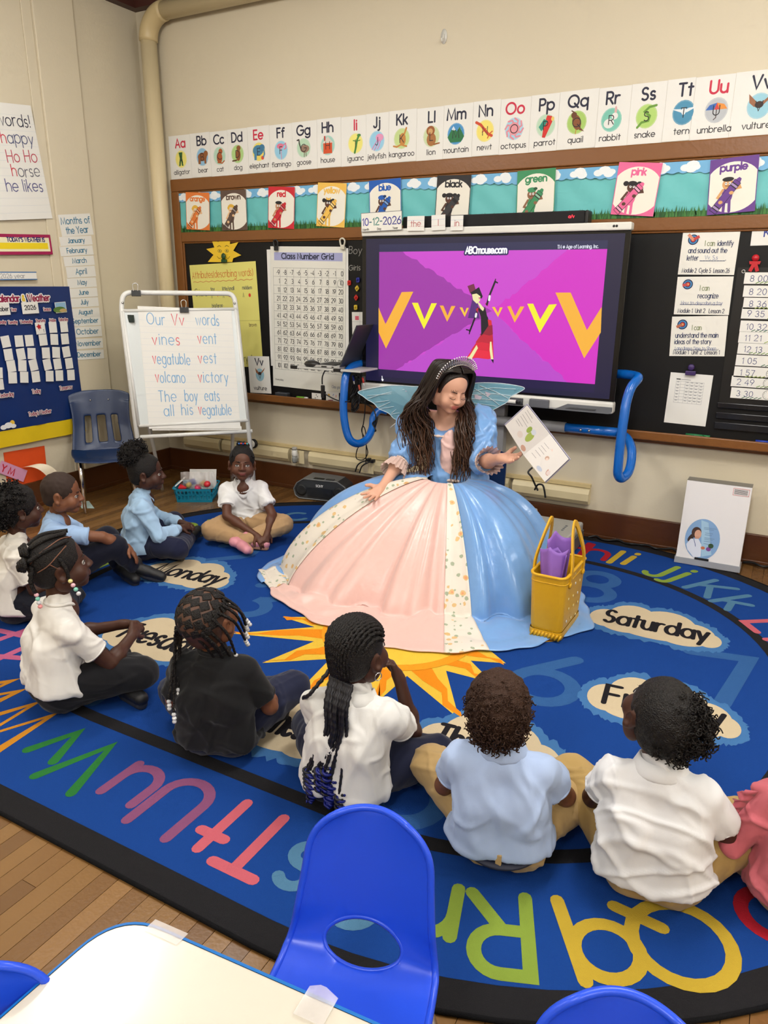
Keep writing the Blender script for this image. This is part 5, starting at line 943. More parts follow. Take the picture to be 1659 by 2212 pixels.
HB = .285
MB().grid(np.array([ring(bw3 * .97, bd3 * .9, .02), ring(bw3 * 1., bd3 * .92, .05), ring(bw3 * 1.05, bd3 * .97, .18), zsag(ring(bw3 * 1.1, bd3, HB), -.02)]), closed=True).grid(np.array([zsag(ring(bw3 * 1.1 - .016, bd3 - .016, HB), -.02), ring(bw3 * 1.0, bd3 * .9, .16), ring(bw3 * .9, bd3 * .85, .03), ring(.01, .02, .03, .004)]), closed=True).build('body', YL, bg, smooth=True)
rim = zsag(ring(bw3 * 1.1 - .004, bd3 - .004, HB), -.02); MB().tube(rim, .0075, 8, closed=True).build('rim', YL, bg, smooth=True)
MB().tube(ring(bw3 * 1.08, bd3 * .985, HB - .03), .003, 6, closed=True).build('band_line', YL, bg, smooth=True)
mb = MB().grid(np.array([ring(.02, .02, -.018, .005), ring(bw3 * 1.0, bd3 * .93, -.018), ring(bw3 * 1.03, bd3 * .95, 0), ring(bw3 * 1.01, bd3 * .94, .022)]), closed=True); mb.build('sole', YL, bg, smooth=True)
for i in range(9): p_ = bc3 - bv3 * bd3 * .478 + bu3 * (-bw3 / 2 + .012 + i * (bw3 - .02) / 8); MB().tube([p_ + [0, 0, -.014], p_ + bu3 * .012 + [0, 0, .014]], .005, 6).build('sole_tread', YL, bg, smooth=True)
for s_ in (-1, 1):
    for e_ in (-1, 1): MB().lathe(bc3 + bu3 * s_ * (bw3 * .545) + bv3 * e_ * .1 + np.array([0, 0, HB - .045]), [(.016, 0), (.016, .006), (.009, .01)], 14, axis=bu3 * s_).build('handle_button', YL, bg, smooth=True)
    base = bc3 + bu3 * s_ * bw3 * .56; ln = -.10 if s_ > 0 else -.02
    path = [base - bv3 * .1 + [0, 0, HB - .045], base - bv3 * .09 + [0, 0, HB + .05], base - bv3 * .05 + bu3 * (-s_ * .02) + [0, 0, HB + .16], base + bu3 * (-s_ * .03) + [0, 0, HB + .215], base + bv3 * .05 + bu3 * (-s_ * .02) + [0, 0, HB + .16], base + bv3 * .09 + [0, 0, HB + .05], base + bv3 * .1 + [0, 0, HB - .045]]
    pp = crv(path, 8); T_ = np.gradient(pp, axis=0); T_ /= np.linalg.norm(T_, axis=1)[:, None]; N_ = bu3 * s_; B_ = np.cross(T_, N_)
    sec = [(-.004, -.013), (.004, -.013), (.004, .013), (-.004, .013)]; MB().grid(np.array([[p + N_ * x + b * y for x, y in sec] for p, b in zip(pp, B_)]), closed=True).build('handle', YL, bg)
for i in range(5):
    for j in range(3):
        z_ = .06 + .055 * i - .012 * j; p_ = bc3 + bu3 * bw3 * (.512 + .03 * z_ / .285) + bv3 * (-.09 + .075 * j + .02 * (i % 2)) + np.array([0, 0, z_])
        MB().lathe(p_, [(.0065, 0), (.006, .0015)], 10, axis=bu3).build('vent_hole', mat('hole_light', (246, 224, 150), .5) if (i + j) % 4 else WHP, bg)
TIS = mat('purple_tissue', (150, 104, 196), .6); rb = random.Random(2)
def tissue(c, w_, h_, d_, lb, rot):
    G = np.zeros((12, 16, 3)); ur = bu3 * math.cos(rot) + bv3 * math.sin(rot); vr = -bu3 * math.sin(rot) + bv3 * math.cos(rot)
    for i in range(12):
        for j in range(16):
            f, a_ = i / 11, -1 + 2 * j / 15; G[i, j] = c + ur * a_ * w_ * (.62 + .38 * f) + vr * (d_ * (.4 * math.cos(a_ * 2.4) + .05 * math.sin(a_ * 7 + f * 4)) + .02 * f) + np.array([0, 0, h_ * f * (1 - .12 * abs(math.sin(a_ * 2.2 + .5))) ])
    o = MB().grid(G).build('tissue_paper', TIS, smooth=True); md = o.modifiers.new('s', 'SOLIDIFY'); md.thickness = .0015; tag(o, lb, 'tissue paper')
tissue(bc3 - bv3 * .12 + np.array([0, 0, .19]), .064, .22, -.05, 'front purple tissue sheet stuffed in the yellow tote', .12); tissue(bc3 - bv3 * .06 + bu3 * .01 + np.array([0, 0, .2]), .055, .26, .06, 'rear purple tissue peak in the yellow tote', .5); tissue(bc3 - bv3 * .09 + np.array([0, 0, .19]), .06, .2, .05, 'purple tissue fold between the two peaks in the yellow tote', -.3)
# ---------------------------------------------------------------- alphabet rug
def carpet(name, rgb, k=.13):
    return mat(name, tuple(int(v * .9) for v in rgb), .95, noise=(240, k), bump=(420, .5, .004), spec=.1)
RX0, RX1, RY0, RY1, RR = -3.2, .17, 1.575, 4.09, 1.12
def rr(off, n=22):
    R_ = RR + off; ot = off * .93; P = []
    for cx, cy, a0 in ((RX1 - RR, RY0 + RR, -90), (RX1 - RR, RY1 - RR, 0), (RX0 + RR, RY1 - RR, 90), (RX0 + RR, RY0 + RR, 180)):
        for a_ in np.radians(np.linspace(a0, a0 + 90, n)): P.append((cx + R_ * math.cos(a_), cy + (R_ if math.sin(a_) < 0 else RR + ot) * math.sin(a_)))
    return np.array(P)
rug = thing('alphabet_rug', 'large blue classroom rug with alphabet border, weekday clouds and yellow sun', 'rug', (-1.5, 2.8, 0))
def slab(name, P, z0, z1, m): return MB().prism([(x, y, z0) for x, y in P][::-1], (0, 0, z1 - z0)).build(name, m, rug)
RZ = .0095
def ringmesh(name, A_, B_, z, m):
    n = len(A_); V = np.concatenate([np.c_[A_, np.full(n, z)], np.c_[B_, np.full(n, z)]]); return MB().add(V, [(k_, (k_ + 1) % n, n + (k_ + 1) % n, n + k_) for k_ in range(n)]).build(name, m, rug, flip=True)
CBLK = carpet('rug_black', (40, 39, 42)); CBLU = carpet('rug_blue', (28, 74, 156))
slab('border', rr(.498), 0, RZ - .0006, CBLK); 
MB().tube(np.c_[rr(.496), np.full(88, .006)], .0065, 6, closed=True).build('bound_edge', carpet('rug_binding', (24, 24, 26)), rug, smooth=True)
slab('blue_field', rr(.412), RZ - .002, RZ, CBLU)
ringmesh('black_ring', rr(.026), rr(-.026), RZ + .0006, CBLK)
RK = Ink((0, 0, RZ), (1, 0, 0), (0, 1, 0), step=.0003)
def rugprint(name, f, m):
    k = Ink((0, 0, RZ), (1, 0, 0), (0, 1, 0), step=.0003); f(k); return k.build(name, m, rug)
def outward(x, y):
    cx = min(max(x, RX0 + RR), RX1 - RR); cy = min(max(y, RY0 + RR), RY1 - RR); d = np.array([x - cx, y - cy])
    return d / (np.linalg.norm(d) + 1e-9)
LC = dict(red=(190, 36, 52), lime=(150, 176, 70), steel=(92, 140, 176), yellow=(214, 180, 62), pink=(222, 108, 122), mauve=(150, 88, 128), green=(52, 130, 62), orange=(226, 150, 46), rose=(214, 110, 150))
def letters(pair, cname, Uxy, lxy, hU=.235, hl=None):
    m = carpet('rug_letter_' + cname, LC[cname], .1)
    for ch, (x, y), h in ((pair[0], Uxy, hU), (pair[1], lxy, hl or hU)):
        n_ = outward(x, y); ang = math.atan2(n_[1], n_[0]) - math.pi / 2
        adv = GL[ch][0] * h / 1.5; off = .75 if ch.isupper() or ch in 'bdfhklt' else .5
        if ch in 'gpqy': off = .25
        cx, cy = x - (math.cos(ang) * adv / 2 - math.sin(ang) * h * off / 1.5 * 1.0), y - (math.sin(ang) * adv / 2 + math.cos(ang) * h * off / 1.5)
        rugprint('rug_letter', lambda k: k.text(ch, cx, cy, h, .036, (255, 255, 255), 2, rot=ang, caps=True), m)
for a_ in (('Tt', 'pink', (-1.145, 1.36), (-1.285, 1.36)), ('Uu', 'mauve', (-1.47, 1.36), (-1.655, 1.375)), ('Vv', 'green', (-1.88, 1.36), (-2.045, 1.40)), ('Ww', 'orange', (-2.30, 1.40), (-2.55, 1.50)), ('Xx', 'rose', (-2.78, 1.70), (-2.93, 1.86)), ('Yy', 'mauve', (-3.16, 2.1), (-3.26, 2.26)), ('Zz', 'lime', (-3.38, 2.6), (-3.4, 2.75)),
          ('Aa', 'red', (-3.40, 3.05), (-3.37, 3.2)), ('Bb', 'lime', (-3.30, 3.40), (-3.17, 3.60)), ('Cc', 'steel', (-3.03, 3.80), (-2.86, 3.95)), ('Dd', 'yellow', (-2.6, 4.18), (-2.42, 4.25)), ('Ee', 'pink', (-2.1, 4.3), (-1.95, 4.3)), ('Ff', 'green', (-1.75, 4.3), (-1.62, 4.3)), ('Gg', 'orange', (-1.4, 4.3), (-1.2, 4.28)),
          ('Hh', 'red', (-1.04, 4.30), (-.88, 4.29)), ('Ii', 'yellow', (-.765, 4.26), (-.69, 4.24)), ('Jj', 'lime', (-.50, 4.17), (-.40, 4.13)), ('Kk', 'steel', (-.22, 4.03), (-.08, 3.9)), ('Ll', 'pink', (.09, 3.69), (.17, 3.57)), ('Mm', 'green', (.28, 3.3), (.34, 3.08)), ('Nn', 'orange', (.38, 2.85), (.38, 2.65)), ('Oo', 'mauve', (.37, 2.42), (.36, 2.28)),
          ('Qq', 'yellow', (-.035, 1.60), (-.21, 1.52)), ('Pp', 'red', (.27, 2.02), (.13, 1.83)), ('Rr', 'lime', (-.435, 1.41), (-.60, 1.40)), ('Ss', 'steel', (-.80, 1.36), (-.99, 1.35))): letters(*a_)
# pale big numbers
NUM = carpet('rug_number', (58, 106, 168), .1)
def num(ch, x, y, h, rot=0., w_=.065): rugprint('rug_number', lambda k: k.text(ch, x - GL[ch][0] * h / 3, y - h / 2, h, w_, (255,) * 3, 1, rot=rot), NUM)
num('6', -.70, 2.69, .40); num('7', -.02, 3.02, .42, .2); num('8', -.78, 3.75, .40); num('3', -2.22, 2.72, .40); num('2', -2.78, 3.12, .42); num('4', -2.22, 1.82, .36); num('5', -.86, 1.80, .34); num('1', -1.9, 3.75, .4)
# sun
def sun(k):
    c = np.array([-1.42, 2.75]); tips = [(211, .77), (236, .66), (263, .76), (289, .62), (315, .74), (338, .58), (356, .53), (22, .7), (48, .6), (75, .72), (100, .6), (126, .7), (150, .6), (178, .7), (194, .58)]
    tips.sort(); pts = []
    for i, (a_, r_) in enumerate(tips):
        b_ = tips[(i + 1) % len(tips)][0] + (360 if i == len(tips) - 1 else 0); m_ = (a_ + b_) / 2
        pts.append(c + r_ * np.array([math.cos(math.radians(a_)), math.sin(math.radians(a_))])); pts.append(c + .40 * np.array([math.cos(math.radians(m_)), math.sin(math.radians(m_))]))
    k.poly(pts, (232, 190, 66), 2)
    for i, (a_, r_) in enumerate(tips):
        t = math.radians(a_); d = np.array([math.cos(t), math.sin(t)]); e = np.array([-d[1], d[0]]); P_ = []
        for s_, wd in ((.3, .05), (.42, .035), (.5, .022), (.58, .016), (.66, .01)): P_.append(c + d * s_ * r_ / .7 + e * (wd + .02 * math.sin(s_ * 40 + i)))
        for s_, wd in ((.7, .0), (.6, -.006), (.52, -.018), (.42, -.03), (.3, -.05)): P_.append(c + d * s_ * r_ / .7 + e * (wd + .02 * math.sin(s_ * 40 + i)))
        k.poly(P_, (236, 142, 30), 3 + (i % 2))
    k.ell(c[0], c[1], .36, .36, (240, 160, 40), 6, 40); k.ell(c[0], c[1], .31, .31, (240, 200, 70), 7, 40)
rugprint('sun_motif', sun, mat('rug_sun', attr=True, rough=.95, noise=(240, .1), bump=(420, .5, .004), spec=.1))
def cloud(name, c, w_, h_, word, rot, seed):
    rr_ = random.Random(seed); cx, cy = c
    def f(k):
        R2 = lambda x, y: (cx + math.cos(rot) * x - math.sin(rot) * y, cy + math.sin(rot) * x + math.cos(rot) * y)
        lobes = [(-.40, -.02, .14, .30), (-.2, .16, .2, .42), (.08, .12, .24, .46), (.3, -.02, .17, .34), (.42, -.12, .1, .22), (0, -.12, .36, .3), (-.25, -.1, .2, .3), (.22, -.18, .2, .26)]
        for i, (x, y, a_, b_) in enumerate(lobes):
            k.poly([R2(w_ * (x + (a_ + .055 + rr_.uniform(-.018, .018)) * math.cos(t)), h_ * (y + (b_ + .13 + rr_.uniform(-.05, .05)) * math.sin(t))) for t in np.linspace(0, 6.28, 64, endpoint=False)], (70, 118, 172), 2)
        for i, (x, y, a_, b_) in enumerate(lobes): k.poly([R2(w_ * (x + a_ * math.cos(t)), h_ * (y + b_ * math.sin(t))) for t in np.linspace(0, 6.28, 26, endpoint=False)], (208, 190, 158), 4)
        hh = h_ * .42; x0, y0 = R2(0, -h_ * .16); k.text(word, x0, y0, hh, .021, (34, 32, 36), 6, 'c', gap=.34, rot=rot, sx=w_ * .82 / text_width(word, hh, .34))
    rugprint('weekday_cloud', f, mat('rug_cloud', attr=True, rough=.95, noise=(240, .1), bump=(420, .5, .004), spec=.1))
cloud('c', (-.40, 3.40), .56, .34, 'Saturday', .04, 1); cloud('c', (-.25, 2.68), .52, .34, 'Friday', .1, 2); cloud('c', (-.72, 2.10), .5, .34, 'Thursday', .1, 3); cloud('c', (-1.42, 1.88), .5, .36, 'Wednesday', .1, 4); cloud('c', (-2.32, 2.14), .52, .34, 'Tuesday', .06, 5); cloud('c', (-2.75, 2.79), .52, .34, 'Monday', .1, 6); cloud('c', (-2.0, 3.6), .5, .3, 'Sunday', 0, 7)
# ---------------------------------------------------------------- bodies: smooth-blended solids, meshed with surface nets
def sstep(x, a, b): t = np.clip((x - a) / (b - a), 0, 1); return t * t * (3 - 2 * t)
class Solid:
    def __init__(s, lo, hi, h):
        s.h = h; s.lo = np.asarray(lo, float); s.n = np.maximum(4, np.ceil((np.asarray(hi) - s.lo) / h).astype(int) + 1)
        s.f = np.full(s.n, .1, np.float32); s.c = np.zeros(s.n, np.uint8)
        s.ax = [(s.lo[i] + h * np.arange(s.n[i])).astype(np.float32) for i in range(3)]
    def _win(s, lo, hi, pad):
        a = np.clip(np.floor((np.asarray(lo) - pad - s.lo) / s.h).astype(int), 0, s.n); b = np.clip(np.ceil((np.asarray(hi) + pad - s.lo) / s.h).astype(int) + 1, 0, s.n)
        return tuple(slice(i, j) for i, j in zip(a, b)), [s.ax[i][a[i]:b[i]] for i in range(3)]
    def _mix(s, w, d, k, col, sub=False):
        if d.size == 0: return s
        f = s.f[w]
        if sub:
            d = -d; hh = np.clip(.5 - .5 * (f - d) / max(k, 1e-5), 0, 1) if k > 0 else (d > f).astype(np.float32); r = f * (1 - hh) + d * hh + (k * hh * (1 - hh) if k > 0 else 0)
            s.f[w] = r; return s
        if col is not None: cc = s.c[w]; cc[d < f] = col
        if k > 0: hh = np.clip(.5 + .5 * (f - d) / k, 0, 1); s.f[w] = f * (1 - hh) + d * hh - k * hh * (1 - hh)
        else: s.f[w] = np.minimum(f, d)
        return s
    def cone(s, a, b, ra, rb, k=.02, col=0, sub=False, ex=None):
        a, b = np.asarray(a, float), np.asarray(b, float); R = max(ra, rb)
        w, (x, y, z) = s._win(np.minimum(a, b) - R, np.maximum(a, b) + R, .02 + k); ab = b - a; L = max(ab.dot(ab), 1e-9)
        px, py, pz = x[:, None, None] - a[0], y[None, :, None] - a[1], z[None, None, :] - a[2]
        t = np.clip((px * ab[0] + py * ab[1] + pz * ab[2]) / L, 0, 1)
        d = np.sqrt((px - t * ab[0]) ** 2 + (py - t * ab[1]) ** 2 + (pz - t * ab[2]) ** 2) - (ra + (rb - ra) * t)
        return s._mix(w, d.astype(np.float32), k, col, sub)
    def ell(s, c, r, R=None, k=.02, col=0, sub=False):
        c, r = np.asarray(c, float), np.asarray(r, float); m = r.max()
        w, (x, y, z) = s._win(c - m, c + m, .02 + k)
        P = [x[:, None, None] - c[0], y[None, :, None] - c[1], z[None, None, :] - c[2]]
        if R is None: Q = P
        else: R = np.asarray(R); Q = [P[0] * R[0, i] + P[1] * R[1, i] + P[2] * R[2, i] for i in range(3)]
        k0 = np.sqrt(sum((q / ri) ** 2 for q, ri in zip(Q, r))); k1 = np.sqrt(sum((q / ri ** 2) ** 2 for q, ri in zip(Q, r))) + 1e-9
        return s._mix(w, (k0 * (k0 - 1) / k1).astype(np.float32), k, col, sub)
    def chain(s, pts, rad, k=.02, col=0):
        for i in range(len(pts) - 1): s.cone(pts[i], pts[i + 1], rad[i], rad[i + 1], k, col)
        return s
    def cut(s, p, n, within=None):            # remove what lies on the +n side of the plane (optionally near a point)
        p, n = np.asarray(p, float), np.asarray(n, float) / np.linalg.norm(n)
        if within: w, (x, y, z) = s._win(np.asarray(within[0]) - within[1], np.asarray(within[0]) + within[1], 0)
        else: w = tuple(slice(0, i) for i in s.n); x, y, z = s.ax
        d = (x[:, None, None] - p[0]) * n[0] + (y[None, :, None] - p[1]) * n[1] + (z[None, None, :] - p[2]) * n[2]
        s.f[w] = np.maximum(s.f[w], d); return s
    def mesh(s):
        f = s.f; f[0] = f[-1] = .1; f[:, 0] = f[:, -1] = .1; f[:, :, 0] = f[:, :, -1] = .1
        ins = f < 0; n = s.n
        cnt = np.zeros(n - 1, np.uint8)
        for dx in (0, 1):
            for dy in (0, 1):
                for dz in (0, 1): cnt += ins[dx:n[0] - 1 + dx, dy:n[1] - 1 + dy, dz:n[2] - 1 + dz]
        act = np.argwhere((cnt > 0) & (cnt < 8)); m = len(act)
        I, J, K = act.T; acc = np.zeros((m, 3)); num = np.zeros(m)
        cor = [(a, b, c) for a in (0, 1) for b in (0, 1) for c in (0, 1)]
        vals = {c: f[I + c[0], J + c[1], K + c[2]].astype(float) for c in cor}
        for a in cor:
            for ax_ in range(3):
                if a[ax_] == 0:
                    b = list(a); b[ax_] = 1; b = tuple(b); va, vb = vals[a], vals[b]; mk = (va < 0) != (vb < 0)
                    t = np.where(mk, va / np.where(mk, va - vb, 1), 0); p = np.tile(np.array(a, float), (m, 1)); p[:, ax_] += t
                    acc += p * mk[:, None]; num += mk
        V = s.lo + (act + acc / num[:, None]) * s.h
        vid = np.full(n - 1, -1, np.int32); vid[I, J, K] = np.arange(m)
        col = s.c[I, J, K]; F = []
        for ax_ in range(3):
            o1, o2 = [(1, 2), (2, 0), (0, 1)][ax_]
            sl0 = [slice(1, n[i] - 1) for i in range(3)]; sl0[ax_] = slice(0, n[ax_] - 1); sl1 = list(sl0); sl1[ax_] = slice(1, n[ax_])
            A, B = ins[tuple(sl0)], ins[tuple(sl1)]; E = np.argwhere(A != B)
            off = np.array([1, 1, 1]); off[ax_] = 0; E2 = E + off
            if not len(E2): continue
            flip = A[tuple(E.T)]
            def g(d1, d2): q = E2.copy(); q[:, o1] -= d1; q[:, o2] -= d2; return vid[q[:, 0], q[:, 1], q[:, 2]]
            Q = np.stack([g(1, 1), g(0, 1), g(0, 0), g(1, 0)], 1); Q[~flip] = Q[~flip][:, ::-1]; F.append(Q)
        return V, np.concatenate(F), col
def laplace(V, F, it=2, lam=.5):
    e = np.concatenate([F[:, [0, 1]], F[:, [1, 2]], F[:, [2, 3]], F[:, [3, 0]]]); e = np.concatenate([e, e[:, ::-1]])
    for _ in range(it):
        acc = np.stack([np.bincount(e[:, 0], V[e[:, 1], i], len(V)) for i in range(3)], 1); n = np.bincount(e[:, 0], minlength=len(V))[:, None]
        V = V + lam * (acc / np.maximum(n, 1) - V)
    return V
def vnormals(V, F):
    N = np.cross(V[F[:, 2]] - V[F[:, 0]], V[F[:, 3]] - V[F[:, 1]]); A = np.stack([sum(np.bincount(F[:, j], N[:, i], len(V)) for j in range(4)) for i in range(3)], 1)
    return A / (np.linalg.norm(A, axis=1)[:, None] + 1e-12)
def rawmesh(name, V, F, col, m, parent, smooth=True):
    me = bpy.data.meshes.new(name); me.vertices.add(len(V)); me.vertices.foreach_set('co', V.astype(np.float32).ravel())
    me.loops.add(len(F) * 4); me.loops.foreach_set('vertex_index', F.ravel().astype(np.int32)); me.polygons.add(len(F)); me.polygons.foreach_set('loop_start', np.arange(0, len(F) * 4, 4, dtype=np.int32))
    me.update(calc_edges=True); me.polygons.foreach_set('use_smooth', np.ones(len(F), bool)); me.materials.append(m)
    a = me.color_attributes.new('Col', 'FLOAT_COLOR', 'POINT'); a.data.foreach_set('color', np.c_[col, np.ones(len(V))].astype(np.float32).ravel()); me.update()
    return link(bpy.data.objects.new(name, me), parent)
def solid_obj(name, S, m, parent, pal=None, smooth=1, folds=None, seed=0):
    V, F, c = S.mesh(); 
    if smooth: V = laplace(V, F, smooth)
    if folds is not None:
        N = vnormals(V, F); rg = np.random.default_rng(seed); d = np.zeros(len(V))
        for i in range(7):
            w_ = rg.normal(0, 1, 3) * np.array([1, 1, folds[2] if len(folds) > 2 else 1.]); w_ *= rg.uniform(.5, 1.4) * folds[1] / np.linalg.norm(w_); ph = rg.uniform(0, 6.3)
            w2 = rg.normal(0, 1, 3) * folds[1] * .35; d += np.maximum(0, np.sin(V @ w_ + ph + 1.6 * np.sin(V @ w2))) ** 3 * rg.uniform(.5, 1) * np.clip(.2 + np.sin(V @ (w2 * .6) + ph * 2), 0, 1)
        V = V + N * (d * folds[0])[:, None]
    pl = lin(np.array(pal if pal is not None else [(255, 255, 255)]))
    return rawmesh(name, V, F, pl[np.minimum(c, len(pl) - 1)], m, parent)
def unit(v): v = np.asarray(v, float); return v / (np.linalg.norm(v) + 1e-12)
def frame(fwd, up): f = unit(fwd); u = np.asarray(up, float); u = unit(u - f * f.dot(u)); r = np.cross(f, u); return np.stack([r, f, u], 1)   # columns: right, forward, up
SKIN = mat('skin', attr=True, rough=.48, bump=(260, .05, .002), spec=.4)
CLOTH = mat('cloth', attr=True, rough=.85, bump=(700, .12, .002), sheen=.15, spec=.2)
SHOE = mat('shoe', attr=True, rough=.5)
HAIR = mat('dark_hair', (20, 16, 15), .55, bump=(300, .8, .006), spec=.35)
BEADM = {}
def bead_mat(rgb):
    return mat('bead_%d_%d_%d' % rgb, rgb, .2, coat=.3)
def head_solid(S, H, R, s, pal_skin=0, pal_lip=1, eyes='open', neck=None, pal_brow=3, k=.012):
    """H centre of the head, R columns right/forward/up, s scale (1 = child, head 0.2 m high)"""
    P = lambda x, y, z: H + R @ (np.array([x, y, z]) * s)
    E = lambda c, r, kk=k, col=pal_skin, sub=False, R2=None: S.ell(P(*c), np.array(r) * s, R if R2 is None else R2, kk * s, col, sub)
    E((0, -.012, .022), (.0735, .088, .080)); E((0, .026, -.03), (.058, .058, .066)); E((0, .056, -.078), (.026, .022, .02))
    for a in (-1, 1):
        E((a * .036, .048, -.036), (.028, .03, .032)); E((a * .052, .0, -.05), (.018, .035, .035))
        E((a * .03, .0905, -.006), (.02, .011, .011), .010, sub=True)
    S.cone(P(0, .079, .004), P(0, .094, -.024), .0075 * s, .0105 * s, .009 * s, pal_skin)
    for a in (-1, 1): E((a * .0115, .0875, -.027), (.009, .009, .0075), .006)
    E((0, .077, -.05), (.024, .01, .013), .008)
    E((0, .0832, -.0505), (.0205, .0075, .0046), .003, pal_lip); E((0, .0815, -.0595), (.0175, .0075, .0052), .003, pal_lip)
    for a in (-1, 1):
        Re = R @ np.array(Matrix.Rotation(a * -.35, 3, 'Z'))
        E((a * .0755, -.008, -.012), (.008, .019, .028), .006, R2=Re); E((a * .082, -.004, -.012), (.006, .012, .018), .004, pal_skin, True, Re); E((a * .0775, -.004, -.034), (.008, .01, .01), .006)
        if pal_brow is not None: S.cone(P(a * .015, .0805, .0165), P(a * .043, .0705, .0185), .0036 * s, .0022 * s, .001, pal_brow)
        if eyes == 'closed': E((a * .029, .0665, -.005), (.0155, .0115, .0105), .005)
def eyes(parent, H, R, s, look=(0, 1, 0), iris=(40, 24, 18)):
    P = lambda x, y, z: H + R @ (np.array([x, y, z]) * s)
    for a in (-1, 1):
        Q = R @ np.array(Matrix.Rotation(-a * .32, 3, 'Z')); c = P(a * .0295, .0715, -.0055); lx, lz = look[0], look[2]
        o = MB().ball(c, np.array([.0135, .0062, .0078]) * s, 18, 12, R=Q).build('eyeball', mat('eye_white', (188, 180, 174), .45), parent, smooth=True)
        MB().ball(c + Q @ np.array([lx * .012, .0028, lz * .012]) * s, np.array([.0062, .0042, .0066]) * s, 14, 10, R=Q).build('iris', mat('iris_%d' % iris[0], iris, .1), o, smooth=True); MB().ball(c + Q @ np.array([lx * .012, .0048, lz * .012]) * s, np.array([.0032, .0025, .0034]) * s, 10, 8, R=Q).build('pupil', mat('pupil', (8, 8, 8), .08), o, smooth=True)
        MB().tube(np.array([c + Q @ (np.array([.0138 * math.cos(q), .0052 * (.25 + .75 * math.sin(q)), .0082 * math.sin(q)]) * s) for q in np.linspace(.12, 3.0, 12)]), .0013 * s, 6).build('lashes', HAIR, o, smooth=True)
def hand_solid(S, wr, dirn, palm_n, s, side, curl=.5, col=0, pal_palm=None, spread=.18, thumb=.8):
    """wr wrist point, dirn along the fingers, palm_n out of the palm, side +1 thumb towards dirn x palm_n"""
    d = unit(dirn); n = unit(palm_n - d * np.dot(palm_n, d)); t = np.cross(d, n) * side
    pw = .029 * s; L = .058 * s
    S.cone(wr, wr + d * L * .35, .0165 * s, .02 * s, .012 * s, col)
    for q in (-.62, -.2, .2, .6): S.cone(wr + d * L * .25 + t * q * pw * .55, wr + d * L + t * q * pw, .0125 * s, .0105 * s, .008 * s, col)
    if pal_palm is not None: S.ell(wr + d * L * .6 + n * .008 * s, np.array([.02, .03, .009]) * s, np.stack([t, d, n], 1), .006 * s, pal_palm)
    for i, (q, fl, fr) in enumerate(((.72, .9, 1), (.24, 1., 1.02), (-.24, .95, 1), (-.7, .76, .88))):
        c0 = wr + d * L * (1.0 if abs(q) < .5 else .93) + t * q * pw; dd = unit(d + t * q * spread); r0 = .0076 * s * fr; p = c0; a = 0.
        for j, (ln, cu) in enumerate(((.024, .45), (.017, .8), (.013, .7))):
            a += curl * cu; v = dd * math.cos(a) + n * math.sin(a); p2 = p + v * ln * s * fl; S.cone(p, p2, r0, r0 * .92, .0025 * s, col if pal_palm is None or j < 2 else col); p = p2; r0 *= .92
    b = wr + d * L * .28 + t * pw * .7; v1 = unit(d * .55 + t * thumb + n * .35); p1 = b + v1 * .026 * s; v2 = unit(d * .85 + t * thumb * .45 + n * .35); S.cone(b, p1, .0115 * s, .0095 * s, .008 * s, col); S.cone(p1, p1 + v2 * .022 * s, .0092 * s, .0075 * s, .003 * s, col)
def dedup(n): return n
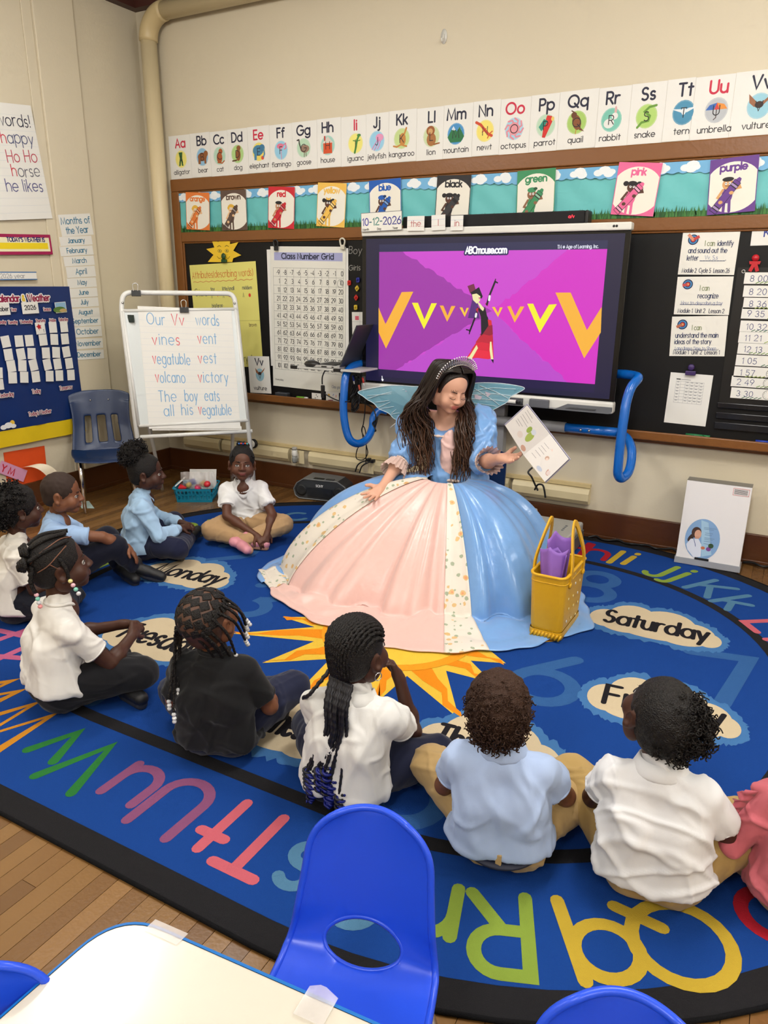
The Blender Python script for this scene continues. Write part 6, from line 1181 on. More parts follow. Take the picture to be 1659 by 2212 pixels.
# ---------------------------------------------------------------- children
DSK = dict(d1=[(72, 42, 30), (92, 48, 44), (120, 78, 60), (22, 16, 15)], d2=[(96, 58, 40), (124, 66, 60), (150, 104, 82), (26, 18, 16)], d3=[(132, 84, 58), (160, 92, 80), (176, 124, 98), (40, 26, 20)])
def child(label, base, yaw, s=1., skin='d1', lean=(0, 0), neck=None, head=None, face=None, tilt=0., shirt=(235, 233, 230), sleeve=.6, long_sleeve=False, puff=0., pants=(24, 28, 48), legs=None, arms=None, shoes=(24, 24, 26), sole=(50, 50, 52),
          collar='polo', seed=0, eyes_='open', look=(0, 1, 0), hem=.045, back=.0, belly=.0, legh=1., shirt_mat=None, h=.0046, wide=1., pants_mat=None):
    B = np.array([base[0], base[1], .0105]); a = math.radians(yaw); f = np.array([math.cos(a), math.sin(a), 0.]); r = np.array([math.sin(a), -math.cos(a), 0.]); u = np.array([0, 0, 1.])
    L = lambda p: B + (r * p[0] + f * p[1] + u * p[2]) * s
    t = thing('person', label, 'person', tuple(B), None)
    nk = np.array(neck if neck is not None else (lean[0], lean[1], .385)); pel = np.array([0, 0, .092]); mid = pel * .55 + nk * .45 + np.array([0, -.03 - back, 0]); chs = pel * .18 + nk * .82 + np.array([0, -.012, -.012])
    Hc = np.array(head) + np.array([0, 0, .008]) if head is not None else nk + np.array([lean[0] * .3, .02 + lean[1] * .2, .115])
    sp = unit(nk - pel); Lh = L(Hc)
    fy, fp = face if face is not None else (yaw, 0); fy, fp = math.radians(fy), math.radians(fp); fd = np.array([math.cos(fy) * math.cos(fp), math.sin(fy) * math.cos(fp), math.sin(fp)])
    up = np.array([0, 0, 1.]); Rh = frame(fd, up); Rh = Rh @ np.array(Matrix.Rotation(math.radians(tilt), 3, 'Y'))
    # joints
    side = np.array([1., 0, 0]); shw = .104 * wide
    ar = dict(R=dict(el=(.17, .06, .2), wr=(.08, .2, .15), hd=(-.6, .8, -.2), pn=(-.5, 0, -1)), L=dict(el=(-.17, .06, .2), wr=(-.08, .2, .15), hd=(.6, .8, -.2), pn=(.5, 0, -1)))
    for k_ in (arms or {}): ar[k_].update(arms[k_])
    lg = dict(R=dict(kn=(.215, .15, .115), an=(-.02, .255, .05), to=(-.115, .265, .035)), L=dict(kn=(-.215, .15, .115), an=(.03, .18, .05), to=(.13, .2, .04)))
    for k_ in (legs or {}): lg[k_].update(legs[k_])
    pts = [L(pel), L(mid), L(nk), Lh] + [L(v) for d_ in (ar, lg) for q in d_.values() for kk, v in q.items() if kk in ('el', 'wr', 'kn', 'an', 'to')]
    lo, hi = np.min(pts, 0) - .16 * s, np.max(pts, 0) + .17 * s; lo[2] = -.02
    S = Solid(lo, hi, h); z = s
    # body (skin)
    for q in (-1, 1): S.chain([L(pel + side * q * .045), L(mid + side * q * .045 * wide), L(chs + side * q * .055 * wide - [0, 0, .04])], [.07 * z, .058 * z, .056 * z], .03 * z)
    sh = {k_: chs + np.array([q * shw, .0, .0]) for k_, q in (('R', 1), ('L', -1))}
    for k_, q in (('R', 1), ('L', -1)):
        if 'sh' in ar[k_]: sh[k_] = sh[k_] + np.array(ar[k_]['sh'])
        S.cone(L(chs + [0, 0, .01]), L(sh[k_]), .04 * z, .032 * z, .03 * z)
        S.chain([L(sh[k_]), L(ar[k_]['el']), L(ar[k_]['wr'])], [.034 * z, .027 * z, .018 * z], .01 * z)
        S.ell(L(np.array(ar[k_]['el']) * .7 + np.array(ar[k_]['wr']) * .3), np.array([.028, .028, .028]) * z, None, .02 * z)
        dw = lambda v: r * v[0] + f * v[1] + u * v[2]
        hand_solid(S, L(ar[k_]['wr']), dw(ar[k_]['hd']), dw(ar[k_]['pn']), .92 * z, ar[k_].get('ts', -q), ar[k_].get('curl', .5), 0, None, ar[k_].get('spread', .18))
        hp = pel + np.array([q * .062, .03, .0]); kn, an = np.array(lg[k_]['kn']), np.array(lg[k_]['an']); S.chain([L(hp), L(kn), L(an), L(lg[k_]['to'])], [.06 * z, .042 * z, .026 * z, .02 * z], .012 * z)
    S.ell(L(nk + np.array([0, .022, -.046])), np.array([.046, .038, .045]) * z, frame(f, u), .012 * z)
    nd = unit(Lh - L(nk)); S.cone(L(nk - sp * .03), Lh - Rh[:, 1] * .02 * z - Rh[:, 2] * .04 * z, .04 * z, .036 * z, .02 * z)
    head_solid(S, Lh, Rh, z, 0, 1, eyes_)
    solid_obj('body', S, SKIN, t, DSK[skin], 1)
    if eyes_ == 'open': eyes(t, Lh, Rh, z, look)
    # trousers
    S = Solid(lo, hi, .0062)
    for q in (-1, 1): S.cone(L(pel + side * q * .045 + [0, -.015, -.01]), L(pel * .78 + mid * .22 + side * q * .042), .083 * z, .066 * z, .03 * z)
    for k_, q in (('R', 1), ('L', -1)):
        hp = pel + np.array([q * .062, .02, .002]); kn, an = np.array(lg[k_]['kn']), np.array(lg[k_]['an']); S.chain([L(hp), L(hp * .5 + kn * .5 + [0, 0, .006]), L(kn)], [.078 * z, .068 * z, .056 * z], .015 * z)
        S.chain([L(kn), L(kn * .5 + an * .5), L(kn * .12 + an * .88)], [.056 * z, .048 * z, .04 * z], .012 * z)
    S.cut((0, 0, .0115), (0, 0, -1))
    solid_obj('trousers', S, pants_mat or CLOTH, t, [pants], 1, (.0045, 75), seed + 1)
    # shoes
    for k_, q in (('R', 1), ('L', -1)):
        an, to = L(lg[k_]['an']), L(lg[k_]['to']); d = unit(to - an); dn = np.array(lg[k_]['sl']) if 'sl' in lg[k_] else np.array([0, 0, -1.]); dn = unit(dn - d * d.dot(dn)); an = an - d * .005
        S2 = Solid(np.minimum(an, to) - .09 * z, np.maximum(an, to) + .09 * z, .0045); tip = to + d * .03 * z; heel = an - d * .02 * z
        S2.chain([heel + dn * .002, an * .4 + to * .6, tip], [.033 * z, .03 * z, .026 * z], .01); S2.cone(an, an - dn * .03 * z, .032 * z, .03 * z, .01)
        off = dn * .026 * z; S2.cone(heel + off, tip + off * .8, .0235 * z, .0225 * z, 0, 1); S2.cone(an * .45 + to * .55 + off, tip + off * .8, .027 * z, .0225 * z, 0, 1); S2.cut(an + dn * .036 * z, dn)
        solid_obj('shoe', S2, SHOE, t, [shoes, sole], 1)
    # shirt
    S = Solid(lo, hi, .0058); gm = .0135 * z
    hemc = pel * (1 - hem / .3) + mid * (hem / .3)
    for q in (-1, 1): S.chain([L(hemc + side * q * .05 + [0, -.014, -.02]), L(mid + side * q * .046 * wide + [0, belly, 0]), L(chs + side * q * .055 * wide - [0, 0, .04])], [.0945 * z, .0705 * z, .0675 * z], .035 * z)
    for k_, q in (('R', 1), ('L', -1)):
        S.cone(L(chs + [0, 0, .012]), L(sh[k_] + np.array([0, 0, .0])), .05 * z, .041 * z, .022 * z); A_, E_, W_ = L(sh[k_]), L(ar[k_]['el']), L(ar[k_]['wr'])
        if long_sleeve: S.chain([A_, E_, E_ * .12 + W_ * .88], [.042 * z, .038 * z, .027 * z], .012 * z)
        else:
            e_ = A_ + (E_ - A_) * sleeve; S.cone(A_, A_ + (E_ - A_) * (sleeve + .3), .042 * z, (.043 + puff) * z, .012 * z)
            if puff: S.ell(A_ * .7 + e_ * .3, np.array([.053, .053, .05]) * z, None, .01)
    S.cone(L(nk - sp * .04), L(nk - sp * .002), .054 * z, .042 * z, .02 * z)
    for k_ in ('R', 'L'):
        if not long_sleeve: A_, E_ = L(sh[k_]), L(ar[k_]['el']); e_ = A_ + (E_ - A_) * sleeve; S.cut(e_, E_ - A_, (e_ + unit(E_ - A_) * .052 * z, .066 * z))
    S.cut(L(hemc + [0, 0, -.055 + hem * .2]), -sp @ np.stack([r, f, u]) if False else -(r * sp[0] + f * sp[1] + u * sp[2]))
    S.cut(L(nk + sp * .02), (r * sp[0] + f * sp[1] + u * sp[2]), (L(nk + sp * .08), .085 * z)) if False else None
    S.ell(L(nk + np.array([0, .056, .002])), np.array([.016, .05, .056]) * z, frame(f, u), .004, sub=True)
    S.cut((0, 0, .012), (0, 0, -1))
    solid_obj('shirt', S, shirt_mat or CLOTH, t, [shirt], 1, (.0085, 70, .6), seed)
    # collar and hems
    nw = r * sp[0] + f * sp[1] + u * sp[2]; c0 = L(nk); cm = shirt_mat or CLOTH; fr_ = frame(f, nw) if abs(f.dot(nw)) < .95 else frame(r, nw); th = np.linspace(0, 2 * np.pi, 33)
    def rg(rad, hh, dip): return np.array([c0 + fr_[:, 0] * rad * math.sin(q) * 1.08 * z + fr_[:, 1] * rad * math.cos(q) * z + nw * (hh - dip * 1.5 * max(0, math.cos(q)) ** 3) * z for q in th])
    if collar == 'polo':
        cl = MB(); prof = [(.044, -.01, .034), (.0435, .012, .036), (.047, .0145, .038), (.0615, -.018, .048), (.0605, -.028, .052), (.05, -.03, .05)]
        cl.grid(np.array([rg(*p) for p in prof])); cl.c = [np.tile(np.array(shirt, float), (len(v), 1)) for v in cl.v]; cl.build('collar', cm, t, smooth=True)
    else:
        cl = MB().tube(rg(.0465, -.002, .022)[:-1], .0055 * z, 8, closed=True, col=shirt); cl.build('neckband', cm, t, smooth=True)
    if not long_sleeve:
        for k_ in ('R', 'L'):
            A_, E_ = L(sh[k_]), L(ar[k_]['el']); d = unit(E_ - A_); e_ = A_ + (E_ - A_) * (sleeve - .02); Q = frame(d, (0, 0, 1) if abs(d[2]) < .9 else (1, 0, 0)); rad = (.0425 + puff * .6) * z
            MB().tube(np.array([e_ + (Q[:, 0] * math.cos(q) + Q[:, 2] * math.sin(q)) * rad for q in th[:-1]]), .0035 * z, 6, closed=True, col=shirt).build('sleeve_hem', cm, t, smooth=True)
    return t, Lh, Rh, z, L
# ---- hair
def hair_cap(t, H, R, z, m=HAIR, thick=.006, line=(.05, .03), rough=0., k=.01, back=-.055, name='hair', lowback=True, fh=0., ycut=None):
    """close hair over the skull: hairline set by a tilted plane through the forehead"""
    P = lambda x, y, zz: H + R @ (np.array([x, y, zz]) * z)
    S = Solid(H - .14 * z, H + .14 * z, .0042)
    S.ell(P(0, -.014, .024), np.array([.0735 + thick, .088 + thick, .080 + thick]) * z, R, 0)
    if lowback: S.ell(P(0, -.04, -.03), np.array([.056 + thick, .052 + thick, .045]) * z, R, .02)
    S.ell(P(0, .066, -.045), np.array([.088, .062, .072]) * z, R, .008 * z, sub=True); S.ell(P(0, .098 + fh, .034 + fh), np.array([.066 + fh, .045 + fh, .045 + fh]) * z, R, .012 * z, sub=True)
    for a in (-1, 1): S.ell(P(a * .08, -.004, -.02), np.array([.018, .022, .036]) * z, R, .006, sub=True)
    S.cut(P(0, 0, back), R @ np.array([0, .35, -1.]))
    if ycut is not None: S.cut(P(0, ycut, 0), R @ np.array([0, 1., -.25]))
    V, F, c = S.mesh(); V = laplace(V, F, 1)
    if rough:
        N = vnormals(V, F); rg_ = np.random.default_rng(3); d = np.zeros(len(V))
        for i in range(10): w_ = rg_.normal(0, 1, 3); w_ *= rg_.uniform(180, 420) / np.linalg.norm(w_); d += np.sin(V @ w_ + rg_.uniform(0, 6))
        V = V + N * (d * rough / 3)[:, None]
    return rawmesh(name, V, F, np.zeros((len(V), 3)), m, t)
def curls(t, blobs, n, m, r=.008, tr=.0021, ln=.03, seed=0, name='curls', up=(0, 0, 1), parent=None, rings=1.6):
    """little corkscrew curls springing from ellipsoids: blobs = [(centre, radii, R)]"""
    rg_ = np.random.default_rng(seed); mb = MB(); vol = np.array([np.prod(np.array(b[1])) ** (2 / 3) for b in blobs]); vol /= vol.sum()
    for i in range(n):
        c, rad, R = blobs[rg_.choice(len(blobs), p=vol)]; d = unit(rg_.normal(0, 1, 3)); p = c + R @ (d * rad * .9); nrm = unit(R @ (d / np.asarray(rad)))
        ax_ = unit(nrm + rg_.normal(0, .45, 3)); a = unit(np.cross(ax_, rg_.normal(0, 1, 3))); b = np.cross(ax_, a); l = ln * rg_.uniform(.6, 1.2); q = np.linspace(0, 1, 13); rr_ = r * rg_.uniform(.7, 1.2); ph = q * 2 * np.pi * rings
        mb.tube(p + ax_ * (q * l)[:, None] + (a * (np.cos(ph) - 1)[:, None] + b * np.sin(ph)[:, None]) * (rr_ * (.5 + .5 * q))[:, None], tr * (1 - .4 * q), 5)
    return mb.build(name, m, parent or t, smooth=True)
def braid_pts(path, n=6): return crv(path, n)
def braid(mb, path, r=.006, n=8, bump=.28, wl=.011, taper=.75, col=None):
    P = crv(path, n); d = np.r_[0, np.cumsum(np.linalg.norm(np.diff(P, axis=0), axis=1))]; m_ = max(6, int(d[-1] / (wl * .42))); q = np.linspace(0, d[-1], m_)
    P = np.stack([np.interp(q, d, P[:, i]) for i in range(3)], 1); rr_ = r * (1 - bump / 2 + bump * np.abs(np.sin(q / wl * np.pi))) * (1 - (1 - taper) * q / d[-1])
    off = .25 * r * np.sin(q / wl * np.pi); T = np.gradient(P, axis=0); T /= np.linalg.norm(T, axis=1)[:, None] + 1e-9; sd = np.cross(T, np.array([.3, .2, .93])); sd /= np.linalg.norm(sd, axis=1)[:, None] + 1e-9
    mb.tube(P + sd * off[:, None], rr_, 6, col=col); return P
def beads(parent, pts, cols, r=.0075):
    for p, c in zip(pts, cols): MB().ball(p, (r, r, r * .92), 12, 8).build('bead', bead_mat(c), parent, smooth=True)
KH = (190, 158, 106); NVY = (26, 30, 52)
CLR_B, WHT_B = (206, 206, 208), (248, 248, 248)
BRH = mat('brown_hair', (58, 36, 24), .6, bump=(300, .8, .006), spec=.3)
# boy from behind, light blue polo
t, H, R, z, L = child('boy in light blue polo and khaki trousers seen from behind, hair brown and curly', (-.525, 1.655), 106, 1., 'd3', neck=(-.012, -.03, .385), head=(-.03, -.04, .492), face=(112, 24), shirt=(182, 202, 238), pants=KH, seed=11, sleeve=.55, hem=.08,
    arms=dict(R=dict(el=(.165, .05, .19), wr=(.1, .2, .12)), L=dict(el=(-.17, .045, .17), wr=(-.1, .2, .12))), legs=dict(R=dict(kn=(.245, .18, .135)), L=dict(kn=(-.23, .18, .135))), shoes=(40, 36, 36))
cap = hair_cap(t, H, R, z, BRH, .008, rough=.002, back=-.06)
P = lambda x, y, q: H + R @ (np.array([x, y, q]) * z)
curls(t, [(P(0, -.035, .03), np.array([.078, .085, .075]) * z, R), (P(0, -.05, -.02), np.array([.068, .06, .055]) * z, R)], 900, BRH, .006, .0022, .02, 4, parent=cap)
MB().tube(np.array([L((.112 * math.sin(q), -.02 + .097 * math.cos(q), .098 - .03 * max(0, -math.cos(q)))) for q in np.linspace(0, 6.28, 40, endpoint=False)]), .012, 8, closed=True, flat=.5).build('belt', mat('navy_belt', (30, 34, 54), .6), t, smooth=True)
MB().box(L((0, -.115, .062)) - [.008, .004, 0.], L((0, -.115, .062)) + [.008, .004, .042]).build('belt_loop', mat('khaki_loop', KH, .8), t, bevel=.002)
# boy from behind, white polo, side puff of curls
t, H, R, z, L = child('boy in white polo and khaki trousers seen from behind, curls puffed to the right', (-.135, 1.735), 97, 1.03, 'd1', neck=(-.015, .0, .385), head=(-.03, .015, .492), face=(124, 22), tilt=8, shirt=(236, 235, 236), pants=(182, 150, 92), seed=12, sleeve=.58, hem=.068,
    arms=dict(R=dict(el=(.175, .05, .17), wr=(.09, .2, .12)), L=dict(el=(-.165, .06, .19), wr=(-.1, .2, .12))), legs=dict(R=dict(kn=(.285, .19, .15)), L=dict(kn=(-.24, .19, .15))), shoes=(40, 36, 36))
cap = hair_cap(t, H, R, z, HAIR, .004, rough=.001, back=-.05)
P = lambda x, y, q: H + R @ (np.array([x, y, q]) * z)
curls(t, [(P(.025, -.045, .04), np.array([.06, .062, .06]) * z, R), (P(.045, -.06, .025), np.array([.045, .05, .05]) * z, R), (P(.015, -.06, -.01), np.array([.055, .05, .045]) * z, R)], 700, HAIR, .007, .0026, .024, 5, parent=cap)
# girl with blue-tipped braids
t, H, R, z, L = child('girl in white puff-sleeved shirt with long blue-tipped braids, chin on hand', (-1.03, 1.655), 97, 1.02, 'd1', neck=(.035, -.005, .385), head=(.03, .015, .492), face=(80, 4), shirt=(238, 236, 232), pants=NVY, seed=13, sleeve=.52, puff=.006, collar='polo',
    arms=dict(R=dict(el=(.15, .17, .165), wr=(.115, .135, .36), hd=(-.45, -.1, 1), pn=(-.8, -.5, 0), curl=.9, ts=-1), L=dict(el=(-.14, .1, .18), wr=(.03, .175, .15), hd=(1, .12, -.12), pn=(0, 0, -1), curl=.12, spread=.5, ts=1)), legs=dict(R=dict(kn=(.235, .16, .11)), L=dict(kn=(-.2, .15, .11))))
cap = hair_cap(t, H, R, z, HAIR, .003, back=-.055); P = lambda x, y, q: H + R @ (np.array([x, y, q]) * z)
mb = MB(); rb = random.Random(8)
for i in range(19):                       # cornrow braids running over the skull
    x = -.074 + .148 * i / 18; cx = max(0, 1 - (x / .082) ** 2) ** .5; pts = []
    for q in np.linspace(.5, 3.45, 9): pts.append(P(x * (1 - .25 * max(0, q - 2.2)), -.012 + (.089 * cx + .006) * math.cos(q), .022 + (.081 * cx + .006) * math.sin(q) - max(0, q - 2.9) * .06))
    braid(mb, pts, .0058 * z, 5)
mb.build('cornrow_braids', HAIR, cap, smooth=True)
BHAIR = mat('braid_hair_blue', (18, 30, 120), .4); DBH = mat('braid_hair_dark', (22, 22, 30), .5)
m1, m2 = MB(), MB()
bk_ = L((.0, -.098, .385))
for i in range(17):
    fx = -.05 + .1 * i / 16; a = P(fx * .8, -.075, -.06); sx = fx * .5 + rb.uniform(-.008, .008)
    e = L((sx * 2.1 - .03 + rb.uniform(-.015, .015), -.104 - rb.uniform(0, .014), .13 + rb.uniform(-.03, .05)))
    m_ = L((.012 + sx * 1.2, -.092 - rb.uniform(0, .012), .29)); braid(m1, [a, a * .55 + m_ * .45 + np.array([0, 0, .0]) + (L((0, -.02, 0)) - L((0, 0, 0))), m_, m_ * .45 + e * .55, e], .0058, 6)
    if i % 2 == 0:                         # curled end
        q = np.linspace(0, 1, 46); l = rb.uniform(.07, .11); ph = q * 2 * np.pi * rb.uniform(4, 5.5); (m2 if i % 4 else m1).tube(e + np.array([0, 0, -1.]) * (q * l)[:, None] + (L((1, 0, 0)) - L((0, 0, 0)))[None] * (np.cos(ph) * .0115)[:, None] + (L((0, 1, 0)) - L((0, 0, 0)))[None] * (np.sin(ph) * .009 - .004)[:, None], .0045 * (1 - .3 * q), 6)
        m2.tube(np.array([e + (L((.006, -.002, 0)) - L((0, 0, 0))) + np.array([0, 0, -1.]) * (k_ * .075) + (L((1, 0, 0)) - L((0, 0, 0))) * .011 * math.cos(k_ * 24) + (L((0, 1, 0)) - L((0, 0, 0))) * .011 * math.sin(k_ * 24) for k_ in q]), .0042, 6)
braid(m1, [P(-.05, -.07, -.05), L((-.085, -.07, .375)), L((-.125, -.03, .33)), L((-.14, .02, .25))], .0065, 8)
m1.build('long_braids', DBH, cap, smooth=True); m2.build('blue_curled_ends', BHAIR, cap, smooth=True)
MB().tube(np.array([P(.083 + .003 * math.cos(q), -.012 + .011 * math.cos(q), -.052 + .012 * math.sin(q)) for q in np.linspace(0, 6.28, 20, endpoint=False)]), .0016, 6, closed=True).build('hoop_earring', STEEL, t, smooth=True)
# girl in black T-shirt, beaded box braids
t, H, R, z, L = child('girl in black T-shirt with white-beaded box braids seen from behind', (-1.535, 1.655), 112, 1.02, 'd3', neck=(.0, -.015, .385), head=(-.01, -.02, .487), face=(92, 24), shirt=(26, 26, 28), pants=(34, 38, 62), seed=14, sleeve=.72, collar='crew',
    arms=dict(R=dict(el=(.165, .02, .165), wr=(.11, .18, .13)), L=dict(el=(-.165, .02, .165), wr=(-.1, .18, .13))), legs=dict(R=dict(kn=(.2, .21, .13))))
SCALP = mat('scalp_with_parts', (84, 55, 40), .5)
cap = hair_cap(t, H, R, z, SCALP, .002, back=-.055); P = lambda x, y, q: H + R @ (np.array([x, y, q]) * z); mb = MB(); rb = random.Random(6)
for i, q in enumerate(np.linspace(.55, 3.0, 7)):
    for x in np.linspace(-.06, .06, 5):
        xx = x + (.012 if i % 2 else 0); cx = max(.05, 1 - (xx / .082) ** 2) ** .5; c = P(xx, -.012 + .089 * cx * math.cos(q), .022 + .083 * cx * math.sin(q))
        nrm = unit(c - P(0, -.012, .015)); Q = frame(unit(np.cross(nrm, [.2, .5, .8])), nrm); mb.ball(c, np.array([.0208, .0208, .0042]) * z, 4, 8, R=Q)
mb.build('sectioned_hair', HAIR, cap, smooth=True); mb = MB(); bd = []
wd = lambda v: (L(v) - L((0, 0, 0)))
for i, (x, q, ex, ey, ez) in enumerate([(.07, .7, .088, .062, -.055), (.065, 1.2, .092, .045, -.07), (.075, 1.7, .095, .03, -.09), (.07, 2.2, .085, -.02, -.105), (.04, 2.4, .07, -.03, -.115), (.02, 2.6, .06, -.05, -.11), (.03, 1.0, .09, .07, -.035), (.0, 2.7, .035, -.06, -.115), (.05, 2.9, .05, -.045, -.118)]):
    cx = max(.05, 1 - (x / .085) ** 2) ** .5; a = P(x, -.012 + .092 * cx * math.cos(q), .022 + .086 * cx * math.sin(q)); e = P(ex - .004, ey - .008, ez - .012); m_ = P((x + ex) / 2 + .022, (-.012 + .1 * cx * math.cos(q) + ey) / 2 - .006, (.022 + .08 * math.sin(q) + ez) / 2 + .004)
    braid(mb, [a, m_, e], .0052, 8); d = unit(e - m_); bd.append([e + d * .008, e + d * .021, e + d * .034])
for i in range(7):
    x = -.075 - .004 * (i % 3); a = P(x * .9, -.03 - .008 * i, .03 - .004 * i); b = P(-.088, -.05 - .006 * i, -.04); e = L((-.125 + .012 * (i % 4), -.06 - .012 * i, .215 + .03 * (i % 3))); braid(mb, [a, b, b * .4 + e * .6, e], .005, 8)
    if i % 2 == 0: bd.append([e + np.array([0, 0, -.008]), e + np.array([.001, 0, -.021]), e + np.array([0, 0, -.034])])
mb.build('box_braids', HAIR, cap, smooth=True)
for b3 in bd: beads(cap, b3, [CLR_B, WHT_B, CLR_B])
# girl in white shirt with bantu knots, profile
t, H, R, z, L = child('girl in white T-shirt and black trousers in profile, knotted hair with pastel beads', (-2.255, 1.585), 70, 1.07, 'd1', neck=(.0, .03, .39), head=(-.01, .05, .505), face=(58, 6), shirt=(240, 236, 230), pants=(24, 24, 28), seed=15, sleeve=.66, collar='crew', hem=.075,
    arms=dict(R=dict(el=(.14, .13, .165), wr=(.06, .245, .205), hd=(-.7, .6, .25), pn=(-.6, -.3, -.6), curl=1.1), L=dict(el=(-.15, .11, .18), wr=(-.035, .245, .215), hd=(.6, .7, .1), pn=(.3, -.2, -1), curl=1.0)), legs=dict(R=dict(kn=(.17, .225, .11), an=(-.06, .25, .05)), L=dict(kn=(-.21, .15, .11), an=(.07, .17, .05), to=(.185, .19, .04))))
cap = hair_cap(t, H, R, z, HAIR, .004, back=-.05); P = lambda x, y, q: H + R @ (np.array([x, y, q]) * z); mb = MB()
PT = mat('scalp_parting', (120, 78, 58), .6)
pm = MB()
for pts in ([(.0, .055, .085), (.035, .02, .098), (.055, -.02, .088), (.06, -.06, .07), (.045, -.09, .04)], [(.058, .03, .078), (.073, -.005, .055), (.078, -.04, .03), (.06, -.075, .01)], [(.078, -.035, .035), (.075, -.01, .01), (.076, .01, -.005)]): pm.tube(crv([P(*p) for p in pts], 5), .0022, 6)
pm.build('partings', PT, cap, smooth=True)
for c, rr_ in (((.02, -.085, .075), .02), ((.045, -.1, .045), .021), ((-.03, -.085, .07), .02), ((.0, -.105, .02), .018)):
    cc = P(*c)
    for k_ in range(3): mb.tube(np.array([cc + R @ (np.array([rr_ * (.75 - .2 * k_) * math.cos(q), -.006 - .006 * k_ * 1.2, rr_ * (.75 - .2 * k_) * math.sin(q)])) * z for q in np.linspace(0, 6.28, 16, endpoint=False)]), .0075 * z, 8, closed=True)
    mb.ball(cc + R @ np.array([0, -.012, 0]), .012 * z, 10, 7)
for pts in ([(.01, .04, .106), (.03, -.02, .108), (.022, -.08, .085)], [(.045, .04, .092), (.06, -.03, .078), (.048, -.095, .05)], [(-.02, .05, .103), (-.03, -.03, .106), (-.03, -.08, .08)]): mb.tube(crv([P(*p) for p in pts], 6), .0075 * z, 8)
e1, e2 = P(.084, .012, -.028), P(.05, -.095, -.06)
braid(mb, [P(.072, .0, .045), P(.083, .008, .02), P(.086, .012, -.005), e1], .008, 6); braid(mb, [P(.05, -.085, .03), P(.058, -.1, -.01), P(.055, -.1, -.04), e2], .009, 6)
mb.build('knots_and_twists', HAIR, cap, smooth=True)
PAS = [(236, 226, 150), (240, 184, 196), (130, 206, 186), (214, 210, 214)]
dn = np.array([0.012, 0, -.0135]); beads(cap, [e1 + dn * (.6 + i) for i in range(4)], PAS, .0085); beads(cap, [e2 + np.array([.004, 0, -.014]) * (.6 + i) for i in range(4)], [(240, 184, 196), (130, 206, 186), (214, 214, 218), (238, 150, 150)], .0085)
# girl facing the camera
t, H, R, z, L = child('girl in white polo and khaki trousers facing the camera with hair tied up', (-2.875, 3.44), -54, 1., 'd2', neck=(.0, .03, .378), head=(.0, .055, .482), face=(-49, 6), tilt=-3, look=(0, 1, .12), shirt=(240, 238, 236), pants=(186, 150, 108), seed=16, sleeve=.62, shoes=(226, 150, 160), sole=(206, 150, 120), h=.004,
    arms=dict(R=dict(el=(.10, .13, .185), wr=(-.075, .235, .09), hd=(-.6, .5, -.6), pn=(-.3, -.3, -1), curl=.8), L=dict(el=(-.17, .12, .18), wr=(-.14, .225, .1), hd=(.2, .6, -.8), pn=(.4, -.5, -.5), curl=.9)), legs=dict(R=dict(kn=(.2, .12, .095), an=(-.02, .22, .05), to=(-.1, .24, .04)), L=dict(kn=(-.235, .12, .115), an=(.03, .25, .05), to=(-.01, .33, .045), sl=(.45, .75, -.35))))
cap = hair_cap(t, H, R, z, HAIR, .003, back=-.03); P = lambda x, y, q: H + R @ (np.array([x, y, q]) * z); mb = MB()
for i in range(11):
    x = -.06 + .12 * i / 10; mb.tube(crv([P(x * 1.1, .045, .075 - abs(x) * .55), P(x * .7, .01, .105 - abs(x) * .2), P(x * .3, -.02, .108)], 5), .0062 * z, 6)
for c in ((-.01, -.02, .115), (.018, -.028, .117), (.0, -.04, .11), (-.03, -.03, .105)): mb.ball(P(*c), .017 * z, 10, 7)
mb.build('gathered_twists', HAIR, cap, smooth=True)
beads(cap, [P(-.03 + .012 * i, .012 - .004 * abs(i - 2), .119 + .002 * (i % 2)) for i in range(6)], [(70, 190, 190), (230, 90, 50), (40, 60, 170), (230, 80, 60), (60, 120, 200), (30, 30, 34)], .0055)
# girl with hair puff, light blue long sleeves
t, H, R, z, L = child('girl in light blue long-sleeved polo with a high hair puff, hands in her lap', (-3.165, 2.87), 52, 1.02, 'd1', neck=(.02, .02, .385), head=(.03, .05, .492), face=(36, -2), look=(.1, 1, 0), shirt=(170, 202, 232), pants=(28, 32, 58), seed=17, long_sleeve=True, collar='polo',
    arms=dict(R=dict(el=(.17, .07, .17), wr=(.055, .2, .165), hd=(-.5, .85, -.1), pn=(-.5, -.1, -.9), curl=.7), L=dict(el=(-.17, .09, .18), wr=(-.03, .215, .17), hd=(.5, .8, -.1), pn=(.3, 0, -1), curl=.7)), legs=dict(R=dict(kn=(.22, .16, .1), an=(-.07, .26, .06), to=(-.17, .32, .06)), L=dict(kn=(-.2, .2, .13), an=(.03, .17, .05), to=(.13, .18, .045), sl=(.75, -.5, -.3))))
cap = hair_cap(t, H, R, z, HAIR, .004, back=-.05); P = lambda x, y, q: H + R @ (np.array([x, y, q]) * z)
S = Solid(P(0, -.07, .11) - .12, P(0, -.07, .11) + .12, .006); S.ell(P(0, -.068, .105), np.array([.062, .055, .052]) * z, R, 0); solid_obj('puff_core', S, HAIR, cap)
curls(t, [(P(0, -.068, .108), np.array([.068, .06, .056]) * z, R), (P(.03, -.085, .09), np.array([.045, .045, .045]) * z, R), (P(-.02, -.05, .125), np.array([.05, .045, .04]) * z, R)], 420, HAIR, .008, .003, .026, 7, 'puff_curls', parent=cap)
MB().tube(np.array([P(.047 * math.cos(q), -.045 + .03 * math.sin(q), .083 + .02 * math.sin(q)) for q in np.linspace(0, 6.28, 20, endpoint=False)]), .004, 6, closed=True).build('hair_tie', mat('hair_tie', (60, 56, 56), .6), cap, smooth=True)
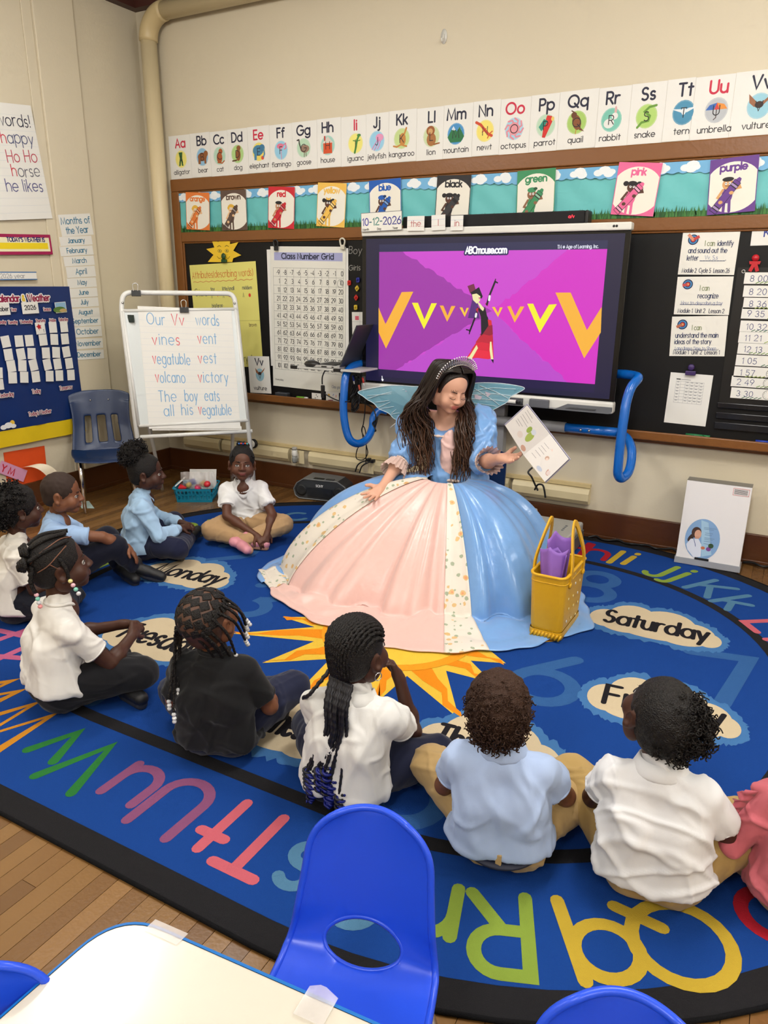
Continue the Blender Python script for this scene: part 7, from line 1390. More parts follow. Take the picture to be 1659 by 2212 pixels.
# boy with short hair, arm over knee
t, H, R, z, L = child('boy in light blue short-sleeved polo with cropped hair resting his arm on his knee', (-3.225, 2.335), 45, 1.02, 'd3', neck=(.0, .03, .385), head=(.01, .07, .487), face=(38, -6), look=(-.1, 1, 0), shirt=(168, 198, 236), pants=(20, 22, 38), seed=18, sleeve=.72,
    arms=dict(R=dict(el=(.09, .24, .275), wr=(.06, .35, .2), hd=(.1, .6, -.8), pn=(0, -.8, -.6), curl=.4), L=dict(el=(-.17, .13, .2), wr=(-.08, .26, .15))), legs=dict(R=dict(kn=(.06, .29, .21), an=(.03, .38, .075), to=(.06, .48, .036)), L=dict(kn=(-.14, .24, .2), an=(-.03, .3, .06), to=(.06, .36, .035))))
cap = hair_cap(t, H, R, z, mat('cropped_hair', (52, 36, 28), .8, noise=(260, .45)), .002, rough=.0008, back=-.045)
MB().lathe(L((.03, .375, .085)), [(.031, 0), (.032, .035), (.029, .04)], 14, axis=unit(L((.04, .32, .16)) - L((.03, .375, .085)))).build('white_sock', mat('white_sock', (232, 232, 230), .8), t, smooth=True)
# child with twists at the left edge
t, H, R, z, L = child('child in cream white polo with short black twists at the left edge', (-3.06, 1.985), 62, 1.02, 'd1', neck=(.0, .035, .39), head=(-.005, .06, .515), face=(66, 0), shirt=(232, 226, 216), pants=(22, 24, 36), seed=19, sleeve=.74,
    arms=dict(R=dict(el=(.15, .06, .18), wr=(.1, .22, .19), hd=(.0, 1, 0), pn=(-.6, 0, -.6), curl=.9), L=dict(el=(-.17, .06, .18))), legs=dict(R=dict(kn=(.2, .14, .11))))
cap = hair_cap(t, H, R, z, HAIR, .01, rough=.001, back=-.055); P = lambda x, y, q: H + R @ (np.array([x, y, q]) * z)
S = Solid(H - .2, H + .2, .006); S.ell(P(0, -.05, .035), np.array([.086, .085, .075]) * z, R, 0); S.ell(P(0, -.09, .0), np.array([.07, .06, .055]) * z, R, .02); solid_obj('twist_core', S, HAIR, cap)
curls(t, [(P(0, -.05, .038), np.array([.092, .092, .08]) * z, R), (P(0, -.095, -.01), np.array([.078, .066, .06]) * z, R)], 520, HAIR, .006, .0042, .034, 9, 'twists', parent=cap, rings=2.6)
# girl in pink at the right edge
t, H, R, z, L = child('girl in pink long-sleeved ruffled top cut by the right edge, rainbow beads', (.215, 1.86), 104, 1., 'd1', neck=(.0, .0, .385), head=(.0, .01, .492), face=(112, 10), shirt=(214, 112, 122), pants=(176, 146, 98), seed=20, long_sleeve=True, collar='crew',
    arms=dict(L=dict(el=(-.185, .0, .17), wr=(-.11, .15, .12)), R=dict(el=(.17, .05, .18))), legs=dict(L=dict(kn=(-.18, .12, .1), an=(.03, .2, .05))))
MB().tube(np.array([L((.1 * math.sin(q), -.02 + .094 * math.cos(q), .085)) for q in np.linspace(0, 6.28, 40, endpoint=False)]), .012, 8, closed=True, flat=.5).build('black_waistband', mat('black_band', (20, 20, 22), .7), t, smooth=True)
cap = hair_cap(t, H, R, z, HAIR, .005, back=-.055); P = lambda x, y, q: H + R @ (np.array([x, y, q]) * z); mb = MB(); rb = random.Random(12); RB = [(236, 120, 170), (240, 200, 80), (130, 200, 90), (90, 180, 226), (90, 180, 226), (70, 150, 220), (240, 180, 70), (20, 20, 22), (236, 150, 190), (200, 130, 200)]
for i in range(6):
    a = P(-.07 + .012 * i, -.05 - .006 * i, .02); b = P(-.095 + .014 * i, -.075, -.05); e = L((-.105 + .022 * i, -.055 - .01 * i, .36)); braid(mb, [a, b, e], .005, 6)
    beads(cap, [b * (1 - q) + e * q + np.array([-.012, 0, 0]) * math.sin(q * 3) for q in np.linspace(.0, 1.15, 10)], [RB[(j + i * 2) % 10] for j in range(10)], .0085)
mb.build('braids', HAIR, cap, smooth=True)
A_, E_ = L((-.112, -.012, .33)), L((-.185, .0, .17)); G = []                     # ruffle down the sleeve
for i, q in enumerate(np.linspace(-.1, 1.15, 40)):
    p = A_ + (E_ - A_) * q + (L((-.045, -.012, 0)) - L((0, 0, 0))); o_ = L((-.03 - .006 * math.sin(i * 1.9), -.012 * math.sin(i * 1.3), .004 * math.sin(i * 2.3))) - L((0, 0, 0)); G.append([p, p + o_ * .5, p + o_])
mbr = MB().grid(np.array(G)); mbr.c = [np.tile(np.array((204, 104, 116.)), (len(v), 1)) for v in mbr.v]; o = mbr.build('sleeve_ruffle', CLOTH, t, smooth=True); md = o.modifiers.new('s', 'SOLIDIFY'); md.thickness = .002
# ---------------------------------------------------------------- woman in a princess gown, seated
def satin(name, rgb, rough=.22, k=.0):
    m = mat(name, rgb, rough, sheen=.3, aniso=.5, bump=(35, .12, .01), spec=.6); return m
SB = satin('blue_satin', (120, 168, 226)); SPK = satin('pink_satin', (240, 196, 186), .3)
def floral(name):
    m = bpy.data.materials.new(name); m.use_nodes = True; nt = m.node_tree; N = nt.nodes; Lk = nt.links; b = N['Principled BSDF']; b.inputs['Roughness'].default_value = .4
    tc = N.new('ShaderNodeTexCoord'); base = None
    def spots(scale, thr, col, prev, seedv):
        mp = N.new('ShaderNodeMapping'); mp.inputs['Location'].default_value = (seedv, seedv * .7, seedv * .3); Lk.new(tc.outputs['Object'], mp.inputs[0]); v = N.new('ShaderNodeTexVoronoi'); v.inputs['Scale'].default_value = scale; Lk.new(mp.outputs[0], v.inputs['Vector'])
        nz = N.new('ShaderNodeTexNoise'); nz.inputs['Scale'].default_value = scale * 2.2; Lk.new(mp.outputs[0], nz.inputs['Vector']); ad = N.new('ShaderNodeMath'); ad.operation = 'MULTIPLY_ADD'; Lk.new(nz.outputs[0], ad.inputs[0]); ad.inputs[1].default_value = .35; Lk.new(v.outputs['Distance'], ad.inputs[2])
        r_ = N.new('ShaderNodeMath'); r_.operation = 'LESS_THAN'; Lk.new(ad.outputs[0], r_.inputs[0]); r_.inputs[1].default_value = thr
        mx = N.new('ShaderNodeMix'); mx.data_type = 'RGBA'; Lk.new(r_.outputs[0], mx.inputs[0]); mx.inputs[7].default_value = (*lin(col), 1)
        if prev is None: mx.inputs[6].default_value = (*lin((236, 226, 212)), 1)
        else: Lk.new(prev, mx.inputs[6])
        return mx.outputs[2]
    base = spots(26, .42, (168, 178, 150), base, 3.1); base = spots(17, .40, (228, 190, 130), base, 0.); base = spots(17, .27, (232, 160, 110), base, 0.); Lk.new(base, b.inputs['Base Color'])
    bp = N.new('ShaderNodeBump'); bp.inputs['Strength'].default_value = .2; nz = N.new('ShaderNodeTexNoise'); nz.inputs['Scale'].default_value = 60; Lk.new(tc.outputs['Object'], nz.inputs['Vector']); Lk.new(nz.outputs[0], bp.inputs['Height']); Lk.new(bp.outputs[0], b.inputs['Normal'])
    return m
FLO = floral('floral_brocade')
pr = thing('person', 'woman in blue and pink princess gown with tiara, reading to the children', 'person', (-1.52, 3.5, .01))
CX, CY = -1.52, 3.46
def interp_ang(tab, th):
    a = np.array([t_[0] for t_ in tab]); v = np.array([t_[1] for t_ in tab]); return np.interp(np.mod(th, 360), np.r_[a - 360, a, a + 360], np.r_[v, v, v])
R1T = [(0, .60), (20, .57), (90, .46), (150, .70), (180, .84), (207, .90), (222, .84), (237, .76), (260, .62), (288, .555), (310, .585), (333, .64)]
R2T = [(2, .766), (16, .73), (60, .56), (90, .50), (150, .80), (180, .92), (205.6, 1.03), (222.8, .94), (239.8, .885), (259.5, .878), (277.8, .895), (291.6, .88), (303, .866), (313, .90), (330, .875), (344, .89)]
rs = np.random.default_rng(5)
PT_ = [(0, 2.1), (25, 2.2), (90, 2.0), (160, 2.1), (190, 1.9), (207, 1.6), (225, 1.3), (250, 1.22), (285, 1.22), (305, 1.3), (325, 1.65)]
FW = [(n_, rs.uniform(0, 6.28), a_) for n_, a_ in ((7, .016), (11, .014), (17, .012), (23, .010), (31, .007))]
def skirt_pt(th, t):
    """th degrees, t 0 waist .. 1 dome foot .. 1.6 hem on the rug"""
    R1 = interp_ang(R1T, th); R2 = interp_ang(R2T, th); tr = np.radians(th); fold = sum(a_ * np.sin(n_ * tr + ph + .5 * np.sin(3 * t + n_)) for n_, ph, a_ in FW) / .04
    sharp = np.sign(fold) * np.abs(fold) ** .8
    td = np.minimum(t, 1.); ang = td * np.pi / 2; p_ = interp_ang(PT_, th); x = np.sin(ang) ** (2 / p_) ; y = np.cos(ang) ** (2 / p_)
    r_ = .105 + (R1 - .105) * x; zz = .565 * y; 
    am = .07 * np.clip(td * 1.2, 0, 1) * (.35 + .65 * td)
    r_ = r_ + am * sharp * .62; zz = zz + .022 * sharp * np.sin(ang) * np.cos(ang) * 2 * .8
    f2 = np.clip((t - 1) / .6, 0, 1); wv_ = np.sin(th * .11 + 1) + .6 * np.sin(th * .27 + f2 * 3) + .5 * np.sin(th * .53 + 2 + f2 * 5)
    r_ = np.where(t > 1, r_ * (1 - f2) + (R2 + .012 * wv_) * f2 - .03 * np.sin(f2 * np.pi) * 0, r_)
    zt_ = .016 + .024 * np.abs(np.sin(f2 * 4.2 + .4 + .5 * wv_ * (1 - f2))) * (1 - f2) ** .7 + .008 * np.abs(wv_) * (1 - f2 * .8)
    zz = np.where(t > 1, zt_, np.maximum(zz, zt_ if True else 0))
    return np.stack([CX + r_ * np.cos(tr), CY + r_ * np.sin(tr), zz + .004], -1)
def panel(name, a0, a1, m, n, lift=0., bend=(0, 0)):
    T = np.r_[np.linspace(0, 1, 46), np.linspace(1, 1.6, 22)[1:]]; G = np.zeros((len(T), n, 3))
    for i, tt in enumerate(T):
        w0 = bend[0] * max(0, (.55 - tt)) ; th = np.linspace(a0 + w0, a1 + bend[1] * max(0, (.55 - tt)), n); G[i] = skirt_pt(th, np.full(n, tt))
    if lift: 
        G[..., 2] += lift * (T > .05)[:, None]; c_ = np.array([CX, CY, .1]); d_ = G - c_; G = G + lift * d_ / np.linalg.norm(d_, axis=-1)[..., None]
    o = MB().grid(G).build(name, m, pr, smooth=True); md = o.modifiers.new('s', 'SOLIDIFY'); md.thickness = .003; md.offset = 1; return o
panel('blue_skirt', 300, 300 + 276, SB, 330); panel('pink_skirt_panel', 214, 302, SPK, 110, .001)
panel('floral_trim', 294.5, 307.5, FLO, 18, .005); panel('floral_trim', 206, 221, FLO, 22, .005)
# body
S = Solid((-2.05, 3.02, .38), (-.98, 3.86, 1.24), .0046); A = np.array
pelv, wst, chst, nkb = A([-1.52, 3.60, .45]), A([-1.53, 3.61, .58]), A([-1.60, 3.65, .76]), A([-1.615, 3.655, .865]); Hd = at(972, 838, Y=3.585)
rt_ = unit(A([.985, .17, 0])); fdv = A([rt_[1], -rt_[0], 0])
for q in (-1, 1): S.chain([pelv + rt_ * q * .06, wst + rt_ * q * .045, chst + rt_ * q * .06], [.085, .07, .082], .04)
SHR, SHL = A([-1.785, 3.645, .845]), A([-1.435, 3.69, .865])
for s_ in (SHR, SHL): S.cone(nkb - [0, 0, .03], s_, .05, .045, .03)
ELR, WRR = A([-1.80, 3.47, .635]), at(826, 1052, Y=3.29); ELL, WRL = A([-1.345, 3.52, .665]), at(1082, 990, Y=3.36)
for a_, b_, c_ in ((SHR, ELR, WRR), (SHL, ELL, WRL)): S.chain([a_, b_, c_], [.044, .036, .024], .012); S.ell(b_ * .7 + c_ * .3, (.038, .038, .038), None, .02)
hr = at(790, 1082, Y=3.16) - WRR; hand_solid(S, WRR, hr, unit(A([.1, -.7, .75])), 1.22, 1, .16, 0, None, .45, 1.0)
hl = at(1150, 992, Y=3.285) - WRL; hand_solid(S, WRL, hl, unit(A([.25, -.55, .8])), 1.22, -1, .28, 0, None, .2, .9)
Rp = frame((math.cos(math.radians(-33)) * .88, math.sin(math.radians(-33)) * .93, -.36), (0, 0, 1)); Rp = Rp @ np.array(Matrix.Rotation(math.radians(-6), 3, 'Y')); hs = 1.16
S.cone(nkb - [0, 0, .02], Hd - Rp[:, 1] * .03 - Rp[:, 2] * .06, .05, .046, .02); head_solid(S, Hd, Rp, hs, 0, 1, 'closed')
body = solid_obj('body', S, SKIN, pr, [(226, 172, 146), (198, 108, 102), (236, 190, 170), (70, 46, 36)], 1)
Pp = lambda x, y, z_: Hd + Rp @ (np.array([x, y, z_]) * hs)
for a_ in (-1, 1): MB().tube(crv([Pp(a_ * .015, .0835, -.0095), Pp(a_ * .029, .0862, -.0125), Pp(a_ * .044, .0785, -.0085)], 6), .0014, 6).build('lashes', mat('lash_brown', (40, 26, 22), .5), pr, smooth=True)
# bodice
S = Solid((-1.95, 3.4, .46), (-1.2, 3.86, .97), .0052)
for q in (-1, 1): S.chain([pelv + rt_ * q * .07 + [0, 0, .09], wst + rt_ * q * .052, chst + rt_ * q * .066 - [0, 0, .005]], [.10, .082, .093], .04, 0)
for q in (-1, 1): S.ell(chst + rt_ * q * .055 + fdv * .06 - [0, 0, .015], (.06, .05, .055), None, .03, 0)
for s_ in (SHR, SHL): S.cone(s_ * .85 + nkb * .15 - [0, 0, .01], s_, .052, .055, .03, 0)
S.ell(chst * .5 + wst * .5 + fdv * .095, (.045, .032, .15), frame(fdv, (0, 0, 1)), .004, 1)
S.ell(nkb + fdv * .10 + [0, 0, -.0], (.075, .12, .075), frame(fdv, (0, 0, 1)), .006, sub=True); S.cone(nkb + [0, 0, -.02], nkb + [0, 0, .14], .062, .07, .006, sub=True)
S.cut(A([0, 0, .5]), (0, 0, -1)); BOD = mat('bodice_satin', attr=True, rough=.32, sheen=.2, bump=(35, .12, .01))
solid_obj('bodice', S, BOD, pr, [(120, 168, 226), (240, 200, 194)], 2, (.004, 60), 4)
nl = [nkb + rt_ * x + fdv * y + A([0, 0, z_]) for x, y, z_ in ((-.11, .03, .0), (-.095, .085, -.055), (-.06, .125, -.085), (0, .135, -.09), (.06, .125, -.085), (.095, .085, -.055), (.11, .03, .0))]
MB().tube(crv(nl, 8), [.006 + .002 * math.sin(i * 1.5) for i in range(49)], 8).build('neckline_lace', mat('cream_lace', (238, 214, 202), .7), pr, smooth=True)
LACE = mat('blush_chiffon', (232, 200, 188), .7, alpha=.85)
for sh_, el_, wr_ in ((SHR, ELR, WRR), (SHL, ELL, WRL)):
    S = Solid(np.minimum(sh_, el_) - .12, np.maximum(sh_, el_) + .12, .0052); d_ = el_ - sh_; S.chain([sh_, sh_ + d_ * .35, sh_ + d_ * .5, sh_ + d_ * .95, el_ * .9 + wr_ * .1], [.064, .07, .058, .062, .05], .012); S.cut(el_ * .93 + wr_ * .07, wr_ - el_, (el_ * .9 + wr_ * .1 + unit(wr_ - el_) * .05, .075)) 
    solid_obj('puff_sleeve', S, SB, pr, None, 1, (.012, 70, .5), 9)
    ax_ = unit(wr_ - el_); Q = frame(ax_, (0, 0, 1)); G = []; c_ = el_ * .92 + wr_ * .08
    for i, (l_, rad) in enumerate(((0, .047), (.006, .052), (.02, .052), (.06, .064), (.085, .07))): G.append([c_ + ax_ * (l_ + .005 * math.sin(q * 9) * (i > 2)) + (Q[:, 0] * math.cos(q) + Q[:, 2] * math.sin(q)) * (rad + .006 * math.sin(q * 19) * (i > 1)) for q in np.linspace(0, 2 * np.pi, 96, endpoint=False)])
    o = MB().grid(np.array(G), closed=True).build('lace_cuff', LACE, pr, smooth=True)
    MB().tube(np.array([c_ + ax_ * .006 + (Q[:, 0] * math.cos(q) + Q[:, 2] * math.sin(q)) * (.053 + .002 * math.sin(q * 26)) for q in np.linspace(0, 2 * np.pi, 80, endpoint=False)]), .0045, 6, closed=True).build('cuff_band', MATS['cream_lace'], o, smooth=True)
MB().tube(np.array([A([-1.525, 3.61, .545]) + (rt_ * math.cos(q) * .135 + fdv * math.sin(q) * .10) for q in np.linspace(0, 6.28, 40, endpoint=False)]), .009, 8, closed=True).build('waist_band', MATS['cream_lace'], pr, smooth=True)
# hair
LH = mat('long_brown_hair', attr=True, rough=.36, spec=.5, aniso=.4); cap = hair_cap(pr, Hd, Rp, hs, mat('hair_roots', (30, 20, 16), .45, bump=(300, .5, .004)), .005, back=-.05, fh=.012, ycut=.03)
rg_ = np.random.default_rng(3); mb = MB()
def lock(path, r0, amp, nw, ph, c0, c1):
    P = crv(path, 9); n = len(P); q = np.linspace(0, 1, n); T = np.gradient(P, axis=0); T /= np.linalg.norm(T, axis=1)[:, None]; s1 = np.cross(T, [0.2, -1., 0.1]); s1 /= np.linalg.norm(s1, axis=1)[:, None] + 1e-9; s2 = np.cross(T, s1)
    w_ = np.clip((q - .3) / .3, 0, 1) * amp; P = P + s1 * (w_ * np.sin(q * nw + ph))[:, None] + s2 * (w_ * .7 * np.cos(q * nw + ph))[:, None]
    mb.tube(P, r0 * np.clip(1.3 * (1 - q) + .18, .15, 1) * np.clip(q * 6 + .5, 0, 1), 5, flat=.55); C = mb.c[-1]; f_ = np.repeat(np.clip((q - .35) * 1.5, 0, 1), 5)[:, None]; mb.c[-1] = np.array(c0) * (1 - f_) + np.array(c1) * f_
for i in range(400):
    sd_ = -1 if i % 100 < 62 else 1; u_ = rg_.uniform(0, 1); v_ = rg_.uniform(0, 1)
    yr = .05 - .128 * u_; root = Pp(-sd_ * .004, yr, .118 - 2.2 * max(0, abs(yr + .012) - .02) ** 2 * 4 - .004 * v_)
    side_ = Pp(-sd_ * (.083 + .012 * v_), yr * .8 - .01, .05 + .01 * v_); ear = Pp(-sd_ * (.094 + .022 * v_), yr * .75 - .012, -.04)
    if sd_ < 0:
        x_ = rg_.uniform(-.215, -.045); dep = rg_.uniform(.05, .15); mid_ = chst + rt_ * (x_ - .02) + fdv * (dep + .01) + A([0, 0, .06]); end = chst + rt_ * (x_ * .9 - .0) + fdv * (dep + .05) + A([0, 0, rg_.uniform(-.26, -.08)])
        if u_ > .75: mid_ = chst + rt_ * rg_.uniform(-.2, -.1) + fdv * rg_.uniform(-.06, .08) + A([0, 0, .07]); end = mid_ + A([rg_.uniform(-.03, .03), -.02, rg_.uniform(-.2, -.1)])
    else:
        x_ = rg_.uniform(.07, .16); dep = rg_.uniform(.08, .16); mid_ = chst + rt_ * x_ + fdv * dep + A([0, 0, .06]); end = chst + rt_ * (x_ + .0) + fdv * (dep + .03) + A([0, 0, rg_.uniform(-.24, -.05)])
    br = rg_.uniform(.75, 1.2); lock([root, root * .45 + side_ * .55 + Rp @ A([-sd_ * .016, 0, .022]) * hs, side_, ear, ear * .5 + mid_ * .5 + fdv * .012 + rt_ * sd_ * (.03 if sd_ < 0 else .02), mid_, mid_ * .5 + end * .5 + rt_ * rg_.uniform(-.012, .012), end], rg_.uniform(.0055, .009), rg_.uniform(.009, .02), rg_.uniform(15, 24), rg_.uniform(0, 6.3), np.array((28, 18, 14)) * br, np.array((92, 58, 36)) * br)
o = mb.build('long_wavy_locks', LH, cap, smooth=True)
# tiara
SIL = mat('tiara_silver', (226, 222, 216), .18, 1.); tr_ = MB(); n_ = 26
tp = lambda a_, h_: Pp((.1 + h_) * math.sin(a_), .03 + h_ * .25, .024 + (.106 + h_) * math.cos(a_))
AA = np.linspace(1.3, -.75, n_); ti = tag(MB().tube(np.array([tp(a_, 0) for a_ in AA]), .003, 8).build('tiara', SIL, smooth=True), 'silver tiara on the dark wavy hair of the seated woman', 'tiara')
for i in range(n_ - 1):
    a_, b_ = AA[i], AA[i + 1]; hgt = .012 + .034 * max(0, math.cos((a_ - .3) * 1.25)) ** 1.3; m_ = (a_ + b_) / 2
    MB().tube(crv([tp(a_, 0), tp(a_ - .03, hgt * .6), tp(m_, hgt), tp(b_ + .03, hgt * .6), tp(b_, 0)], 5), .0021, 6).build('filigree_loop', SIL, ti, smooth=True)
    MB().ball(tp(m_, hgt), .0042, 8, 6).build('crystal', mat('crystal', (240, 240, 244), .05, .6), ti, smooth=True); MB().ball(tp(m_, hgt * .4), .0024, 8, 6).build('crystal', mat('crystal'), ti, smooth=True)
# wings
WG = mat('iridescent_wing', (130, 186, 206), .2, alpha=.72, coat=.6); WGP = mat('wing_vein', (206, 222, 228), .4); WGB = mat('wing_pale_cell', (222, 206, 222), .3, alpha=.8)
wg = thing('fairy_wings', 'iridescent pale blue fairy wings worn behind the shoulders', 'wings', (-1.62, 3.79, .8))
def wing(outline, ribs, Y, cells):
    P_ = crv([at(x, y, Y=Y) for x, y in outline], 6, closed=True); c_ = P_.mean(0); 
    for p in P_: p[1] = Y + .04 * math.sin((p[0] - c_[0]) * 8)
    o = MB().prism(P_, (0, .0015, 0)).build('wing_membrane', WG, wg)
    MB().tube(P_, .0022, 6, closed=True).build('wing_rim', WGP, o, smooth=True); rbm = MB()
    for rr_ in ribs:
        q = crv([at(x, y, Y=Y) for x, y in rr_], 6)
        for p in q: p[1] = Y + .04 * math.sin((p[0] - c_[0]) * 8) - .002
        rbm = MB().tube(q, .0016, 5); rbm.build('wing_vein', WGP, o, smooth=True)
    for cc in cells:
        q = np.array([at(x, y, Y=Y) for x, y in cc])
        for p in q: p[1] = Y + .04 * math.sin((p[0] - c_[0]) * 8) - .002
        MB().prism(q, (0, -.001, 0)).build('wing_cell', WGB, o)
wing([(905, 845), (880, 836), (845, 833), (805, 838), (781, 845), (792, 855), (800, 862), (812, 870), (822, 882), (840, 893), (850, 905), (868, 912), (882, 918), (905, 915)], [[(905, 850), (860, 850), (800, 853)], [(905, 858), (865, 862), (815, 868)], [(905, 866), (870, 875), (825, 882)], [(905, 875), (880, 888), (845, 895)], [(905, 890), (885, 900), (868, 910)], [(800, 860), (830, 850), (870, 842)], [(845, 893), (862, 878), (885, 862)], [(820, 880), (850, 865), (880, 850)]], 3.80, [[(866, 846), (880, 845), (878, 852), (868, 852)], [(872, 857), (884, 854), (880, 861)]])
wing([(1015, 845), (1022, 830), (1040, 826), (1075, 828), (1105, 833), (1128, 840), (1115, 850), (1100, 858), (1092, 870), (1075, 880), (1060, 890), (1062, 905), (1035, 900), (1020, 890)], [[(1018, 846), (1060, 838), (1110, 842)], [(1018, 852), (1060, 850), (1100, 856)], [(1018, 860), (1055, 862), (1090, 868)], [(1020, 868), (1045, 872), (1072, 878)], [(1022, 878), (1045, 884), (1060, 890)], [(1040, 832), (1070, 846), (1095, 862)], [(1030, 838), (1060, 860), (1078, 876)]], 3.80, [[(1030, 850), (1045, 856), (1040, 863), (1030, 858)], [(1050, 845), (1062, 850), (1055, 857)]])
for a_, b_ in (((843, 924), (868, 904)),): MB().tube([at(*a_, Y=3.78), at(*b_, Y=3.78)], .003, 6).build('wing_wire', WHP, wg, smooth=True)
# chair she sits on
kc = thing('plastic_chair', 'blue plastic child chair almost hidden under the gown', 'chair', (-1.5, 3.72, 0), 'bright blue plastic chairs')
MB().box((-1.66, 3.58, .34), (-1.34, 3.88, .352)).build('seat', NB, kc, bevel=.004)
bp_ = [at(1062, 960, Y=3.92), at(1080, 965, Y=3.92)]; MB().prism(fillet([(-1.68, 3.9, .36), (-1.68, 3.92, .64), (-1.36, 3.92, .64), (-1.36, 3.9, .36), (-1.5, 3.9, .36)], .05), (0, .012, 0)).build('backrest', NB, kc)
for x in (-1.65, -1.35):
    for y in (3.6, 3.88): MB().tube([(x, y, .011), (x, y, .345)], .011, 8).build('leg', CHR, kc, smooth=True)
# open picture book in her left hand
bkk = thing('picture_book', 'open picture book with white illustrated pages held in the left hand', 'book', tuple(at(1160, 960, Y=3.3)))
Yo, Ys = 3.27, 3.30
uT = [at(1138, 876, Y=Yo), at(1091, 919, Y=Yo), at(1131, 983, Y=Ys), at(1187, 938, Y=Ys)]; lT = [at(1131, 983, Y=Ys), at(1187, 938, Y=Ys), at(1228, 992, Y=Yo), at(1177, 1041, Y=Yo)]
def pageblk(q4, nm, grow, back, th, m):
    q4 = np.array(q4); c_ = q4.mean(0); n_ = unit(np.cross(q4[1] - q4[0], q4[2] - q4[0])); n_ = n_ if n_[1] < 0 else -n_; q4 = c_ + (q4 - c_) * grow - n_ * back; return MB().prism(q4 if np.cross(q4[1] - q4[0], q4[2] - q4[0]).dot(n_) > 0 else q4[::-1], -n_ * th).build(nm, m, bkk), n_
PGM = mat('book_paper', (246, 242, 238), .5); CVM = mat('book_cover', (196, 192, 220), .4); DKM = mat('book_endpaper', (34, 28, 40), .5)
for q4, nm in ((uT, 'upper_page'), (lT, 'lower_page')):
    o, n_ = pageblk(q4, nm, 1., 0, .003, PGM); pageblk(q4, 'page_block', .995, .0032, .004, PGM); pageblk(q4, 'endpaper', 1.01, .0085, .0015, DKM); pageblk(q4, 'cover', 1.05, .0105, .003, CVM)
    if nm == 'upper_page': o0, uu, vv = uT[1], uT[0] - uT[1], uT[2] - uT[1]
    else: o0, uu, vv = lT[0], lT[1] - lT[0], lT[3] - lT[0]
    W_, H_ = np.linalg.norm(uu), np.linalg.norm(vv); k = Ink(np.array(o0), uu / W_, vv / H_); 
    if k.nn.dot(n_) < 0: k.nn = -k.nn
    TX = (150, 146, 150)
    if nm == 'upper_page':
        for i, (x, l_) in enumerate(((.93, .3), (.84, .36), (.72, .3), (.63, .36), (.5, .26), (.42, .2))): k.line([(W_ * x, H_ * .1), (W_ * x, H_ * (.1 + l_))], .0016, TX, 1, False)
        k.ell(W_ * .52, H_ * .72, W_ * .2, H_ * .1, (180, 200, 100), 1); k.ell(W_ * .64, H_ * .56, W_ * .12, H_ * .07, (164, 190, 90), 1); k.ell(W_ * .8, H_ * .68, W_ * .1, H_ * .09, (206, 140, 110), 1); k.ell(W_ * .72, H_ * .7, W_ * .09, H_ * .08, (226, 232, 244), 2); k.ell(W_ * .28, H_ * .48, W_ * .1, H_ * .1, (240, 228, 220), 1); k.ell(W_ * .12, H_ * .84, W_ * .08, H_ * .1, (216, 170, 150), 1)
    else:
        for i, (x, l_) in enumerate(((.72, .22), (.6, .24), (.5, .26), (.38, .24), (.24, .2))): k.line([(W_ * x, H_ * .1), (W_ * x, H_ * (.1 + l_))], .0016, TX, 1, False)
        for x, y in ((.8, .4), (.5, .5), (.55, .72), (.84, .72)): k.ell(W_ * x, H_ * y, W_ * .07, H_ * .06, (216, 180, 160), 1, 12); k.ell(W_ * (x - .02), H_ * (y + .02), W_ * .045, H_ * .04, (250, 226, 214), 2, 10)
        k.ell(W_ * .3, H_ * .86, W_ * .14, H_ * .09, (214, 170, 156), 1); k.ell(W_ * .26, H_ * .86, W_ * .08, H_ * .06, (240, 224, 220), 2); k.ell(W_ * .12, H_ * .6, W_ * .06, H_ * .1, (206, 216, 236), 1)
    k.build('print', INK, o)
# ---------------------------------------------------------------- foreground table and chairs
tb_ = thing('classroom_table', 'white topped classroom table with blue edge band in the near corner', 'table', (-.62, .2, 0))
TZ = .50
c0 = at(262, 1972, Z=TZ); eL = at(0, 2202, Z=TZ) - c0; eL /= np.linalg.norm(eL); eR = at(640, 2140, Z=TZ) - c0; eR /= np.linalg.norm(eR)
L1, L2, rc = .95, .85, .09
far = c0 + eL * L1 + eR * L2
P4 = [c0, c0 + eR * L2, far, c0 + eL * L1]
pl = fillet([P4[0] + (P4[1] - P4[0]) * .5] + [P4[1], P4[2], P4[3], P4[0]] + [P4[0] + (P4[1] - P4[0]) * .5], rc, 10)[:-1]
MB().prism([p + [0, 0, -.026] for p in pl], (0, 0, .026)).build('table_top', mat('glossy_white_laminate', (214, 206, 190), .16, coat=.3), tb_)
pb = (P4[0] + P4[2]) / 2
BLB = mat('blue_edge_band', (20, 110, 190), .35)
band = [p + (p - pb) / np.linalg.norm(p - pb) * .006 for p in pl]
MB().grid(np.array([[p + [0, 0, -.028] for p in band], [p + [0, 0, .0008] for p in band], [p + [0, 0, .0015] + (pb - p) / np.linalg.norm(pb - p) * .006 for p in band]]), closed=True).build('edge_band', BLB, tb_, smooth=False)
for f1, f2 in ((.12, .12), (.12, .88), (.88, .12), (.88, .88)):
    p = c0 + eL * L1 * f1 + eR * L2 * f2; MB().tube([(p[0], p[1], 0), (p[0], p[1], TZ - .028)], .016, 10).build('leg', STEEL, tb_, smooth=True)
a_ = at(655, 2156, Z=TZ + .002)
TAPE = mat('clear_tape', (235, 228, 225), .2, alpha=.45)
G = np.array([[a_ + eR * x * .05 + np.cross(eR, [0, 0, 1]) * -y + np.array([0, 0, .003 + .03 * max(0, .5 - abs(x - .5)) * (y > .0) ]) for x in np.linspace(0, 1, 6)] for y in (-.03, 0, .02)])
tag(MB().grid(G).build('tape_piece', TAPE, smooth=True), 'clear tape piece peeling off the table edge by the chair', 'tape')
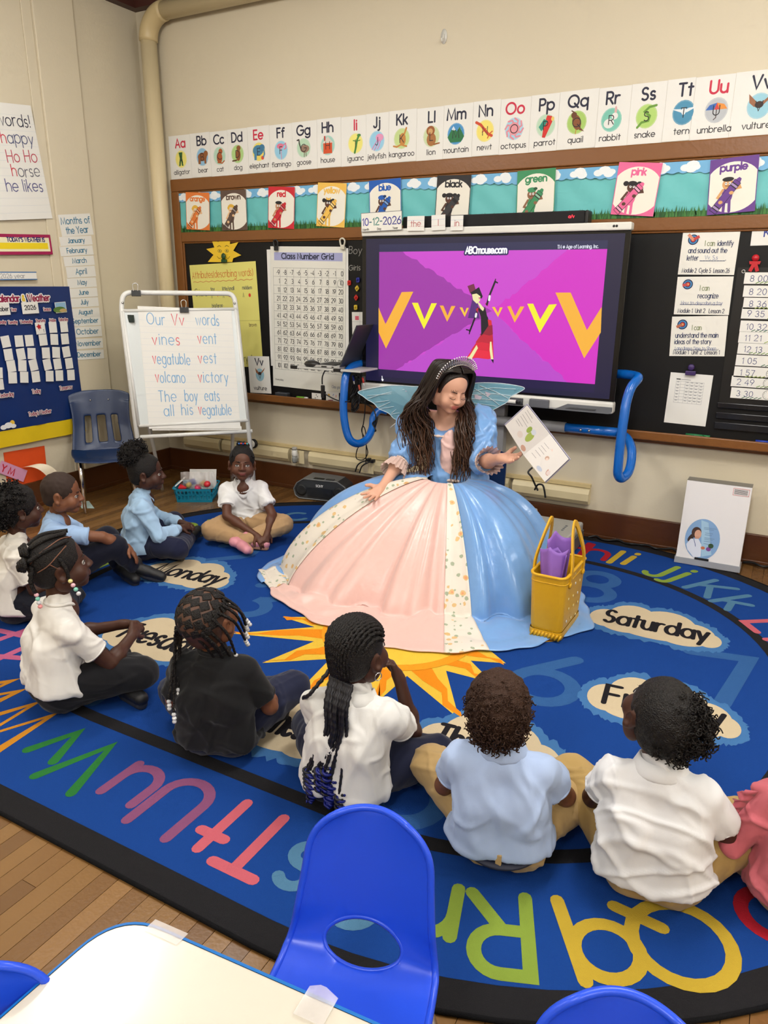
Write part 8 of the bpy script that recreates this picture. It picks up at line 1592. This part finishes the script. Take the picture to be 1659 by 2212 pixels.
a_ = at(330, 1992, Z=TZ + .001); G = np.array([[a_ + eR * x * .07 + eL * y + np.array([0, 0, .0012]) for x in np.linspace(0, 1, 4)] for y in (-.006, .02)])
tag(MB().grid(G).build('tape_piece', TAPE), 'clear tape strip stuck flat at the rounded table corner', 'tape')
# blue shell chairs
BP = mat('bright_blue_plastic', (34, 80, 224), .3, noise=(6, .03))
PF = crv([(.19, .325), (.17, .345), (.08, .345), (-.03, .338), (-.10, .342), (-.15, .365), (-.185, .42), (-.21, .50), (-.245, .62), (-.268, .70)], 10); PL = np.r_[0, np.cumsum(np.linalg.norm(np.diff(PF, axis=0), axis=1))]
def blue_chair(lb, base, ang, scale=1.):
    """base: floor point under the seat centre; ang: facing direction of the sitter (radians)"""
    f = np.array([math.cos(ang), math.sin(ang), 0.]); r = np.array([-f[1], f[0], 0.]); r = -r
    t = thing('plastic_chair', lb, 'chair', (base[0], base[1], 0.), 'bright blue plastic chairs'); B = np.array([base[0], base[1], 0.]); S_ = scale
    def shp(x, s):
        d_, z_ = np.interp(s * PL[-1], PL, PF[:, 0]), np.interp(s * PL[-1], PL, PF[:, 1]); q = max(0, (s - .46) / .54)
        wd = .192 - .036 * q + .006 * math.sin(s * 6); d_ += .038 * x * x * min(1, q * 3) * (1 - .3 * q); z_ += .012 * x * x * (1 - min(1, q * 4))
        if s > .82: e = (s - .82) / .18; wd *= 1 - .42 * e ** 3; z_ += .012 * e * e * (1 - x * x)
        return B + (r * x * wd + f * d_) * S_ + np.array([0, 0, z_ * S_])
    nx, ns = 32, 44; V = []; idx = {}
    hx, hs, hrx, hrs = 0, .535, .56, .085
    for j in range(ns + 1):
        for i in range(nx + 1):
            x, s = -1 + 2 * i / nx, j / ns
            ex, es_ = (x - hx) / hrx, (s - hs) / hrs; rad = math.hypot(ex, es_)
            if .72 < rad < 1.32 and rad > 0:      # pull neighbouring vertices on to the hole's outline
                k_ = 1 / rad; x, s = hx + (x - hx) * (k_ if rad < 1.16 else 1), hs + (s - hs) * (k_ if rad < 1.16 else 1)
            idx[i, j] = len(V); V.append(shp(x, s))
    Fs = []
    for j in range(ns):
        for i in range(nx):
            x, s = -1 + 2 * (i + .5) / nx, (j + .5) / ns
            if math.hypot((x - hx) / hrx, (s - hs) / hrs) < .93: continue
            Fs.append((idx[i, j], idx[i + 1, j], idx[i + 1, j + 1], idx[i, j + 1]))
    o = MB().add(V, Fs).build('shell', BP, t, smooth=True); md = o.modifiers.new('solid', 'SOLIDIFY'); md.thickness = .007; md.offset = 0; m2 = o.modifiers.new('sub', 'SUBSURF'); m2.levels = m2.render_levels = 1
    edge = [shp(-1, s) for s in np.linspace(0, 1, 60)] + [shp(x, 1) for x in np.linspace(-1, 1, 24)[1:-1]] + [shp(1, s) for s in np.linspace(1, 0, 60)]
    MB().tube(np.array(edge), .0075, 8).build('rolled_edge', BP, t, smooth=True)
    A_ = np.linspace(0, 2 * np.pi, 40, endpoint=False); MB().tube(np.array([shp(hx + hrx * .99 * math.cos(a), hs + hrs * .99 * math.sin(a)) for a in A_]), .005, 6, closed=True).build('hole_rim', BP, t, smooth=True)
    for sx in (-1, 1):
        a = B + r * sx * .15 * S_
        MB().tube(fillet([a + f * .21 + r * sx * .02, a + f * .15 + [0, 0, .32 * S_], a - f * .13 + [0, 0, .32 * S_], a - f * .21 + r * sx * .02], .05), .011, 8).build('chrome_leg', CHR, t, smooth=True)
    return t

cb = (at(640, 2030, Z=.27) + at(935, 2100, Z=.27)) / 2; fy = math.radians(-76); ff = np.array([math.cos(fy), math.sin(fy), 0])
blue_chair('bright blue plastic chair with oval hole pulled up behind the white table', cb + ff * .126, fy, .78)
c3 = at(1352, 2168, Z=.545); blue_chair('bright blue plastic chair whose rounded back shows at the bottom right', c3 + ff * .20, fy, .78)
f2 = math.radians(-25); c2 = at(-100, 2128, Z=.545); blue_chair('bright blue plastic chair back peeking in at the bottom left corner', c2 + np.array([math.cos(f2), math.sin(f2), 0]) * .2, f2, .78)
